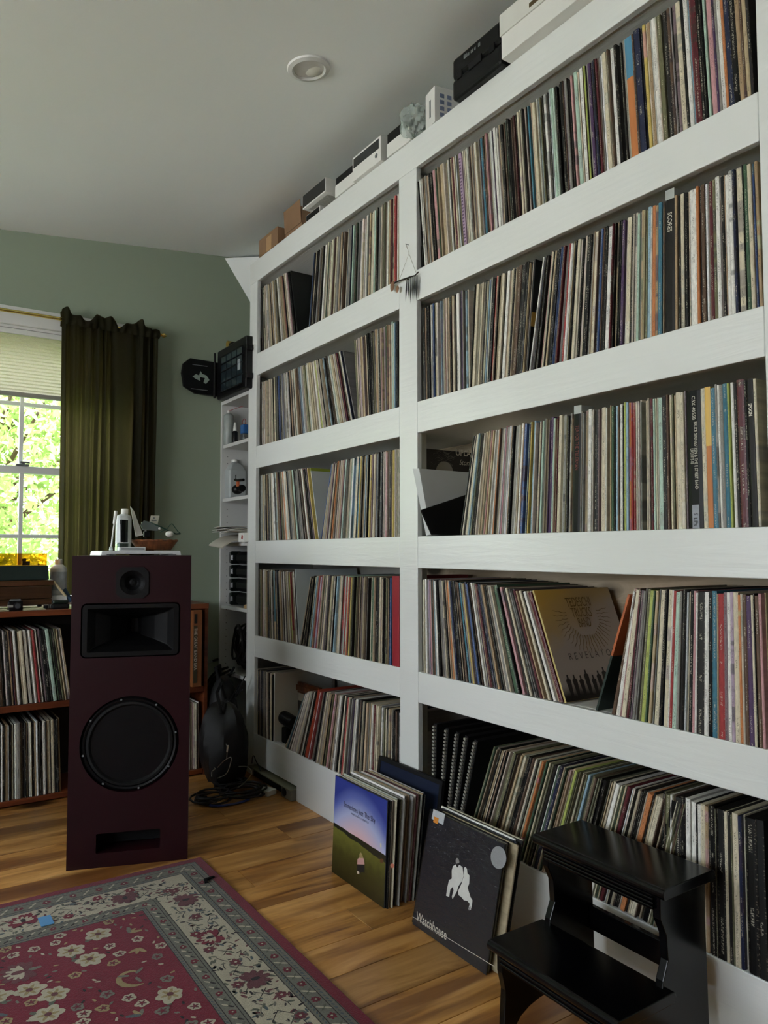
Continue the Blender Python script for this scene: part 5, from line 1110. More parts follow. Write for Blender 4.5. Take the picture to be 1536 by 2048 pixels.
g = G(); g.lathe([(br*0.95, 0), (br, 0.004), (br, zt_-ZK-0.022), (br*0.9, zt_-ZK-0.012), (0.018, zt_-ZK-0.0)], (bx, by, ZK), 28); g.build('body', pm('milky_plastic', 'd6d9d8', 0.35), o, smooth=True)
g = G(); g.lathe([(0.0165, 0), (0.0165, 0.022), (0.014, 0.0245)], (bx, by, zt_), 20); g.build('cap', M_WHITE, o, smooth=True)
g = G(); g.grid(lambda i, j: Vector((bx+(br+0.0006)*sin(radians(-60+120*i)), by-(br+0.0006)*cos(radians(-60+120*i)), zt_-0.115+0.082*j)), 12, 2); g.build('label_band', pm('grey_label', 'a9b0b6', 0.5, var=0.3, nscale=50), o, smooth=True)
o = T('blue_brush', 'blue-handled record brush with a wooden stick leaning by the bottle', 'brush', (0.70, 3.6, ZK))
g = G(); g.tube([atY(107, 1163, 3.58), atY(131, 1192, 3.575)], 0.0055, 8); g.build('stick', pm('pale_birch', 'c9b890', 0.5), o, smooth=True)
g = G(); p, q = atY(128, 1178, 3.60), atY(143, 1203, 3.59); g.tube([p, q], 0.0095, 6); g.build('handle', pm('blue_plastic', '24425e', 0.4), o, bevel=0.001)
o = T('dark_pod_case', 'small dark green rounded case on the rack beside the turntable', 'case', (0.68, 3.55, ZK))
x0, x2 = atY(104, 1210, 3.53).x, atY(139, 1210, 3.53).x
g = G(); g.box((x0, 3.525, ZK+0.0002), (x2, 3.56, ZK+0.020)); g.build('base', M_BLK2, o, bevel=0.006); g = G(); g.box((x0+0.002, 3.527, ZK+0.0202), (x2-0.002, 3.558, ZK+0.038)); g.build('lid', pm('dark_green_plastic2', '1a2620', 0.3), o, bevel=0.010, seg=4)
o = tag(G().box((x0, 3.585, ZK+0.0002), (x2+0.0, 3.62, ZK+0.055)).build('white_carton', M_WHITE, None, bevel=0.001), 'small white carton behind the dark green rounded case', 'carton')

# ================================================================== CURTAIN, ROD, SHADE
CY = 3.735; RZ = 2.158
rd = T('curtain_rod', 'thin polished brass curtain rod with a turned finial over the window', 'curtain rod', (0.2, CY, RZ))
G().tube([(-1.0, CY, RZ), (1.150, CY, RZ)], 0.008, 12).build('rod', M_BRASS, rd, smooth=True)
g = G(); g.lathe([(0.008, 0), (0.011, 0.003), (0.006, 0.007), (0.011, 0.014), (0.012, 0.020), (0.006, 0.030), (0.0005, 0.034)], (0, 0, 0), 16, Matrix.Translation((1.148, CY, RZ)) @ Matrix.Rotation(pi/2, 4, 'Y')); g.build('finial', M_BRASS, rd, smooth=True)
g = G(); g.tube([(1.06, CY, RZ), (1.06, YB-0.001, RZ)], 0.005, 8); g.box((1.045, YB-0.004, RZ-0.02), (1.075, YB-0.0005, RZ+0.02)); g.build('bracket', M_BRASS, rd)
cu = T('curtain', 'dark olive pleated curtain panel with ruffled heading on the brass rod', 'curtain', (0.9, CY, 0.9))
CX0, CX1 = 0.682, 1.132
def fold(u, k=1.0):
    ph = 2*pi*(9.0*u+0.6*sin(5*u)+0.35*sin(13*u+1)); return k*(0.020*sin(ph)+0.007*sin(2.3*ph+1))
def cl(i, j):
    wv = 0.5+0.5*j; x = CX0+(CX1-CX0)*(i+(0.012*sin(i*14)*(1-j)))-0.02*(1-j)*(i-0.4)
    return Vector((x, CY-0.010+fold(i)*(0.55+0.55*(1-j))+0.004*sin(j*7+i*30), 0.86+(RZ-0.018-0.86)*j))
G().grid(cl, 150, 24).build('panel', M_CURT, cu, smooth=True, fixn=False)
def hd(i, j):
    x = CX0-0.004+(CX1-CX0+0.012)*i; top = 0.030+0.018*sin(i*17+0.8)+0.010*sin(i*41)
    z = RZ-0.026+(0.026+top)*j; r = sin(pi*min(1, j*1.15))
    return Vector((x, CY-0.017-0.012*r+0.011*sin(i*52+3*sin(i*8))*j+0.004*sin(i*90), z))
G().grid(hd, 150, 12).build('ruffle', M_CURT, cu, smooth=True, fixn=False)
G().grid(lambda i, j: hd(i, j)+Vector((0, 0.034, -0.004)), 120, 6).build('ruffle_back', M_CURT, cu, smooth=True, fixn=False)
sh = T('cellular_shade', 'cream pleated window shade pulled halfway down behind the rod', 'window shade', (0.54, YB+0.03, 1.79))
x0, x1_ = WX0+0.014, WX1-0.014; np_ = 17; zt_, zb2 = 2.078, 1.806
prof = []
for i in range(np_*2+1): prof.append((YB+0.018+(0.009 if i % 2 else 0.0), zt_-(zt_-zb2)*i/(np_*2)))
g = G()
for i in range(np_):
    a, b, c = prof[2*i], prof[2*i+1], prof[2*i+2]
    g.add([(x0, a[0], a[1]), (x1_, a[0], a[1]), (x1_, b[0]-0.018, b[1]), (x0, b[0]-0.018, b[1]), (x1_, c[0], c[1]), (x0, c[0], c[1])], [(0, 1, 2, 3), (3, 2, 4, 5)])
g.build('pleat', M_SHADE, sh, fixn=False)
G().box((x0, YB+0.006, zt_), (x1_, YB+0.040, zt_+0.024)).build('head_rail', M_TRIM, sh, bevel=0.002)
G().box((x0, YB+0.008, zb2-0.020), (x1_, YB+0.032, zb2)).build('bottom_rail', pm('shade_bottom_rail', '8b8a80', 0.5), sh, bevel=0.003)

# ================================================================== NARROW TOWER BY THE WINDOW WALL
tw = T('narrow_bookcase', 'narrow white bookcase squeezed between window wall and the record shelving', 'bookcase', (1.64, 3.62, 0))
TY0, TY1, TXF, TXB, TZ = 3.4275, 3.806, 1.503, 1.80, 1.864
def tp(n_, a, b): return G().box(a, b).build(n_, pm('white_laminate', 'c9cac8', 0.4, var=0.03), tw, bevel=0.001)
tp('side_panel', (TXF, TY1-0.016, 0), (TXB, TY1, TZ)); tp('side_panel', (TXF, TY0, 0), (TXB, TY0+0.016, TZ)); tp('top', (TXF, TY0+0.0162, TZ-0.018), (TXB, TY1-0.0162, TZ))
tp('back_panel', (TXB-0.006, TY0+0.0162, 0), (TXB-0.001, TY1-0.0162, TZ-0.019))
SHZ = [1.629, 1.343, 1.108, 0.778, 0.443, 0.10]
for z in SHZ: tp('shelf', (TXF+0.008, TY0+0.0165, z-0.018), (TXB-0.0065, TY1-0.0165, z))
g = G()
for i in range(46):
    z = 0.15+i*0.0355
    if all(abs(z-s+0.009) > 0.015 for s in SHZ): g.cyl((TXF+0.035, TY1-0.0172, z), (TXF+0.035, TY1-0.0158, z), 0.0022, n=6)
g.build('peg_hole', M_BLK2, tw)['kind'] = 'stuff'
def tX(x_, y_, X_=1.56): return atX(x_, y_, X_)
# spray can
p = tX(457, 890, 1.53); z = SHZ[0]
o = T('spray_can', 'grey aerosol can with a thin red straw, upper shelf of narrow bookcase', 'spray can', (1.53, p.y, z))
r_ = 0.027; h_ = 0.155
g = G(); g.lathe([(r_*0.94, 0), (r_, 0.003), (r_, h_), (r_*0.92, h_+0.006), (r_*0.5, h_+0.016), (0.009, h_+0.018)], (1.53, p.y, z), 24); g.build('can', pm('grey_printed_tin', '8f9794', 0.35, var=0.3, nscale=30), o, smooth=True)
g = G(); g.lathe([(0.008, 0), (0.008, 0.012), (0.006, 0.014)], (1.53, p.y, z+h_+0.018), 14); g.build('nozzle', M_WHITE, o, smooth=True)
g = G(); g.tube([(1.527, p.y-0.005, z+h_+0.028), (1.54, p.y-0.17, z+h_+0.030)], 0.0012, 6); g.build('straw', M_RED, o)
p = tX(470, 886, 1.545)
o = T('dropper_bottle', 'small black bottle with pointed white cap beside the aerosol can', 'bottle', (1.56, p.y, z))
g = G(); g.lathe([(0.014, 0), (0.015, 0.003), (0.015, 0.062), (0.010, 0.070)], (1.545, p.y, z), 20); g.build('body', M_BLACK, o, smooth=True)
g = G(); g.lathe([(0.010, 0), (0.010, 0.012), (0.006, 0.040), (0.003, 0.046)], (1.545, p.y, z+0.070), 16); g.build('cap', M_WHITE, o, smooth=True)
p = tX(486, 885, 1.57)
o = T('blue_packet', 'blue and silver packet with a wire loop on the upper tower shelf', 'packet', (1.57, p.y, z))
G().box((1.56, p.y-0.025, z+0.0002), (1.60, p.y+0.022, z+0.052)).build('silver_half', pm('crinkled_foil', 'a4a8ac', 0.25, 0.8, bump=0.5, bscale=40), o, bevel=0.006)
G().box((1.561, p.y-0.024, z+0.0522), (1.599, p.y+0.021, z+0.100)).build('blue_half', pm('blue_plastic2', '2d5f9a', 0.4), o, bevel=0.006)
g = G(); g.tube([(1.575, p.y+0.02*cos(a/6*pi), z+0.115+0.016*sin(a/6*pi)) for a in range(13)], 0.0014, 6); g.build('wire_loop', M_RED, o)
# jug
z = SHZ[1]; p = tX(467, 990, 1.57)
o = T('plastic_jug', 'translucent square plastic jug with a white cap, second tower shelf', 'jug', (1.61, p.y, z))
g = G(); w_ = 0.05
secs = [(w_, 0), (w_, 0.15), (w_*0.7, 0.178), (0.016, 0.196)]
for (a, za), (b, zb3) in zip(secs, secs[1:]):
    pass
vs_ = []
for a, za in secs:
    for sx_, sy_ in ((-1, -1), (1, -1), (1, 1), (-1, 1)): vs_.append((1.575+sx_*a, p.y+sy_*a, z+0.0003+za))
g.add(vs_, [(3, 2, 1, 0), (12, 13, 14, 15)]+[(k_*4+i, k_*4+(i+1) % 4, (k_+1)*4+(i+1) % 4, (k_+1)*4+i) for k_ in range(3) for i in range(4)])
g.build('body', pm('translucent_hdpe', 'b9bfc0', 0.3, trans=0.25), o, bevel=0.010, seg=4)
g = G(); g.lathe([(0.017, 0), (0.017, 0.014), (0.015, 0.016)], (1.575, p.y, z+0.197), 20); g.build('cap', M_WHITE, o, smooth=True)
p = tX(472, 972, 1.49)
o = T('mini_fan_clamp', 'small black gadget with a tripod arm lying before the jug', 'gadget', (1.50, p.y, z))
g = G(); g.ball((1.50, p.y+0.005, z+0.033), 0.029, 18, 0.85); g.build('body', M_BLACK, o, smooth=True)
g = G(); g.tube([(1.50, p.y-0.02, z+0.04), (1.50, p.y-0.06, z+0.035)], 0.018, 10); g.build('handle', M_BLACK, o, smooth=True)
g = G(); g.tube([(1.50, p.y+0.035, z+0.085), (1.50, p.y+0.01, z+0.080), (1.505, p.y-0.06, z+0.078)], 0.007, 8); g.tube([(1.50, p.y+0.025, z+0.082), (1.50, p.y+0.028, z+0.11)], 0.0022, 6); g.build('arm', M_BLACK, o, smooth=True)
g = G(); g.box((1.478, p.y-0.045, z+0.045), (1.49, p.y-0.03, z+0.07)); g.build('orange_tag', pm('orange_plastic', 'b8603a', 0.5), o, bevel=0.001)
o = tag(G().box((1.57, TY0+0.018, z+0.0003), (1.63, TY0+0.052, z+0.135)).build('black_carton', M_BLACK, None, bevel=0.001), 'tall black carton at the edge of the second tower shelf', 'carton')
# paper heap
z = SHZ[2]; R = random.Random(6)
Z0 = z
def sheetpile():
    k_ = 0
    spec = [(0.20, 0.27, -14, 'b4b0a4'), (0.21, 0.28, -4, 'c9c9c2'), (0.20, 0.27, -20, '9a958a'), (0.21, 0.28, 6, 'c2beb2'), (0.19, 0.26, -10, 'cfcfca'), (0.21, 0.27, -26, 'b0b0ac')]
    for i, (sx_, sy_, an, cc) in enumerate(spec):
        zz = z+0.052+i*0.0052
        M_ = Matrix.Translation((1.545-0.012*(i % 3), 3.615, zz)) @ Matrix.Rotation(radians(an), 4, 'Z')
        o = T('paper_booklet', '%s thin paper booklet from the top of the pile spilling out of tower' % ORD[5-i], 'booklet', (1.56, 3.63, zz), group='paper pile on the tower'); MAT[o.name] = Matrix(); o.location = (0, 0, 0)
        g = G(); g.grid(lambda a, b: M_ @ Vector(((a-0.5)*sx_, (b-0.5)*sy_*0.85, 0.0014*sin(a*5+i)-0.055*max(0, (0.18-a))**1.5)), 10, 6)
        g.build('pages', pm('booklet_paper_%d' % i, cc, 0.7), o, solid=0.003, fixn=False)
sheetpile()
o = T('small_parts_box', 'small white box with a round red emblem, middle tower shelf', 'box', (1.50, 3.47, z))
p = tX(481, 1070, 1.47)
G().box((1.475, p.y-0.028, z+0.0003), (1.60, p.y+0.038, z+0.046)).build('carton', M_WHITE, o, bevel=0.001)
g = G(); g.cyl((1.4752, p.y-0.008, z+0.024), (1.4742, p.y-0.008, z+0.024), 0.011, n=24); g.build('emblem', M_RED, o)
g = G(); g.cyl((1.4741, p.y-0.005, z+0.0255), (1.4737, p.y-0.005, z+0.0255), 0.0045, n=12); g.box((1.4737, p.y-0.0145, z+0.019), (1.4741, p.y-0.0132, z+0.029)); g.build('pale_mark', M_INKW, o)
o = T('paper_envelope', 'curled pale envelopes drooping under the paper pile', 'envelope', (1.50, 3.62, z))
g = G(); g.grid(lambda a, b: Vector((1.60-0.20*a, 3.54+0.18*b-0.03*a, z+0.026+0.014*b-0.055*a*a*a)), 10, 6); g.build('sheet', pm('envelope_paper', 'b9b4a8', 0.7), o, solid=0.006, fixn=False)
g = G(); g.grid(lambda a, b: Vector((1.62-0.15*a, 3.52+0.20*b, z+0.010+0.004*b)), 6, 4); g.build('sheet', M_OFF, o, solid=0.008, fixn=False)
# four faceted dark cups
z = SHZ[3]
for i, yy_ in enumerate((1108, 1135, 1160, 1188)):
    p = tX(458, yy_, 1.535); r_ = 0.036; zc_ = z+0.037+(3-i)*0.0715
    o = T('faceted_flashlight', 'black faceted torch head, %s from the top of the four stacked in tower' % ORD[i], 'torch', (1.56, 3.71, zc_-0.036), group='black torches stacked on the tower shelf')
    Mx = Matrix.Translation((1.53, 3.728, zc_)) @ Matrix.Rotation(radians(-12), 4, 'Z') @ Matrix.Rotation(pi/2, 4, 'Y')
    g = G(); g.lathe([(0.030, 0.0), (0.036, 0.01), (0.036, 0.05), (0.028, 0.085), (0.026, 0.20)], (0, 0, 0), 8, Mx @ Matrix.Rotation(pi/8, 4, 'Z')); g.build('housing', pm('dark_faceted_plastic', '101614', 0.25), o)
    Mx = Matrix.Translation((1.545, 3.70, zc_)) @ Matrix.Rotation(pi/2, 4, 'X')
    g = G(); g.lathe([(0.030, 0.0), (0.034, 0.01), (0.034, 0.17), (0.028, 0.18)], (1.57, 3.67, zc_), 8, Matrix.Rotation(pi/2, 4, 'X') @ Matrix.Rotation(pi/8, 4, 'Z')); g.build('handle', M_BLACK, o)
o = tag(G().cyl((1.51, 3.47, z+0.011), (1.55, 3.53, z+0.011), 0.0105, n=12).build('cork_plug', pm('cork', '9c8058', 0.7), None), 'small tan cork plug beside the lowest torch', 'plug')
# cables
M_CAB = pm('black_cable_rubber', '0a0a0b', 0.45)
def coil(c, rx, rz, turns, seed, axis='YZ', r=0.0042, drift=0.05, lo=None):
    R = random.Random(seed); pts = []; n = turns*14; ph = R.uniform(0, 6)
    for i in range(n):
        a = 2*pi*i/14+ph; k_ = 1+0.22*sin(i*0.31+seed)+R.uniform(-0.03, 0.03)
        u, v = rx*k_*cos(a), rz*k_*sin(a); d = drift*(i/n-0.5)+0.012*sin(i*0.7)
        q = Vector((c[0]+d, c[1]+u, c[2]+v)) if axis == 'YZ' else Vector((c[0]+u, c[1]+v, c[2]+d*0.35))
        if lo is not None: q.z = max(q.z, lo+r)
        pts.append(q)
    return pts
z = SHZ[4]
for i, (cy_, cz_, rx, rz, t_, lab) in enumerate(((3.64, z+0.14, 0.070, 0.085, 7, 'tall'), (3.56, z+0.105, 0.075, 0.070, 6, 'squat'), (3.66, z+0.075, 0.085, 0.055, 6, 'lowest'))):
    o = T('cable_coil', '%s bundle of coiled black cable stuffed on the lower tower shelf' % lab, 'cable', (1.58, cy_, z), group='black cable bundles on the tower')
    g = G(); g.tube(coil((1.575+0.02*i, cy_, cz_), rx, rz, t_, 60+i, lo=z, drift=0.09), 0.0062, 7); g.build('cable', M_CAB, o, smooth=True)
    if i == 0:
        g = G(); a_, b_ = Vector((1.50, 3.80, z+0.05)), Vector((1.44, 3.80, z+0.036)); g.cyl(a_, a_.lerp(b_, 0.5), 0.006, n=10); g.build('plug_body', M_BLACK, o); g = G(); g.cyl(a_.lerp(b_, 0.5), b_, 0.003, n=8); g.build('jack_tip', M_CHROME, o)
for i, pl in enumerate(([(455, 1335), (425, 1350), (400, 1400), (392, 1450), (408, 1520), (415, 1580)], [(460, 1340), (432, 1360), (408, 1410), (404, 1460), (420, 1530)], [(468, 1335), (445, 1380), (432, 1420), (425, 1480), (430, 1560)], [(470, 1345), (452, 1352), (438, 1375), (441, 1400), (436, 1430), (445, 1500)], [(484, 1380), (462, 1405), (445, 1425), (432, 1450)], [(490, 1352), (470, 1395), (478, 1370), (450, 1420)])):
    pts = [atX(a, b, 1.46-0.02*j) for j, (a, b) in enumerate(pl)]
    sm = []
    for j in range(len(pts)-1):
        p0, p1, p2, p3 = pts[max(0, j-1)], pts[j], pts[j+1], pts[min(len(pts)-1, j+2)]
        for s_ in range(6):
            t_ = s_/6; sm.append(0.5*((2*p1)+(-p0+p2)*t_+(2*p0-5*p1+4*p2-p3)*t_*t_+(-p0+3*p1-3*p2+p3)*t_**3))
    for q in sm: q.z = max(q.z, 0.012); q.y = min(q.y, 3.79)
    o = G().tube(sm, 0.0065 if i < 3 else 0.003, 8).build('hanging_cable', M_CAB, None, smooth=True)
    tag(o, ['thick black cable looping widest in front of the green wall', 'thick black cable hanging just inside the widest loop', 'thick black cable dropping straight beside the tower front', 'thin black cable twisting down past the tower shelf', 'thin black cord crossing the lowest tower opening', 'thin black cord curled near the tower side'][i], 'cable', 'cables hanging from the tower')
# dark bag and the tangle on the floor
o = T('black_bag', 'slumped black fabric bag standing in the corner under the cables', 'bag', (1.36, 3.25, 0))
R = random.Random(8)
def blob(c, r, n=22, m=14, seed=0, amp=0.12):
    g = G()
    def f(i, j):
        a, b = 2*pi*i, pi*j; d = Vector((sin(b)*cos(a), sin(b)*sin(a), -cos(b)))
        k_ = 1+amp*sin(3*a+seed)*sin(2*b)+amp*0.6*sin(7*a+4*b+seed)*sin(b)
        q = Vector((c[0]+d.x*r[0]*k_, c[1]+d.y*r[1]*k_, c[2]+d.z*r[2]*k_)); q.z = max(0.002, q.z); return q
    return g.grid(f, n, m)
blob((1.335, 3.30, 0.17), (0.11, 0.12, 0.20), seed=2).build('bag_body', pm('black_nylon', '08080a', 0.6, bump=0.4, bscale=30), o, smooth=True)
g = G(); g.tube([(1.30, 3.25, 0.33), (1.29, 3.28, 0.42), (1.33, 3.33, 0.45), (1.37, 3.36, 0.36)], 0.008, 6); g.build('strap', M_BLK2, o, smooth=True)
o = T('black_sack', 'second slumped black sack leaning on the foot of the tower', 'bag', (1.42, 3.45, 0))
blob((1.40, 3.52, 0.20), (0.085, 0.12, 0.25), seed=5).build('bag_body', pm('black_nylon', '08080a', 0.6, bump=0.4, bscale=30), o, smooth=True)
g = G(); g.tube([(1.38, 3.48, 0.42), (1.37, 3.50, 0.50), (1.41, 3.55, 0.50), (1.42, 3.56, 0.42)], 0.008, 6); g.build('strap', M_BLK2, o, smooth=True)
for i, (cx_, cy_, rx, t_, mt, lab, rr) in enumerate(((1.20, 3.10, 0.075, 5, M_CAB, 'tangled black cables on the floor behind the speaker', 0.0045), (1.34, 3.085, 0.085, 6, M_CAB, 'tangled black cables on the floor by the blue cord', 0.0048), (1.33, 3.20, 0.06, 5, M_BLK2, 'tangled black cables nearest to the plinth cut-out', 0.0042))):
    o = G().tube(coil((cx_, cy_, 0.022+0.004*i), rx, rx*0.8, t_, 80+i, 'XY', lo=0.001, drift=0.08), rr, 7).build('floor_cable', mt, None, smooth=True); tag(o, lab, 'cable', 'cable tangle in the corner')
o = tag(G().tube([(1.26+0.09*cos(a/10*pi+2.6), 3.045+0.045*sin(a/10*pi+2.6), 0.006) for a in range(16)], 0.005, 8).build('blue_cable', pm('blue_rubber', '1b2f6e', 0.4), None, smooth=True), 'blue cord curving along the floor at the front of the tangle', 'cord')
def px_tube(pl, X_, r, mat, name, lab, cat, rise=0):
    pts = [atX(a, b, X_) for a, b in pl]; sm = []
    for j in range(len(pts)-1):
        p0, p1, p2, p3 = pts[max(0, j-1)], pts[j], pts[j+1], pts[min(len(pts)-1, j+2)]
        for s_ in range(8):
            t_ = s_/8; sm.append(0.5*((2*p1)+(-p0+p2)*t_+(2*p0-5*p1+4*p2-p3)*t_*t_+(-p0+3*p1-3*p2+p3)*t_**3))
    for q in sm: q.z = max(q.z, 0.004+r)
    return tag(G().tube(sm, r, 7).build(name, mat, None, smooth=True), lab, cat)
M_WC = pm('pale_grey_cable', '9a9c98', 0.4)
px_tube([(435, 1535), (450, 1520), (462, 1515), (460, 1530), (452, 1548), (434, 1557)], 1.20, 0.0018, M_WC, 'white_charging_cable', 'thin pale looped charging cable hanging over the black bag', 'cable')
px_tube([(423, 1553), (424, 1543), (430, 1538), (428, 1535)], 1.20, 0.0018, M_WC, 'white_cable_end', 'short pale curl of cable against the black bag', 'cable')
px_tube([(478, 1533), (495, 1534), (503, 1546), (492, 1562), (478, 1574), (470, 1578)], 1.33, 0.0024, pm('olive_grey_cable', '6d6c5c', 0.4), 'grey_loop_cable', 'olive grey cable arching beside the plinth opening', 'cable')
px_tube([(452, 1488), (455, 1496), (454, 1506), (453, 1520)], 1.20, 0.0016, M_WC, 'white_plug_lead', 'thin white lead with a moulded plug hanging over the bag', 'cable')
o = tag(G().cyl(atX(455.5, 1491, 1.20), atX(454, 1504, 1.20), 0.004, 0.003, n=10).build('white_plug', M_WHITE, None, bevel=0.001), 'small white moulded plug hanging in front of the black bag', 'plug')
px_tube([(504, 1527), (505, 1515), (508, 1512), (512, 1522), (519, 1535), (521, 1543)], 1.46, 0.0022, M_CAB, 'cable_tie_loop', 'small black wire loop standing against the white plinth', 'cable')
pb = atZ(528, 1590, 0.0)
o = T('power_adapter', 'small white power adapter box lying on the floor by the plinth', 'adapter', (pb.x, pb.y, 0), radians(18))
Ma = MAT[o.name]; G().box((-0.012, -0.035, 0.0004), (0.042, 0.035, 0.024), M=Ma).build('body', M_WHITE, o, bevel=0.003)
G().box((-0.0128, -0.012, 0.008), (-0.0115, 0.004, 0.016), M=Ma).build('mark', M_BLK2, o)
g = G(); g.tube([Ma @ Vector(q) for q in ((0.01, 0.034, 0.012), (0.0, 0.07, 0.010), (-0.03, 0.09, 0.006), (-0.06, 0.08, 0.004))], 0.0028, 7); g.build('lead', M_CAB, o, smooth=True)
px_tube([(398, 1600), (410, 1606), (420, 1602), (432, 1604), (440, 1597)], 1.16, 0.003, M_CAB, 'speaker_lead', 'black speaker lead trailing over the boards behind the cabinet', 'cable')
# toe-kick outlet housing in the plinth cut-out
vt = T('outlet_housing', 'low grey outlet housing set into the cut-out of the plinth', 'outlet', (1.50, 3.12, 0))
G().box((1.4995, 3.0005, 0.0005), (1.52, 3.338, 0.046)).build('recess_shade', M_BLK2, vt)  # solid black box stands in for the shade inside the gap
G().box((1.478, 2.905, 0.0005), (1.52, 3.0, 0.046)).build('housing', pm('grey_green_metal', '6c6c60', 0.45), vt, bevel=0.003)
G().box((1.470, 2.900, 0.0462), (1.522, 3.338, 0.0515)).build('ledge', pm('olive_metal', '77775e', 0.5), vt, bevel=0.001)
Mx = Matrix.Translation((1.4782, 2.97, 0.024)) @ Matrix.Rotation(-pi/2, 4, 'Y'); g = G(); g.lathe([(0.017, 0), (0.017, 0.002), (0.012, 0.003)], (0, 0, 0), 20, Mx, sx=1.0, sy=1.2); g.build('socket', M_BLACK, vt, smooth=True)

# ================================================================== TOOL ORGANISER ON THE TOWER
og = T('parts_organiser', 'open black parts organiser case with clear compartments atop the narrow bookcase', 'organiser', (1.52, 3.60, TZ))
OX0, OX1 = 1.452, 1.500; OY0, OY1, OZ0, OZ1 = 3.388, 3.765, TZ+0.0006, TZ+0.262
G().box((OX0+0.012, OY0, OZ0), (OX1+0.05, OY1, OZ1)).build('body', M_BLACK, og, bevel=0.008, seg=3)
cols_ = [OY0+0.035+i*(OY1-OY0-0.10)/4 for i in range(5)]; rows_ = [OZ0+0.028, OZ0+0.075, OZ0+0.135, OZ0+0.175, OZ0+0.215]
M_CELL = pm('smoky_clear_lid', '1e2a30', 0.15, spec=0.8)
for i in range(4):
    for j in range(4):
        G().box((OX0+0.007, cols_[i]+0.004, rows_[j]+0.004), (OX0+0.0118, cols_[i+1]-0.004, rows_[j+1]-0.003)).build('clear_cell', M_CELL, og, bevel=0.001)
g = G()
for z in rows_: g.box((OX0+0.004, cols_[0], z-0.002), (OX0+0.0119, cols_[-1], z+0.002))
g.build('divider', M_BLK2, og)
for z in (OZ0+0.06, OZ0+0.20): G().box((OX0+0.010, OY0-0.016, z-0.014), (OX0+0.045, OY0-0.0005, z+0.014)).build('latch', M_BLACK, og, bevel=0.003)
G().box((OX0+0.004, OY0+0.055, OZ0+0.10), (OX0+0.0068, OY0+0.085, OZ0+0.155)).build('white_insert', pm('frosted_white', '9ba3a4', 0.4), og, bevel=0.001)
G().cyl((OX0, OY1+0.004, OZ0+0.01), (OX0, OY1+0.004, OZ1-0.01), 0.006, n=10).build('hinge', M_BLK2, og)
lidp = [(1.452, 1.876), (1.300, 1.884), (1.268, 1.925), (1.264, 2.005), (1.285, 2.040), (1.320, 2.052), (1.452, 2.040)]
lidp = []
for (a, b) in ((437, 793), (390, 787), (367, 772), (363, 745), (366, 727), (380, 716), (437, 726)):
    p = atY(a, b, 3.776); lidp.append((p.x, p.z))
G().prism(lidp, 3.770, 3.792, 'Y').build('lid', M_BLACK, og, bevel=0.004)
for (a, b, c, d) in ((385, 729, 415, 733), (382, 777, 415, 781)):
    p, q = atY(a, b, 3.7690), atY(c, d, 3.7690); g = G(); g.tube([p, q], 0.002, 6); g.build('lid_rib', M_GREY, og)
P = [atY(a, b, 3.7688) for a, b in ((385, 753), (392, 748), (398, 751), (401, 742), (405, 748), (413, 751), (419, 760), (412, 768), (407, 765), (410, 756), (400, 754), (401, 762), (392, 758))]
g = G(); g.add(P, [tuple(range(len(P)))]); g.build('emblem', pm('grey_green_print', '8a9a90', 0.5), og, fixn=False)
p = atX(494, 650, 1.56)
o = T('white_aerosol', 'white can with a red band standing behind the organiser', 'can', (1.56, p.y, TZ))
g = G(); g.lathe([(0.030, 0), (0.031, 0.004), (0.031, 0.265), (0.024, 0.285), (0.018, 0.29)], (1.585, 3.46, TZ+0.0005), 22); g.build('can', pm('white_tin', 'b4b8b4', 0.4), o, smooth=True)
g = G(); g.lathe([(0.0316, 0), (0.0316, 0.05)], (1.585, 3.46, TZ+0.20), 22); g.build('red_band', M_RED, o, smooth=True)
p = atX(467, 690, 1.50)
o = T('yellow_tape', 'yellow and black tape gun lying on top of the organiser', 'tape', (1.49, p.y, OZ1))
g = G(); g.cyl((1.475, 3.66, OZ1+0.0185), (1.50, 3.66, OZ1+0.0185), 0.018, n=20); g.build('roll', pm('yellow_plastic', '8e7a34', 0.5), o, bevel=0.003)
g = G(); g.box((1.478, 3.60, OZ1+0.0005), (1.497, 3.645, OZ1+0.020)); g.build('grip', M_BLACK, o, bevel=0.004)

# ================================================================== BOXES ON TOP OF THE SHELVING
ZU = ZR[0][1]+0.0005
def carton(name, label, cat, x0, x1, y0, y1, z0, z1, mat, rot=0.0, part='shell', bevel=0.0015, open_side=None, inner=None):
    c = ((x0+x1)/2, (y0+y1)/2, z0); o = T(name, label, cat, c, radians(rot)); Mo = MAT[o.name]; hx, hy, h = (x1-x0)/2, (y1-y0)/2, z1-z0
    if not open_side: G().box((-hx, -hy, 0), (hx, hy, h), M=Mo).build(part, mat, o, bevel=bevel)
    else:
        t = 0.003; S_ = dict(f=((-hx, -hy, 0), (-hx+t, hy, h)), b=((hx-t, -hy, 0), (hx, hy, h)), n=((-hx+t, -hy, t), (hx-t, -hy+t, h-t)), r=((-hx+t, hy-t, t), (hx-t, hy, h-t)), d=((-hx+t, -hy, 0), (hx-t, hy, t)), u=((-hx+t, -hy, h-t), (hx-t, hy, h)))
        for k_, (a, b) in S_.items():
            if k_ != open_side: G().box(a, b, M=Mo).build('wall_panel', mat, o)
        if inner: G().box((-hx+0.03 if open_side == 'f' else -hx+t, -hy+t+0.001, t+0.001), (hx-t-0.001, hy-t-0.001, h-t-0.004), M=Mo).build('lining', inner, o)
    return o, Mo, hx, hy, h
xf = 1.515
def yy(p_, q_, X_=xf): return atX(p_, q_, X_).y
o, Mo, hx, hy, h = carton('cardboard_box', 'open brown cardboard box with tape, farthest on top of the shelving', 'box', 1.50, 1.68, 3.115, 3.32, ZU, ZU+0.085, M_CARD, 0, open_side='u')
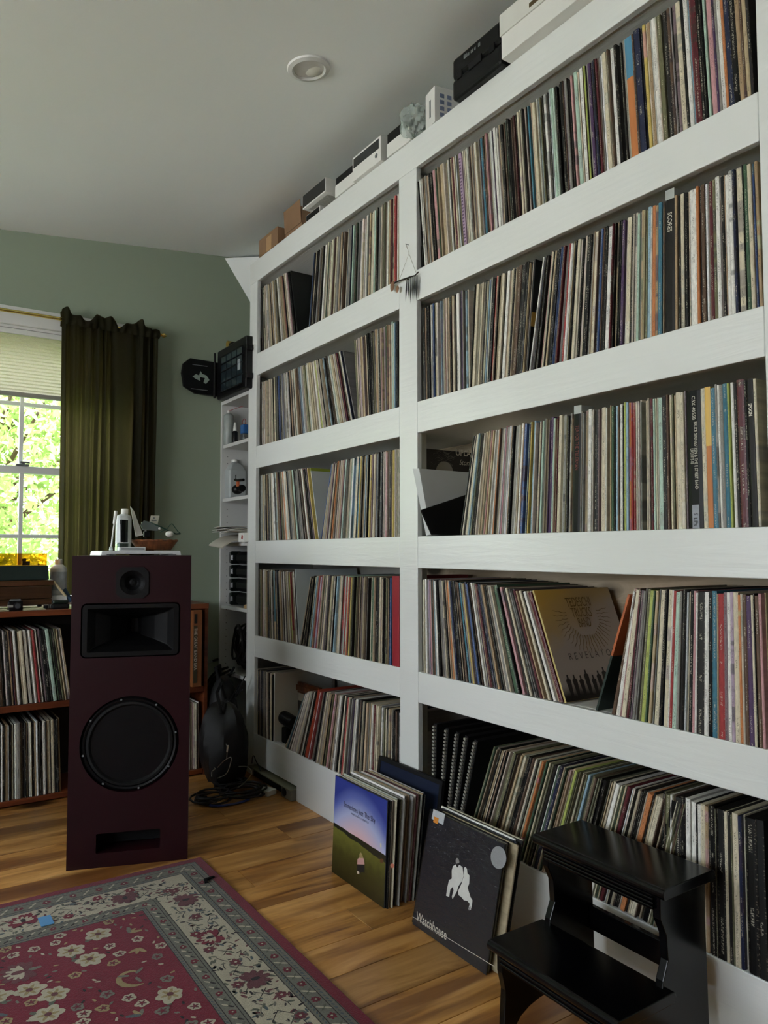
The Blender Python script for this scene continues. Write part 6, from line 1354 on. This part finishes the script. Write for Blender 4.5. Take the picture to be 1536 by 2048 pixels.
G().box((-hx-0.0008, -0.035, 0.0), (-hx-0.0002, 0.02, 0.07), M=Mo).build('tape', pm('tan_tape', 'b08c62', 0.3), o)
G().prism([(-hy, h-0.001), (hy-0.02, h-0.001), (hy-0.06, h+0.035), (-hy+0.02, h+0.045)], hx-0.02, hx-0.017, 'X', Mo).build('flap', M_CARD, o)
o, Mo, hx, hy, h = carton('cardboard_box', 'upright brown cardboard box with a long front flap, second on the shelving top', 'box', 1.53, 1.68, 2.93, 3.095, ZU, ZU+0.118, M_CARD, 0)
Mf = Mo @ Matrix.Translation((-hx-0.0012, 0, h*0.35)) @ Matrix.Rotation(radians(-4), 4, 'Y'); G().box((-0.002, -hy, 0), (0.0, hy, 0.105), M=Mf).build('flap', M_CARD, o, bevel=0.0005)
o, Mo, hx, hy, h = carton('small_black_box', 'small black white-edged carton underneath another, by the cardboard boxes', 'box', 1.505, 1.60, 2.72, 2.845, ZU, ZU+0.030, M_WHITE, 0)
G().box((-hx-0.0008, -hy+0.004, 0.003), (-hx+0.001, hy-0.004, h-0.003), M=Mo).build('black_face', M_BLACK, o)
o, Mo, hx, hy, h = carton('device_box', 'black and white printed carton stacked on the small black one', 'box', 1.465, 1.60, 2.60, 2.80, ZU+0.0305, ZU+0.090, M_WHITE, 0)
G().box((-hx-0.0008, -hy+0.004, 0.006), (-hx+0.001, hy-0.004, h-0.002), M=Mo).build('black_face', pm('charcoal_card', '1c1e1e', 0.35), o)
G().box((-hx+0.02, -hy+0.02, -0.0006), (0.03, hy-0.02, 0.0004), M=Mo).build('printed_label', pm('label_print', 'a9aaa4', 0.6, var=0.5, nscale=90), o)
o.location = (o.location.x, o.location.y, o.location.z)
o, Mo, hx, hy, h = carton('gadget_box', 'open white gadget carton with black interior, above the narrow bay', 'box', 1.495, 1.62, 2.425, 2.575, ZU, ZU+0.050, M_WHITE, 0)
G().box((-hx+0.002, -hy+0.003, h), (hx-0.003, hy-0.003, h+0.030), M=Mo).build('black_tray', M_BLACK, o, bevel=0.001)
o, Mo, hx, hy, h = carton('white_gadget_box', 'tall white gadget carton with a dark window, leaning by the open one', 'box', 1.485, 1.62, 2.225, 2.423, ZU, ZU+0.095, M_WHITE, 0)
G().box((-hx-0.0008, -hy+0.012, 0.050), (-hx+0.001, hy-0.008, h-0.008), M=Mo).build('dark_window', pm('dark_window_print', '26292a', 0.25), o)
g = G(); g.cyl(Mo @ Vector((-hx-0.0006, -hy+0.03, 0.03)), Mo @ Vector((-hx+0.001, -hy+0.03, 0.03)), 0.009, n=16); g.build('emblem', M_GREY, o)
o, Mo, hx, hy, h = carton('slim_carton', 'white carton with a black top half beside the crumpled plastic bag', 'box', 1.495, 1.62, 2.055, 2.20, ZU, ZU+0.050, M_WHITE, 0)
G().box((-hx+0.001, -hy+0.002, h), (hx-0.002, hy-0.002, h+0.036), M=Mo).build('black_top', M_BLACK, o, bevel=0.001)
o = T('crumpled_bag', 'crumpled clear plastic bag squashed between two white cartons', 'plastic bag', (1.53, 2.04, ZU))
def bagf(i, j):
    a, b = 2*pi*i, pi*j; d = Vector((sin(b)*cos(a), sin(b)*sin(a), -cos(b))); k_ = 1+0.13*sin(5*a+3*b)+0.10*sin(11*a-7*b)
    return Vector((1.505+d.x*0.05*k_, 2.04+d.y*0.05*k_, max(ZU+0.001, ZU+0.058+d.z*0.055*k_)))
N_ = NT('crinkled_clear_plastic'); N_.b.inputs['Base Color'].default_value = lin('b8c4be'); N_.b.inputs['Roughness'].default_value = 0.12; N_.b.inputs['Alpha'].default_value = 0.45; N_.bump(N_.noise(N_.obj(), 60, 3), 0.8, 0.004)
G().grid(bagf, 40, 24).build('film', N_.m, o, smooth=True)
o, Mo, hx, hy, h = carton('printed_white_carton', 'white carton printed with small bluish pictures, over the centre post', 'box', 1.502, 1.65, 1.905, 1.972, ZU, ZU+0.125, M_WHITE, -10)
g = G()
for r_, c_ in [(a, b) for a in range(4) for b in range(2)]: g.box((-hx+0.02+c_*0.028, -hy-0.0008, 0.022+r_*0.022), (-hx+0.036+c_*0.028, -hy+0.0005, 0.036+r_*0.022), M=Mo)
g.build('picture_print', pm('blue_grey_print', '7d8aa6', 0.5), o)
g = G(); g.box((-hx-0.0008, -0.006, 0.03), (-hx+0.0005, 0.004, 0.09), M=Mo); g.build('title_print', M_GREY, o)
o, Mo, hx, hy, h = carton('tool_case', 'black moulded tool case over the wide bay beside the long white box', 'case', 1.475, 1.70, 1.572, 1.80, ZU, ZU+0.066, M_BLACK, 0, 'lower_shell', 0.010)
G().box((-hx, -hy, h+0.001), (hx, hy, h+0.070), M=Mo).build('upper_shell', M_BLACK, o, bevel=0.012, seg=3)
g = G()
for i, (w_, h2) in enumerate(((0.016, 0.013), (0.010, 0.009), (0.012, 0.010), (0.006, 0.009), (0.010, 0.012))): g.box((-hx-0.0008, 0.055-i*0.017-w_, h+0.040), (-hx+0.001, 0.055-i*0.017, h+0.040+h2), M=Mo)
g.build('worn_badge', M_GREY, o, bevel=0.001)
G().box((-hx-0.004, -0.03, h-0.012), (-hx+0.002, 0.03, h+0.012), M=Mo).build('latch', M_BLK2, o, bevel=0.002)
for dy in (-0.075, 0.075): G().box((-hx-0.003, dy-0.012, h-0.012), (-hx+0.002, dy+0.012, h+0.014), M=Mo).build('latch', M_BLK2, o, bevel=0.002)
o, Mo, hx, hy, h = carton('storage_box', 'long white cardboard storage box with a hand hole, above the wide bay', 'box', 1.465, 1.74, 1.215, 1.560, ZU, ZU+0.130, M_WHITE, 0, 'body', 0.0015)
G().box((-hx-0.004, -hy-0.003, h-0.062), (hx+0.003, hy+0.003, h+0.003), M=Mo).build('lid', pm('lid_card', 'cfcfc8', 0.6), o, bevel=0.001)
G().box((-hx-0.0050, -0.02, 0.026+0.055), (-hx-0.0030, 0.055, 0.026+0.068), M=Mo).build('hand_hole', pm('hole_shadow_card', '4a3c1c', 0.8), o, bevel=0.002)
o, Mo, hx, hy, h = carton('grey_latched_bin', 'pale grey plastic bin with a clip at the near end of the shelving top', 'bin', 1.50, 1.72, 0.86, 1.205, ZU, ZU+0.11, pm('pale_grey_plastic', 'a9abae', 0.4), 0, 'tub', 0.006)
G().box((-hx-0.006, hy-0.055, 0.05), (-hx+0.001, hy-0.01, 0.115), M=Mo).build('clip', pm('mid_grey_plastic', '787b80', 0.4), o, bevel=0.004)

# ================================================================== TWIG HANGING
tg = T('twig_ornament', 'hanging twig with dried pods and dark feathers on the centre post', 'ornament', (1.49, 2.07, 1.9))
xq = 1.488; nail = atX(815, 489, 1.494)
g = G(); g.cyl((1.499, nail.y, nail.z), (1.485, nail.y, nail.z), 0.0012, n=6); g.build('nail', M_GREY, tg)
e1, e2 = atX(799, 559, xq), atX(833, 548, xq); kn = atX(818, 507, xq)
g = G(); g.tube([(xq, nail.y, nail.z), kn, e1], 0.0006, 5); g.tube([kn, e2], 0.0006, 5); g.tube([kn, atX(811, 487, xq)], 0.0005, 5); g.build('string', pm('twine', '7c7460', 0.8), tg)
g = G(); g.tube([atX(a, b, xq) for a, b in ((782, 571), (792, 564), (806, 559), (820, 554), (830, 551), (837, 544))], lambda t: 0.0035*(1-0.4*t), 8); g.tube([atX(806, 559, xq), atX(812, 556, xq-0.01), atX(818, 560, xq-0.012)], 0.002, 6); g.build('twig', pm('bark', '2c221c', 0.8), tg, smooth=True)
for (a, b, r_) in ((785, 571, 0.017), (795, 577, 0.012)):
    p = atX(a, b, xq-0.004); g = G(); g.lathe([(0.0004, -r_*1.3), (r_*0.6, -r_*0.8), (r_*0.8, 0), (r_*0.45, r_*0.7), (0.0006, r_*0.9)], p, 8, Matrix.Rotation(radians(12), 4, 'X'), sx=0.35); g.build('seed_pod', pm('dried_pod', '7c5a42', 0.7, var=0.3), tg, smooth=True)
for i, (a, b) in enumerate(((813, 604), (817, 598), (822, 608), (826, 601), (829, 594), (832, 603))):
    p0 = atX(814+i*4, 557-i*1.4, xq-0.002); p1 = atX(a+i*0.6-2, b, xq-0.006+0.002*i); g = G(); md = p0.lerp(p1, 0.5)
    w2 = Vector((0, 0.0055, 0)); g.add([p0-w2*0.4, p0+w2*0.4, md+w2, p1, md-w2, md+Vector((-0.002, 0, 0))], [(0, 1, 5), (1, 2, 5), (2, 3, 5), (3, 4, 5), (4, 0, 5)]); g.build('feather', pm('dark_feather', '16181a', 0.6), tg, fixn=False)

# ================================================================== RUG
RX1, RY1_ = 0.950, 2.551; RX0, RY0_ = -1.05, -0.55
def rug_mat(name, attr=True, col='5a1626'):
    N = NT(name); co = N.obj(); n = N.noise(co, 320, 2); n2 = N.noise(co, 6, 3)
    if attr: base = N.n('ShaderNodeAttribute', attribute_name='Col').outputs['Color']
    hs = N.n('ShaderNodeHueSaturation'); N.l(base, hs.inputs['Color'])
    N.l(N.math('ADD', 0.55, N.math('ADD', N.math('MULTIPLY', n, 0.6), N.math('MULTIPLY', n2, 0.3))), hs.inputs['Value'])
    N.l(hs.outputs[0], N.b.inputs['Base Color']); N.b.inputs['Roughness'].default_value = 0.95; N.b.inputs['Specular IOR Level'].default_value = 0.1
    N.b.inputs['Sheen Weight'].default_value = 0.15; N.bump(n, 0.6, 0.002); return N.m
M_RUG = rug_mat('woven_wool')
rg = T('rug', 'dark red oriental rug with cream floral borders on the pine floor', 'rug', (0, 1, 0), radians(-0.0))
RED_, GRN_, CRM_, BLK_, ROSE_, OLV_, GLD_, SLT_ = [lin(c) for c in ('640b20', '615f54', '9c9480', '1e1617', '582c30', '4e5244', '857550', '424d50')]
zr = 0.008
G().box((RX0, RY0_, 0.0008), (RX1, RY1_, zr), RED_).build('pile_base', M_RUG, rg, bevel=0.002)
Rr = random.Random(12); CN = [0]
class Rg(G):
    def pg(s, pts, col, lay): CN[0] += 1; z = zr+0.0002+lay*0.00022+(CN[0] % 7)*0.00002; s.add([(a, b, z) for a, b in pts], [tuple(range(len(pts)))], col)
    def rect(s, x0, x1, y0, y1, col, lay): s.pg([(x0, y0), (x1, y0), (x1, y1), (x0, y1)], col, lay)
    def petal(s, cx, cy, a, r0, r1, w, col, lay):
        ca, sa = cos(a), sin(a); P = [(r0, -w*0.35), ((r0+r1)/2, -w*0.5), (r1-w*0.15, -w*0.3), (r1, 0), (r1-w*0.15, w*0.3), ((r0+r1)/2, w*0.5), (r0, w*0.35)]
        s.pg([(cx+u*ca-v*sa, cy+u*sa+v*ca) for u, v in P], col, lay)
    def flower(s, cx, cy, r, n, c1, c2, c3, lay=2, ph=None):
        ph = Rr.uniform(0, 6) if ph is None else ph
        for i in range(n): s.petal(cx, cy, ph+2*pi*i/n, 0, r*Rr.uniform(0.8, 1.1), 3.9*r/n*1.25, c1, lay)
        for i in range(n): s.petal(cx, cy, ph+2*pi*i/n, 0, r*0.62, 1.4*r/n, c2, lay+1)
        s.pg([(cx+r*0.22*cos(2*pi*i/8), cy+r*0.22*sin(2*pi*i/8)) for i in range(8)], c3, lay+2)
    def palm(s, cx, cy, r, a, c1, c2, c3, lay=2):
        for i in range(9): t = a+radians(-120+30*i); s.petal(cx, cy, t, 0, r*(1-0.25*abs(i-4)/4), r*0.42, c1, lay)
        for i in range(7): t = a+radians(-75+25*i); s.petal(cx, cy, t, r*0.1, r*0.72*(1-0.2*abs(i-3)/3), r*0.2, c2, lay+1)
        s.petal(cx, cy, a, 0, r*0.45, r*0.3, c3, lay+2)
    def leaf(s, cx, cy, L, a, col, lay=2, w=0.36): s.petal(cx, cy, a, 0, L, L*w, col, lay)
    def vine(s, pts, w, col, lay=1):
        for (a, b), (c, d) in zip(pts, pts[1:]):
            L = hypot(c-a, d-b) or 1; nx, ny = -(d-b)/L*w/2, (c-a)/L*w/2; s.pg([(a+nx, b+ny), (c+nx, d+ny), (c-nx, d-ny), (a-nx, b-ny)], col, lay)
    def scroll(s, cx, cy, r, a, col, sgn=1, lay=2):
        pin, pout = [], []
        for i in range(13):
            t = i/12; th = a+sgn*t*4.0; rr = r*(1-0.62*t); w = r*0.17*(1-t*0.7)*(0.25+min(1, t*4)); pout.append((cx+(rr+w)*cos(th), cy+(rr+w)*sin(th))); pin.append((cx+(rr-w)*cos(th), cy+(rr-w)*sin(th)))
        for i in range(12): s.pg([pin[i], pout[i], pout[i+1], pin[i+1]], col, lay)
W0, W1, W2, W3 = 0.030, 0.100, 0.222, 0.280
def band(name, d0, d1, col, lay):
    g = Rg(); a0, b0, a1, b1 = RX0+d0, RY0_+d0, RX1-d0, RY1_-d0; e = d1-d0
    g.rect(a1-e, a1, b0, b1, col, lay); g.rect(a0, a0+e, b0, b1, col, lay); g.rect(a0+e, a1-e, b1-e, b1, col, lay); g.rect(a0+e, a1-e, b0, b0+e, col, lay); return g
def along(d, step, both=True):
    """positions with tangent angle along a rectangular course at inset d"""
    x0, y0, x1, y1 = RX0+d, RY0_+d, RX1-d, RY1_-d; out = []
    n = int((y1-y0)/step); out += [(x1, y1-(i+0.5)*(y1-y0)/n, pi/2) for i in range(n)]+[(x0, y1-(i+0.5)*(y1-y0)/n, pi/2) for i in range(n)]
    n = int((x1-x0)/step); out += [(x1-(i+0.5)*(x1-x0)/n, y1, 0) for i in range(n)]+[(x1-(i+0.5)*(x1-x0)/n, y0, 0) for i in range(n)]
    return out
g = band('outer', W0, W1, GRN_, 0)
for d in (W0+0.001, W0+0.020, W1-0.016, W1-0.001):
    h = band('l', d, d+0.0022, BLK_, 1); g.v and None
    k_ = len(g.v); g.v += h.v; g.f += [tuple(q+k_ for q in f) for f in h.f]; g.c += h.c
for (x, y, a) in along(W0+0.0105, 0.014): g.leaf(x-0.004*cos(a), y-0.004*sin(a), 0.010, a+0.5, SLT_, 1, 0.5)
for (x, y, a) in along(W1-0.008, 0.014): g.leaf(x-0.004*cos(a), y-0.004*sin(a), 0.010, a-0.5, SLT_, 1, 0.5)
for i, (x, y, a) in enumerate(along((W0+W1)/2+0.002, 0.0375)):
    if i % 2: g.flower(x, y, 0.013, 8, RED_, ROSE_, CRM_, 2)
    else: g.leaf(x, y, 0.019, a+0.9, CRM_, 2); g.leaf(x, y, 0.019, a+0.9+pi, CRM_, 2); g.leaf(x, y, 0.014, a-0.8, OLV_, 2); g.leaf(x, y, 0.014, a-0.8+pi, OLV_, 2)
q = g.build('outer_border', M_RUG, rg, fixn=False); q['kind'] = 'stuff'
g = band('main', W1, W2, CRM_, 0)
dm = (W1+W2)/2
pts_ = along(dm, 0.032)
for i, (x, y, a) in enumerate(pts_):
    nx, ny = -sin(a), cos(a); 
    for s_ in (-1, 1):
        off = 0.035*sin(i*0.9)*s_
        g.vine([(x-0.016*cos(a)+nx*0.035*sin((i-0.5)*0.9)*s_, y-0.016*sin(a)+ny*0.035*sin((i-0.5)*0.9)*s_), (x+nx*off, y+ny*off), (x+0.016*cos(a)+nx*0.035*sin((i+0.5)*0.9)*s_, y+0.016*sin(a)+ny*0.035*sin((i+0.5)*0.9)*s_)], 0.0022, BLK_, 1)
    for k_ in range(12):
        u, v = Rr.uniform(-0.016, 0.016), Rr.uniform(-0.056, 0.056); g.leaf(x+cos(a)*u+nx*v, y+sin(a)*u+ny*v, Rr.uniform(0.010, 0.02), Rr.uniform(0, 6.3), Rr.choice([OLV_, SLT_, ROSE_, BLK_, GRN_]), 1, 0.42)
    if i % 3 == 1:
        v = Rr.choice([-0.035, 0.035, 0]); g.flower(x+nx*v, y+ny*v, 0.017, 7, Rr.choice([RED_, ROSE_]), RED_, CRM_, 3)
for i, (x, y, a) in enumerate(along(dm, 0.24)):
    sg_ = 1 if i % 2 else -1
    g.palm(x, y, 0.050, a+(pi/2)*sg_, RED_ if i % 2 else ROSE_, CRM_ if i % 2 else ROSE_, BLK_, 5)
q = g.build('main_border', M_RUG, rg, fixn=False); q['kind'] = 'stuff'
g = band('inner', W2, W3, GRN_, 0)
for d in (W2+0.001, W2+0.010, W3-0.014, W3-0.002):
    h = band('l', d, d+0.002, BLK_, 1); k_ = len(g.v); g.v += h.v; g.f += [tuple(q+k_ for q in f) for f in h.f]; g.c += h.c
for i, (x, y, a) in enumerate(along((W2+W3)/2-0.002, 0.028)):
    if i % 3 == 1: g.flower(x, y, 0.011, 6, RED_, ROSE_, CRM_, 2)
    else: g.leaf(x, y, 0.016, a+0.7, CRM_, 2); g.leaf(x, y, 0.016, a+0.7+pi, BLK_, 2); g.leaf(x, y, 0.012, a-0.9, OLV_, 2)
for (x, y, a) in along(W3-0.008, 0.013): g.leaf(x, y, 0.009, a+0.4, SLT_, 1, 0.5)
q = g.build('inner_border', M_RUG, rg, fixn=False); q['kind'] = 'stuff'
g = Rg(); fx0, fx1, fy0, fy1 = RX0+W3, RX1-W3, RY0_+W3, RY1_-W3
occ = []
def free(x, y, r):
    if not (fx0+r*0.8 < x < fx1-r*0.8 and fy0+r*0.8 < y < fy1-r*0.8): return False
    if any((x-a)**2+(y-b)**2 < (r+c)**2*0.86 for a, b, c in occ): return False
    occ.append((x, y, r)); return True
for kind, num, r_ in (('palm', 46, 0.062), ('scroll', 34, 0.055), ('rose', 90, 0.038), ('leafs', 120, 0.030), ('small', 420, 0.018), ('tiny', 900, 0.009)):
    for _ in range(num*6):
        if num <= 0: break
        x, y = Rr.uniform(fx0, fx1), Rr.uniform(fy0, fy1)
        if not free(x, y, r_): continue
        num -= 1; a = Rr.uniform(0, 6.3)
        if kind == 'palm': g.palm(x, y, r_, a, Rr.choice([ROSE_, GLD_, CRM_]), Rr.choice([GLD_, CRM_]), ROSE_, 2); g.leaf(x, y, r_*0.7, a+pi, GRN_, 1)
        elif kind == 'scroll': g.scroll(x, y, r_*0.9, a, GLD_, Rr.choice([-1, 1])); [g.leaf(x+r_*0.2*cos(b), y+r_*0.2*sin(b), r_*0.5, b, GRN_, 3) for b in (a, a+2, a+4)]
        elif kind == 'rose': g.flower(x, y, r_, 6, CRM_, GLD_, ROSE_, 2); g.leaf(x, y, r_*1.2, a, OLV_, 1)
        elif kind == 'leafs': [g.leaf(x, y, r_*Rr.uniform(0.8, 1.15), a+b, Rr.choice([GRN_, GRN_, SLT_, GLD_]), 1, 0.38) for b in (-0.8, 0, 0.8)]
        elif kind == 'small': g.flower(x, y, r_, 5, Rr.choice([CRM_, GLD_, CRM_, GRN_]), ROSE_, RED_, 2)
        else: g.leaf(x, y, r_*1.5, a, Rr.choice([GLD_, GRN_, CRM_, BLK_]), 1, 0.5)
q = g.build('field_pattern', M_RUG, rg, fixn=False); q['kind'] = 'stuff'
p = atZ(92, 1842, zr)
o = tag(G().box((p.x-0.018, p.y-0.034, zr+0.002), (p.x+0.016, p.y+0.026, zr+0.0035)).build('painters_tape', pm('blue_tape', '4c83b0', 0.6), None), 'scrap of bright blue tape stuck on the rug border', 'tape')
p = atZ(411, 1762, zr)
o = tag(G().prism([(p.x-0.010, p.y-0.020), (p.x+0.0, p.y-0.022), (p.x+0.004, p.y-0.004), (p.x+0.032, p.y+0.004), (p.x+0.030, p.y+0.011), (p.x-0.004, p.y+0.006)], zr+0.002, zr+0.006, 'Z').build('black_corner_clip', M_BLK2, None), 'small black corner clip lying on the rug edge', 'clip')

# ================================================================== OUTSIDE
struct(G().box((-25, YB+0.17, -0.45), (25, 40, -0.35)).build('ground_outside', pm('lawn_green', '4a6428', 0.9, var=0.4, nscale=3), None))
struct(G().box((-16, -9, -0.36), (XL-0.22, 9, -0.30)).build('added_bounce_ground', pm('pale_bounce_surface', 'e6e4de', 0.8, var=0.06, nscale=2), None))  # unseen pale slab, added to bounce daylight up to the ceiling
M_BARK = pm('tree_bark', '4c3a2a', 0.9, var=0.3)
for ti, (tx, ty, hh, rr, lab) in enumerate(((0.75, 7.6, 3.9, 1.6, 'round leafy shrub seen through the lower window panes'), (3.6, 8.8, 4.6, 1.5, 'taller pale green tree right outside behind the curtain edge'), (-2.6, 8.2, 4.4, 1.45, 'leafy tree outside towards the second window'), (1.3, 12.6, 6.4, 2.2, 'tall leafy tree standing farther back beyond the shrub'))):
    o = T('garden_tree', lab.replace(' right', ''), 'tree', (tx, ty, -0.35), group=None); R = random.Random(100+ti)
    g = G(); g.tube([(tx, ty, -0.35), (tx+0.05, ty, hh*0.3), (tx-0.08, ty+0.05, hh*0.62)], lambda t: 0.11*(1-0.6*t), 8)
    for _ in range(7): a = R.uniform(0, 6.3); z0 = R.uniform(0.15, 0.55)*hh; g.tube([(tx, ty, z0), (tx+rr*0.6*cos(a), ty+rr*0.6*sin(a), z0+rr*0.5)], lambda t: 0.035*(1-0.7*t), 6)
    g.build('trunk', M_BARK, o, smooth=True)
    g = G(); vs_, fs_ = [], []
    for i in range(14000):
        d = Vector((R.gauss(0, 1), R.gauss(0, 1), R.gauss(0, 1))).normalized(); k_ = R.random()**0.4*(1+0.25*sin(5*d.x+3*d.z+ti))
        c = Vector((tx, ty, hh*0.5))+Vector((d.x*rr*k_, d.y*rr*k_, d.z*hh*0.5*k_))
        a = Vector((R.gauss(0, 1), R.gauss(0, 1), R.gauss(0, 1))).normalized(); b = a.orthogonal().normalized(); s1, s2 = R.uniform(0.03, 0.065), R.uniform(0.018, 0.035)
        n_ = len(vs_); vs_ += [c-a*s1, c+b*s2, c+a*s1, c-b*s2]; fs_.append((n_, n_+1, n_+2, n_+3))
    g.add(vs_, fs_); g.build('foliage', M_LEAF, o, fixn=False)['kind'] = 'stuff'
